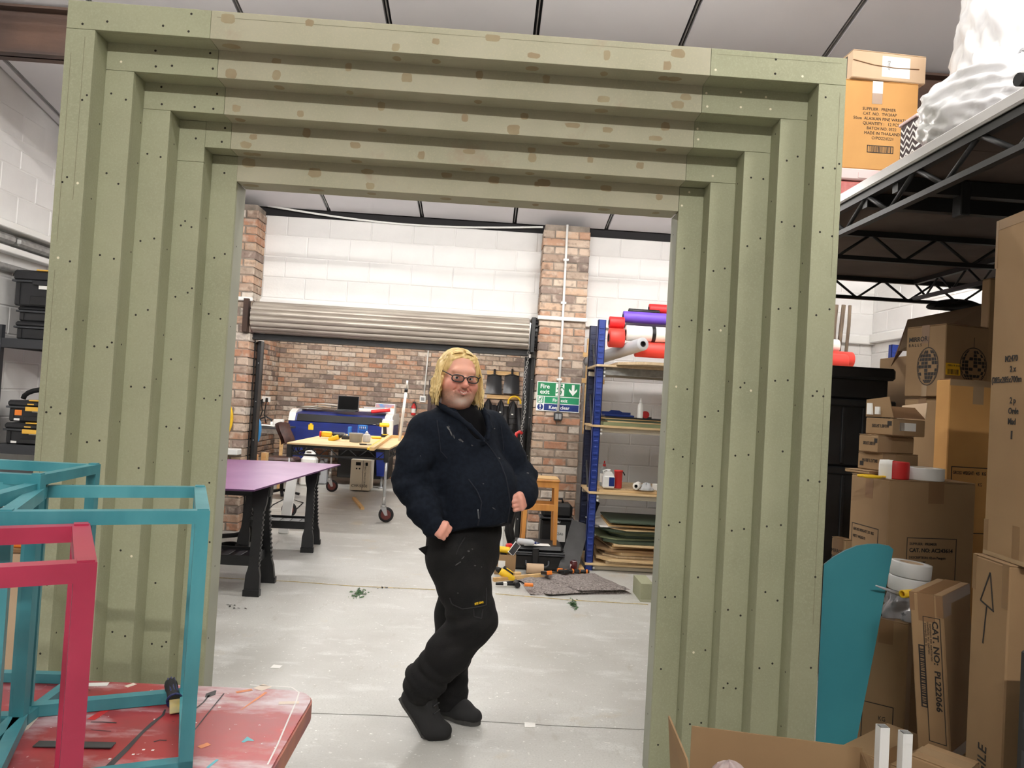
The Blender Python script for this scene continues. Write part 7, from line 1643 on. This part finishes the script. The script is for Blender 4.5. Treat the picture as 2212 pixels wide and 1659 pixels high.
# fists
def fist(W, d, n, q_):
    """clenched hand: knuckle row, three finger bones each, thumb folded over; q_ scales it"""
    d = np.array(d, np.float32); d /= np.linalg.norm(d); n = np.array(n, np.float32); n -= d*(n@d); n /= np.linalg.norm(n); s = np.cross(d, n); s = s if s[2] < 0 else -s
    d, n, s = d*q_, n*q_, s*q_
    B.cap(W-d*.05, W+d*.012, .030, .029*q_, .02)
    for i in range(4):
        lat = -.030+.0205*i; kn = W+d*(.074-.004*abs(i-1.2))+s*lat+n*(.010-.003*abs(i-1))
        B.cap(W+d*.01+s*lat*.65, kn, .021*q_, .0152*q_, .012)
        p1 = kn+d*.016-n*.030; p2 = p1-d*.034-n*.006; p3 = p2+n*.014-d*.004
        q = (.0112 if i < 3 else .0100)*q_
        B.cap(kn, p1, .0130*q_, q+.0005, .0035); B.cap(p1, p2, q, q, .003); B.cap(p2, p3, q, q*.9, .003)
    B.ell(W+d*.042-n*.012, (.03*q_, .03*q_, .03*q_), None, .012)
    t0 = W+d*.018-s*.032-n*.008; t1 = W+d*.052-s*.044-n*.022; t2 = W+d*.074-s*.026-n*.046; t3 = W+d*.072-s*.004-n*.048
    B.cap(t0, t1, .018*q_, .0145*q_, .012); B.cap(t1, t2, .0138*q_, .0122*q_, .0035); B.cap(t2, t3, .0122*q_, .0108*q_, .003)
rd = px3(968, 1150, 3.09)-RW; fist(RW+rd*.02, rd, (-.35, -.75, .55), .80)
ld = px3(1112, 1090, 3.24)-LW; fist(LW+ld*.1, ld, (.85, -.35, .3), .94)
skin = bpy.data.materials.new('skin'); MATS['skin'] = skin; skin.use_nodes = True
bs = skin.node_tree.nodes['Principled BSDF']; at_ = skin.node_tree.nodes.new('ShaderNodeAttribute'); at_.attribute_name = 'Col'; skin.node_tree.links.new(at_.outputs['Color'], bs.inputs['Base Color']); bs.inputs['Roughness'].default_value = .5; bs.inputs['Subsurface Weight'].default_value = .12; bs.inputs['Subsurface Radius'].default_value = (.02, .008, .005); bs.inputs['Subsurface Scale'].default_value = .4
body, V = B.mesh('body', 'skin', man, MO)
L3 = (V-HC)@HR.T; xx, yy, zz = L3[:, 0], L3[:, 1], L3[:, 2]
def blend(C, w, c): return C*(1-w[:, None])+np.array(lin(c))*w[:, None]
def g3(cx, cy, cz, rx, ry, rz_): return np.exp(-(((xx-cx)/rx)**2+((yy-cy)/ry)**2+((zz-cz)/rz_)**2))
C = np.tile(np.array(lin((216, 158, 136))), (len(V), 1))
hashn = np.modf(np.abs(np.sin(V[:, 0]*931.7+V[:, 1]*577.3+V[:, 2]*313.9)*43758.5))[0]
hd = (np.abs(xx) < .12) & (zz > -.16) & (zz < .14) & (np.abs(yy) < .14)
wch = np.where(hd, np.clip(g3(.047, .075, -.032, .03, .05, .026)+g3(-.047, .075, -.032, .03, .05, .026)+g3(0, .115, -.029, .018, .03, .02), 0, 1)*.65, 0); C = blend(C, wch, (208, 122, 108))
bd_ = np.where(hd & (yy > -.02), np.clip((-.052-zz)/.02, 0, 1)*np.clip((zz+.135)/.02, 0, 1)+np.clip(g3(0, .1, -.056, .03, .03, .006), 0, 1), 0); bd_ = np.clip(bd_, 0, 1)*(.42+.45*hashn); C = blend(C, bd_, (150, 118, 102))
gry = np.where(hd, np.clip(g3(0, .08, -.1, .04, .05, .018), 0, 1)*(.35+.45*hashn), 0); C = blend(C, gry, (190, 180, 170))
mus = np.where(hd, np.clip(g3(0, .1, -.0485, .030, .02, .0062), 0, 1)*(.45+.35*hashn), 0); C = blend(C, mus, (134, 90, 68))
def curve_d(c, e):
    """distance to the smile curve through (0,c) and the corners (+-.024,e) in the face plane"""
    t = np.clip(np.abs(xx)/.024, 0, 1); return np.hypot(zz-(c+(e-c)*t), np.maximum(np.abs(xx)-.024, 0))
up_, lo_, gp = curve_d(-.0585, -.0525), curve_d(-.0705, -.0560), curve_d(-.0648, -.0545)
fr_ = hd & (yy > .075)
lp = np.where(fr_, np.clip(np.exp(-(up_/.0032)**2)+np.exp(-(lo_/.0042)**2), 0, 1)*.8, 0); C = blend(C, lp, (188, 98, 92))
th_ = np.where(fr_ & (np.abs(xx) < .016) & (gp < .0028), 1.0, 0); C = blend(C, th_*.75, (222, 208, 194))
dk = np.where(fr_ & (np.abs(xx) >= .016) & (gp < .0024), .6, 0); C = blend(C, dk, (110, 52, 48))
bro = np.where(hd, np.clip(g3(.031, .09, .0215, .02, .02, .0042)+g3(-.031, .09, .0215, .02, .02, .0042), 0, 1)*.5, 0); C = blend(C, bro, (176, 130, 92))
eyd = np.where(hd, np.clip(g3(.031, .09, 0, .017, .02, .008)+g3(-.031, .09, 0, .017, .02, .008), 0, 1)*.35, 0); C = blend(C, eyd, (168, 104, 92))
hand = np.clip(1-np.minimum(np.linalg.norm(V-(RW+rd*.6), axis=1), np.linalg.norm(V-(LW+ld*.6), axis=1))/.1, 0, 1); C = blend(C, np.clip(hand*1.5, 0, .5), (226, 158, 142))
ca = body.data.color_attributes.new('Col', 'FLOAT_COLOR', 'POINT'); ca.data.foreach_set('color', np.c_[C, np.ones(len(C))].ravel())
M_('eye_white', (232, 226, 220), .25); M_('iris', (70, 84, 92), .2); M_('pupil', (14, 14, 16), .1)
mo = A3(MO)
for s in (-1, 1):
    e = H(s*.031, .0765, -.001)-mo; ey_ = MB().sphere(Vector(e), .0118, 16, 12).build('eye', 'eye_white', man)
    g_ = H(s*.031-.0035, .0765+.0108, -.0008)-mo; MB().sphere(Vector(g_), .0048, 12, 8).build('iris', 'iris', ey_); g_ = H(s*.031-.004, .0765+.0142, -.0008)-mo; MB().sphere(Vector(g_), .0022, 10, 6).build('pupil', 'pupil', ey_)
# ---------------- glasses
gl = MB()
def lens(cx):
    out = []
    for k in range(28):
        a = 2*PI*k/28; x = cx+.0265*math.copysign(abs(math.cos(a))**.75, math.cos(a)); z = -.002+.0148*math.copysign(abs(math.sin(a))**.75, math.sin(a)); out.append(Vector(H(x, .108-abs(x)*.13, z)-mo))
    return out
for s in (-1, 1): gl.tube(lens(s*.0345), .0028, 8, closed=True)
gl.tube([Vector(H(-.010, .1085, .002)-mo), Vector(H(0, .113, .005)-mo), Vector(H(.010, .1085, .002)-mo)], .0026, 8)
for s in (-1, 1): gl.tube([Vector(H(s*.060, .1, .006)-mo), Vector(H(s*.074, .088, .012)-mo), Vector(H(s*.088, .03, .020)-mo), Vector(H(s*.089, -.02, .020)-mo)], .0026, 6)
glo = gl.build('glasses', 'black_plastic', man)
M_('lens_glass', (255, 255, 255), .02, trans=1.0); MATS['lens_glass'].node_tree.nodes['Principled BSDF'].inputs['IOR'].default_value = 1.02
for s in (-1, 1): P_ = lens(s*.0345); MB().add(P_, [tuple(range(len(P_)))]).build('lens', 'lens_glass', glo)
# ---------------- hair
HF = Field(H(0, 0, 0)-.22, H(0, 0, 0)+np.array((.22, .22, .17), np.float32), .0045)
HF.ell(H(0, -.022, .032), (.084, .101, .093), HR, .02)
for s in (-1, 1):
    HF.chain([H(s*.060, .02, .092), H(s*.080, .010, .03), H(s*.087, .008, -.03), H(s*.091, .012, -.07), H(s*.096, .025, -.112)], [.008, .012, .013, .013, .006], .03)
    HF.chain([H(s*.065, -.04, .05), H(s*.078, -.045, -.04), H(s*.082, -.04, -.09), H(s*.08, -.02, -.125)], [.024, .024, .022, .012], .03)
HF.ell(H(0, .098, .024), (.079, .078, .072), HR, .012, 's').ell(H(0, .07, -.07), (.080, .085, .10), HR, .01, 's')
PT = HF.pts(); q = (PT-HC)@HR.T; HF.D += .0022*np.sin(q[..., 0]*170+9*np.sin(q[..., 2]*40))*np.sin(q[..., 1]*120+2); del PT, q
M_('blond_hair', (226, 200, 140), .45, rgb2=(196, 162, 98), scale=60, stretch=(1, 1, .12)); M_('blond_light', (240, 218, 160), .42, rgb2=(214, 180, 112), scale=40, stretch=(1, 1, .15))
hair, _ = HF.mesh('hair', 'blond_hair', man, MO)
rs_ = random.Random(11)
b = MB()
for k in range(90):                                        # loose locks falling in front of the shoulders
    s = -1 if k % 9 < 5 else 1; y0 = rs_.uniform(.0, .05); w1, w2 = rs_.uniform(0, 6), rs_.uniform(0, 6); amp = rs_.uniform(.004, .010); ze = rs_.uniform(-.14, -.075); pts = []
    for i in range(13):
        u = i/12; x = s*(.070+.020*min(1, u*2.5)+.014*u+amp*u*math.sin(u*8+w1)+rs_.uniform(-.001, .001)); z = .085-.02*u+(ze-.065)*u; y = y0*.6+.01*u+.035*u*u+amp*u*math.sin(u*7+w2); pts.append(Vector(H(x, y, z)-mo))
    b.tube(pts, .002, 4, radii=[.0012]+[.0022]*9+[.0018, .0012, .0006])
stuff(b.build('hair_locks', 'blond_light', hair))
for grp, mname, cnt in (('hair_strands', 'blond_light', 230), ('hair_strands', 'blond_hair', 150)):
    b = MB()
    for k in range(cnt):
        s = rs_.choice((-1, 1)); ph = rs_.random(); y0 = .052-.145*ph; w1, w2 = rs_.uniform(0, 6), rs_.uniform(0, 6); amp = rs_.uniform(.003, .009); out_ = rs_.uniform(-.002, .008); zend = rs_.uniform(-.128, -.06)-(.015 if ph > .5 else 0); pts = []
        for i in range(15):
            t = i/14
            if t < .5:
                th = (t/.5)*PI*.55+.08; x = s*(.0855+out_*.4)*math.sin(th); z = .032+(.0945+out_*.4)*math.cos(th)-.002; y = y0*(1-t*.9)-.03*t*2*(1-ph); yl = max(0, 1-((y+.024)/.106)**2)**.5; x *= .35+.65*yl; z = .032+(z-.032)*(.45+.55*yl)
            else:
                u = (t-.5)/.5; th = PI*.55+.08; x = s*((.0855+out_)*.985+.010*u+.8*amp*math.sin(u*7+w1)); z = .022+(zend-.022)*u; y = (y0*.55-.03*(1-ph))+.018*u+amp*math.sin(u*6+w2)
            pts.append(Vector(H(x, y, z)-mo))
        b.tube(pts, .002, 4, radii=[.0010]+[.0021]*11+[.0016, .0011, .0005])
    stuff(b.build(grp, mname, hair))
# ---------------- T-shirt in the collar
TS = Field(NB-np.array((.17, .2, .26), np.float32), NB+np.array((.2, .2, .06), np.float32), .006)
TS.cap(RS*.5+LS*.5-UP*.0, BE+FD*.02, .125, .15, .05).cap(NB-UP*.06, NB-UP*.018, .078, .072, .02)
M_('tee_black', (12, 12, 14), .95, spec=.1); TS.mesh('t_shirt', 'tee_black', man, MO)
# ---------------- fleece jacket
J = Field((-.62, 2.95, .75), (.26, 3.75, 1.56), .0065)
SC_ = (RS+LS)/2
J.ell(CH+UP*.0-FD*.01, (.155, .205, .19), RB, .06).cap(RS+np.array((.03, .03, .0), np.float32), LS-np.array((.03, .03, 0), np.float32), .072, .072, .06)
J.ell(BE+FD*.012, (.20, .205, .20), RB, .08).ell(BE-UP*.12+FD*.00, (.178, .192, .17), RB, .08).cap(PE+UP*.10-FD*.01, CH, .17, .16, .08)
J.cap(NB-UP*.07, NB-UP*.0, .098, .082, .05)
# hem cut, then the sleeves
PT = J.pts(); h1_, h2_, h3_ = px3(930, 1158, 3.30), px3(1098, 1131, 3.30), px3(1020, 1150, 3.62)
hn = np.cross(h2_-h1_, h3_-h1_); hn /= np.linalg.norm(hn); hn = hn if hn[2] > 0 else -hn
J.D = np.maximum(J.D, -((PT-h1_)@hn))
J.chain([RS-UP*.0, (RS+RE)/2+np.array((-.012, -.01, 0), np.float32), RE, (RE*.4+RW*.6), RW+rd*.02], [.076, .074, .069, .060, .050], .045)
J.chain([LS, (LS+LE)/2, LE, (LE*.35+LW*.65), LW+ld*.04], [.072, .068, .065, .058, .051], .04)
# collar stand
for k in range(-9, 10):
    a = k/9*1.9; v = -FD*math.cos(a)+RD*math.sin(a); r = .080+.010*abs(k)/9; top = .030-.03*(abs(k)/9)**2; p = NB+v*r; J.cap(p-UP*.055, p+UP*top, .014, .009, .012)
# V opening at the neck
vc = NB+FD*.115-UP*.02; vb = px3(1046, 950, 3.22)
J.cap(NB+FD*.05+UP*.02, vc, .064, .062, .02, 's').cap(vc-UP*.02, vb+FD*.03, .050, .010, .02, 's')
J.chain([px3(944, 872, 3.285), px3(960, 882, 3.25), px3(985, 897, 3.215), px3(1014, 920, 3.195), px3(1047, 952, 3.195)], [.012, .013, .012, .010, .006], .012)
J.chain([px3(1044, 884, 3.34), px3(1052, 900, 3.30), px3(1058, 925, 3.27), px3(1054, 950, 3.215)], [.012, .012, .011, .006], .012)
# folds
def ripple(P, o, ax, rad, L0, amp, fr, ph=0.0, tw=0.0):
    q = P-o; t = q@ax; r = np.linalg.norm(q-t[..., None]*ax, axis=-1); w_ = np.exp(-(t/L0)**2)*np.exp(-(np.maximum(r-rad, 0)/.06)**2); side = q@np.cross(ax, np.array((.3, .5, .81), np.float32)); return amp*np.sin(fr*t+ph+tw*side)*w_
def unit(v): v = np.array(v, np.float32); return v/np.linalg.norm(v)
def crease(P, o, R0, ax, fr, amp, ph=0.0, wob=2.5):
    """irregular folds across ax, fading away from o"""
    ax = unit(ax); q = P-o; b1 = unit(np.cross(ax, (.2, .4, .9))); b2 = np.cross(ax, b1); t = q@ax; u = q@b1; v = q@b2
    f = np.sin(fr*t+wob*np.sin(11*u+ph)+wob*.7*np.sin(17*v+1.3*ph)+ph)*.6+.4*np.sin(fr*1.7*t-wob*np.sin(14*v+ph)+2*ph)
    return amp*np.sign(f)*np.abs(f)**.8*np.exp(-(np.linalg.norm(q, axis=-1)/R0)**2)
J.D += crease(PT, RE+np.array((.02, -.02, -.02), np.float32), .13, RW-RS, 62, .009, .4)+crease(PT, RW*.8+RE*.2, .08, RW-RE, 110, .004, 1.2)+crease(PT, LE, .12, LE-LS, 62, .009, .9)+crease(PT, (RS+RE)/2, .14, (.5, 0, -.9), 40, .0055, 2.0)
J.D += .007*np.sin(26*(PT@unit((.5, -.3, .9)))+3*np.sin(9*(PT@unit((.9, .1, -.4))))+1)*np.exp(-(np.linalg.norm(PT-(BE+FD*.1+UP*.02), axis=-1)/.22)**2)
J.D += .004*np.sin(48*(PT@unit((.75, .1, -.66))))*np.exp(-(np.linalg.norm(PT-(RS+np.array((.10, -.05, -.10), np.float32)), axis=-1)/.13)**2)
J.D += .005*np.sin(40*(PT@unit((.3, .1, -.95)))+.8)*np.exp(-(np.linalg.norm(PT-(PE+UP*.06-FD*.05+RD*.12), axis=-1)/.13)**2)
del PT
M_('fleece', (17, 21, 29), .95, rgb2=(23, 28, 37), scale=60, bump=.12, bscale=900, spec=.12)
jac, _ = J.mesh('fleece_jacket', 'fleece', man, MO)
# ---------------- trousers
T_ = Field((-.62, 2.95, .03), (.26, 3.80, .98), .0065)
T_.ell(PE+UP*.06+FD*.01, (.16, .172, .12), RB, .05).ell(PE-UP*.01, (.155, .165, .14), RB, .05).ell(PE-UP*.09, (.142, .165, .12), RB, .05)
T_.chain([RH, (RH+RK)/2, RK, (RK+RA)/2, RA+np.array((.0, 0, .01), np.float32), RA+np.array((-.012, 0, -.022), np.float32)], [.118, .106, .094, .090, .082, .070], .05)
T_.chain([LH, (LH+LK)/2, LK, (LK+LA)/2, LA, LA+np.array((.01, 0, -.05), np.float32)], [.120, .100, .088, .085, .082, .078], .05)
PT = T_.pts()
T_.D += crease(PT, RK+np.array((-.04, -.02, -.01), np.float32), .14, (.35, 0, -.95), 70, .0075, .6)+crease(PT, RA+np.array((.01, 0, .03), np.float32), .11, RA-RK, 78, .011, 1.1)+crease(PT, LA+np.array((0, 0, .06), np.float32), .11, UP, 80, .007, .3)
T_.D += .005*np.sin(34*(PT@unit((.8, -.1, .55)))+2)*np.exp(-(np.linalg.norm(PT-(RH+np.array((.0, -.08, -.06), np.float32)), axis=-1)/.16)**2)
T_.D = np.maximum(T_.D, -(PT[..., 2]-.045))
del PT
M_('work_black', (21, 21, 22), .85, rgb2=(29, 28, 28), scale=12, bump=.2, bscale=200, spec=.2)
tro, _ = T_.mesh('work_trousers', 'work_black', man, MO)
# ---------------- shoes
M_('shoe_black', (22, 22, 23), .8, var=.2, scale=30); M_('sole_dark', (66, 65, 63), .75, var=.15, scale=20)
def shoe(heel, ball, toe, lab, lift):
    heel, ball, toe = [np.array(v, np.float32) for v in (heel, ball, toe)]
    def sole_n(a, b): d = unit(b-a); s = unit(np.cross(d, UP)); return unit(np.cross(s, d)), s
    n1, sd = sole_n(heel, ball); n2, _ = sole_n(ball, toe)
    S = Field(np.minimum(np.minimum(heel, ball), toe)-.12, np.maximum(np.maximum(heel, ball), toe)+.17, .0055)
    S.cap(heel+n1*.045+unit(ball-heel)*.03, ball+n1*.040, .042, .046, .03).cap(ball+n2*.038, toe-unit(toe-ball)*.03+n2*.03, .045, .036, .03).cap(heel+n1*.05+unit(ball-heel)*.035, heel+n1*.115+unit(ball-heel)*.05, .04, .045, .03).cap(ball+n1*.05, heel+n1*.11+unit(ball-heel)*.07, .034, .04, .03)
    for s in (-1, 1): S.cap(heel+n1*.03+sd*s*.018+unit(ball-heel)*.03, ball+n1*.03+sd*s*.022, .028, .03, .02); S.cap(ball+n2*.03+sd*s*.02, toe-unit(toe-ball)*.035+n2*.025+sd*s*.012, .03, .026, .02)
    PT = S.pts(); S.D = np.maximum(S.D, np.minimum(-((PT-heel)@n1-.018), 1)); S.D = np.maximum(S.D, -((PT-ball)@n2-.018) if False else -1.0)
    o, _ = S.mesh('shoe', 'shoe_black', man, MO)
    b = MB(); out = []
    prof = [(0.0, .030), (.12, .038), (.3, .036), (.5, .040), (.66, .047), (.82, .045), (.93, .034), (1.0, .012)]
    L1 = np.linalg.norm(ball-heel); L2 = np.linalg.norm(toe-ball); Lt = L1+L2
    def at(u):
        l = u*Lt
        return (heel+unit(ball-heel)*l, n1) if l < L1 else (ball+unit(toe-ball)*(l-L1), n2)
    us = [k/22 for k in range(23)]
    def wd(u): return float(np.interp(u, [p[0] for p in prof], [p[1] for p in prof]))
    ring = []
    for u in us:
        p, n_ = at(u); w_ = wd(u)
        if abs(u*Lt-L1) < Lt/22: n_ = unit(n1+n2)
        ring.append([Vector(p-sd*w_-mo), Vector(p+sd*w_-mo), Vector(p+sd*(w_+.001)+n_*.024-mo), Vector(p-sd*(w_+.001)+n_*.024-mo)])
    for r in ring: b.v += [tuple(v) for v in r]
    for i in range(len(ring)-1):
        for j in range(4): b.f.append((i*4+j, i*4+(j+1) % 4, i*4+4+(j+1) % 4, i*4+4+j)); b.sm.append(False)
    b.f += [(0, 1, 2, 3), tuple(len(ring)*4-4+k for k in (3, 2, 1, 0))]; b.sm += [False, False]
    b.build('sole', 'sole_dark', o)
    lc = MB()
    for k in range(5):
        t = k/4; p = ball*(1-t)+(heel+n1*.075+unit(ball-heel)*.11)*t; up_ = n1*(.082-.0*t)+n2*.0; p = ball+n1*.078+(unit(heel-ball)*.03+n1*.022)*k*.8; lc.tube([Vector(p-sd*.026-n1*.008-mo), Vector(p+n1*.004-mo), Vector(p+sd*.026-n1*.008-mo)], .0035, 6)
    lc.build('laces', 'black_plastic', o)
    return o
hl = px3(868, 1505, 3.36); bl_ = px3(923, 1590, 3.30); bl_[2] = .002; tp_ = px3(972, 1586, 3.275); tp_[2] = .002
shoe(hl, bl_, tp_, 'R', .17)
h2 = px3(952, 1528, 3.53); h2[2] = .002; b2 = px3(1000, 1547, 3.46); b2[2] = .002; t2 = px3(1036, 1556, 3.42); t2[2] = .002
dd_ = unit(t2-h2); h2 = t2-dd_*.30; b2 = t2-dd_*.095
shoe(h2, b2, t2, 'L', 0)
# ---------------- trims laid on the clothing surface
from mathutils.bvhtree import BVHTree
def tree(o): me = o.data; return BVHTree.FromPolygons([tuple(v.co+MO) for v in me.vertices], [tuple(p.vertices) for p in me.polygons])
TJ, TT_ = tree(jac), tree(tro)
def hit(T, x, y):
    h_ = T.ray_cast(Vector((0, 0, CAMZ)), ray(x, y).normalized()); return (h_[0], h_[1]) if h_[0] is not None else (None, None)
def ribbon(T, pts, wd, off, nm, m, parent, n=18):
    P = []
    for i in range(n+1):
        t = i/n*(len(pts)-1); k = min(int(t), len(pts)-2); f = t-k; x = pts[k][0]*(1-f)+pts[k+1][0]*f; y = pts[k][1]*(1-f)+pts[k+1][1]*f; h_, nn = hit(T, x, y)
        if h_ is not None: P.append((h_+nn*off-MO))
    if len(P) > 2: return MB().tube(P, wd, 6).build(nm, m, parent)
M_('seam', (15, 20, 32), .9); M_('zip_metal', (120, 124, 130), .4, .6)
ribbon(TJ, [(1046, 952), (1062, 972), (1080, 1000), (1092, 1030), (1098, 1060), (1102, 1090), (1096, 1128)], .0035, .001, 'zipper', 'seam', jac)
ribbon(TJ, [(1012, 1036), (1030, 1060), (1040, 1085), (1036, 1115), (1032, 1135)], .003, .001, 'pocket_seam', 'seam', jac)
ribbon(TJ, [(1032, 1100), (1034, 1120)], .003, .003, 'zip_pull', 'zip_metal', jac, 6)
ribbon(TJ, [(944, 908), (948, 940), (952, 975), (966, 990)], .0022, .0005, 'raglan_seam', 'seam', jac)
ribbon(TJ, [(1082, 920), (1086, 950), (1088, 975)], .0022, .0005, 'raglan_seam', 'seam', jac)
ribbon(TJ, [(950, 1166), (990, 1152), (1040, 1146), (1090, 1128)], .0022, .0005, 'hem_seam', 'seam', jac)
M_('dust', (96, 95, 94), .95, rgb2=(58, 58, 60), scale=60)
rq = random.Random(4); dm = MB(); dt_ = MB()
def splat(T, b, x, y, r, el=1.0, ang=0.0):
    vs = []
    for k in range(7):
        a = 2*PI*k/7; q_ = r*rq.uniform(.6, 1.2); dx, dy = q_*math.cos(a)*el, q_*math.sin(a); h_, nn = hit(T, x+dx*math.cos(ang)-dy*math.sin(ang), y+dx*math.sin(ang)+dy*math.cos(ang))
        if h_ is None: return
        vs.append(h_+nn*.0012-MO)
    b.add(vs, [tuple(range(7))])
for x, y, r, el, an in ((968, 925, 2.2, 4, 1.0), (974, 935, 2, 4, 1.1), (981, 944, 1.6, 3, 1.2), (994, 950, 2.4, 1.8, .6), (999, 954, 2, 1.5, .4), (970, 922, 1.2, 2, 1.2), (1044, 1045, 1.6, 1, 0), (1068, 926, 1.5, 1, 0), (908, 985, 1.2, 1, 0), (1066, 1098, 1.2, 5, .5), (1078, 990, 1.4, 2, .8), (1019, 962, 1.4, 2, .3), (1140, 1022, 1.5, 2, .2)): splat(TJ, dm, x, y, r, el, an)
for x, y, r, el, an in ((1012, 1190, 2.4, 1.6, .4), (1020, 1186, 1.6, 1.2, 0), (1026, 1222, 2.2, 1.3, .3), (990, 1217, 1.4, 6, -.6), (1000, 1205, 1.2, 5, -.8), (989, 1281, 1.8, 1, 0), (1040, 1225, 1.2, 1, 0)): splat(TT_, dt_, x, y, r, el, an)
stuff(dm.build('paint_smears', 'dust', jac)); stuff(dt_.build('dust_marks', 'dust', tro))
# cargo pocket with its yellow woven label
ribbon(TT_, [(972, 1292), (976, 1305), (1000, 1316), (1050, 1308), (1051, 1285), (1050, 1270)], .0028, .0008, 'pocket_flap_edge', 'rubber', tro); ribbon(TT_, [(1023, 1316), (1024, 1332), (1040, 1336), (1043, 1316)], .0025, .0006, 'pocket_tab', 'rubber', tro); ribbon(TT_, [(985, 1198), (992, 1180), (1005, 1160)], .0025, .0006, 'pocket_seam', 'rubber', tro)
h0, n0 = hit(TT_, 1025, 1306); h1__, _ = hit(TT_, 1046, 1301)
if h0 is not None and h1__ is not None:
    xd = (h1__-h0); text('pocket_label', 'SITE KING', .0125, 'yellow', tro, Matrix.Translation(-MO) @ frame_M(h0+n0*.006+Vector((0, -.006, 0)), xd, Vector((0, 0, 1))), bold=.0005, sx=xd.length/.062)
tf = px3(914, 1192, 3.3)-mo
MB().add([Vector(tf)+Vector(v) for v in ((-.022, 0, .012), (.05, 0, .04), (.055, .0, -.03), (.02, 0, -.022), (-.022, .012, .012), (.05, .012, .04), (.055, .012, -.03), (.02, .012, -.022))], [(0, 1, 2, 3), (7, 6, 5, 4), (0, 4, 5, 1), (1, 5, 6, 2), (2, 6, 7, 3), (3, 7, 4, 0)]).build('hip_flap', 'work_black', tro)
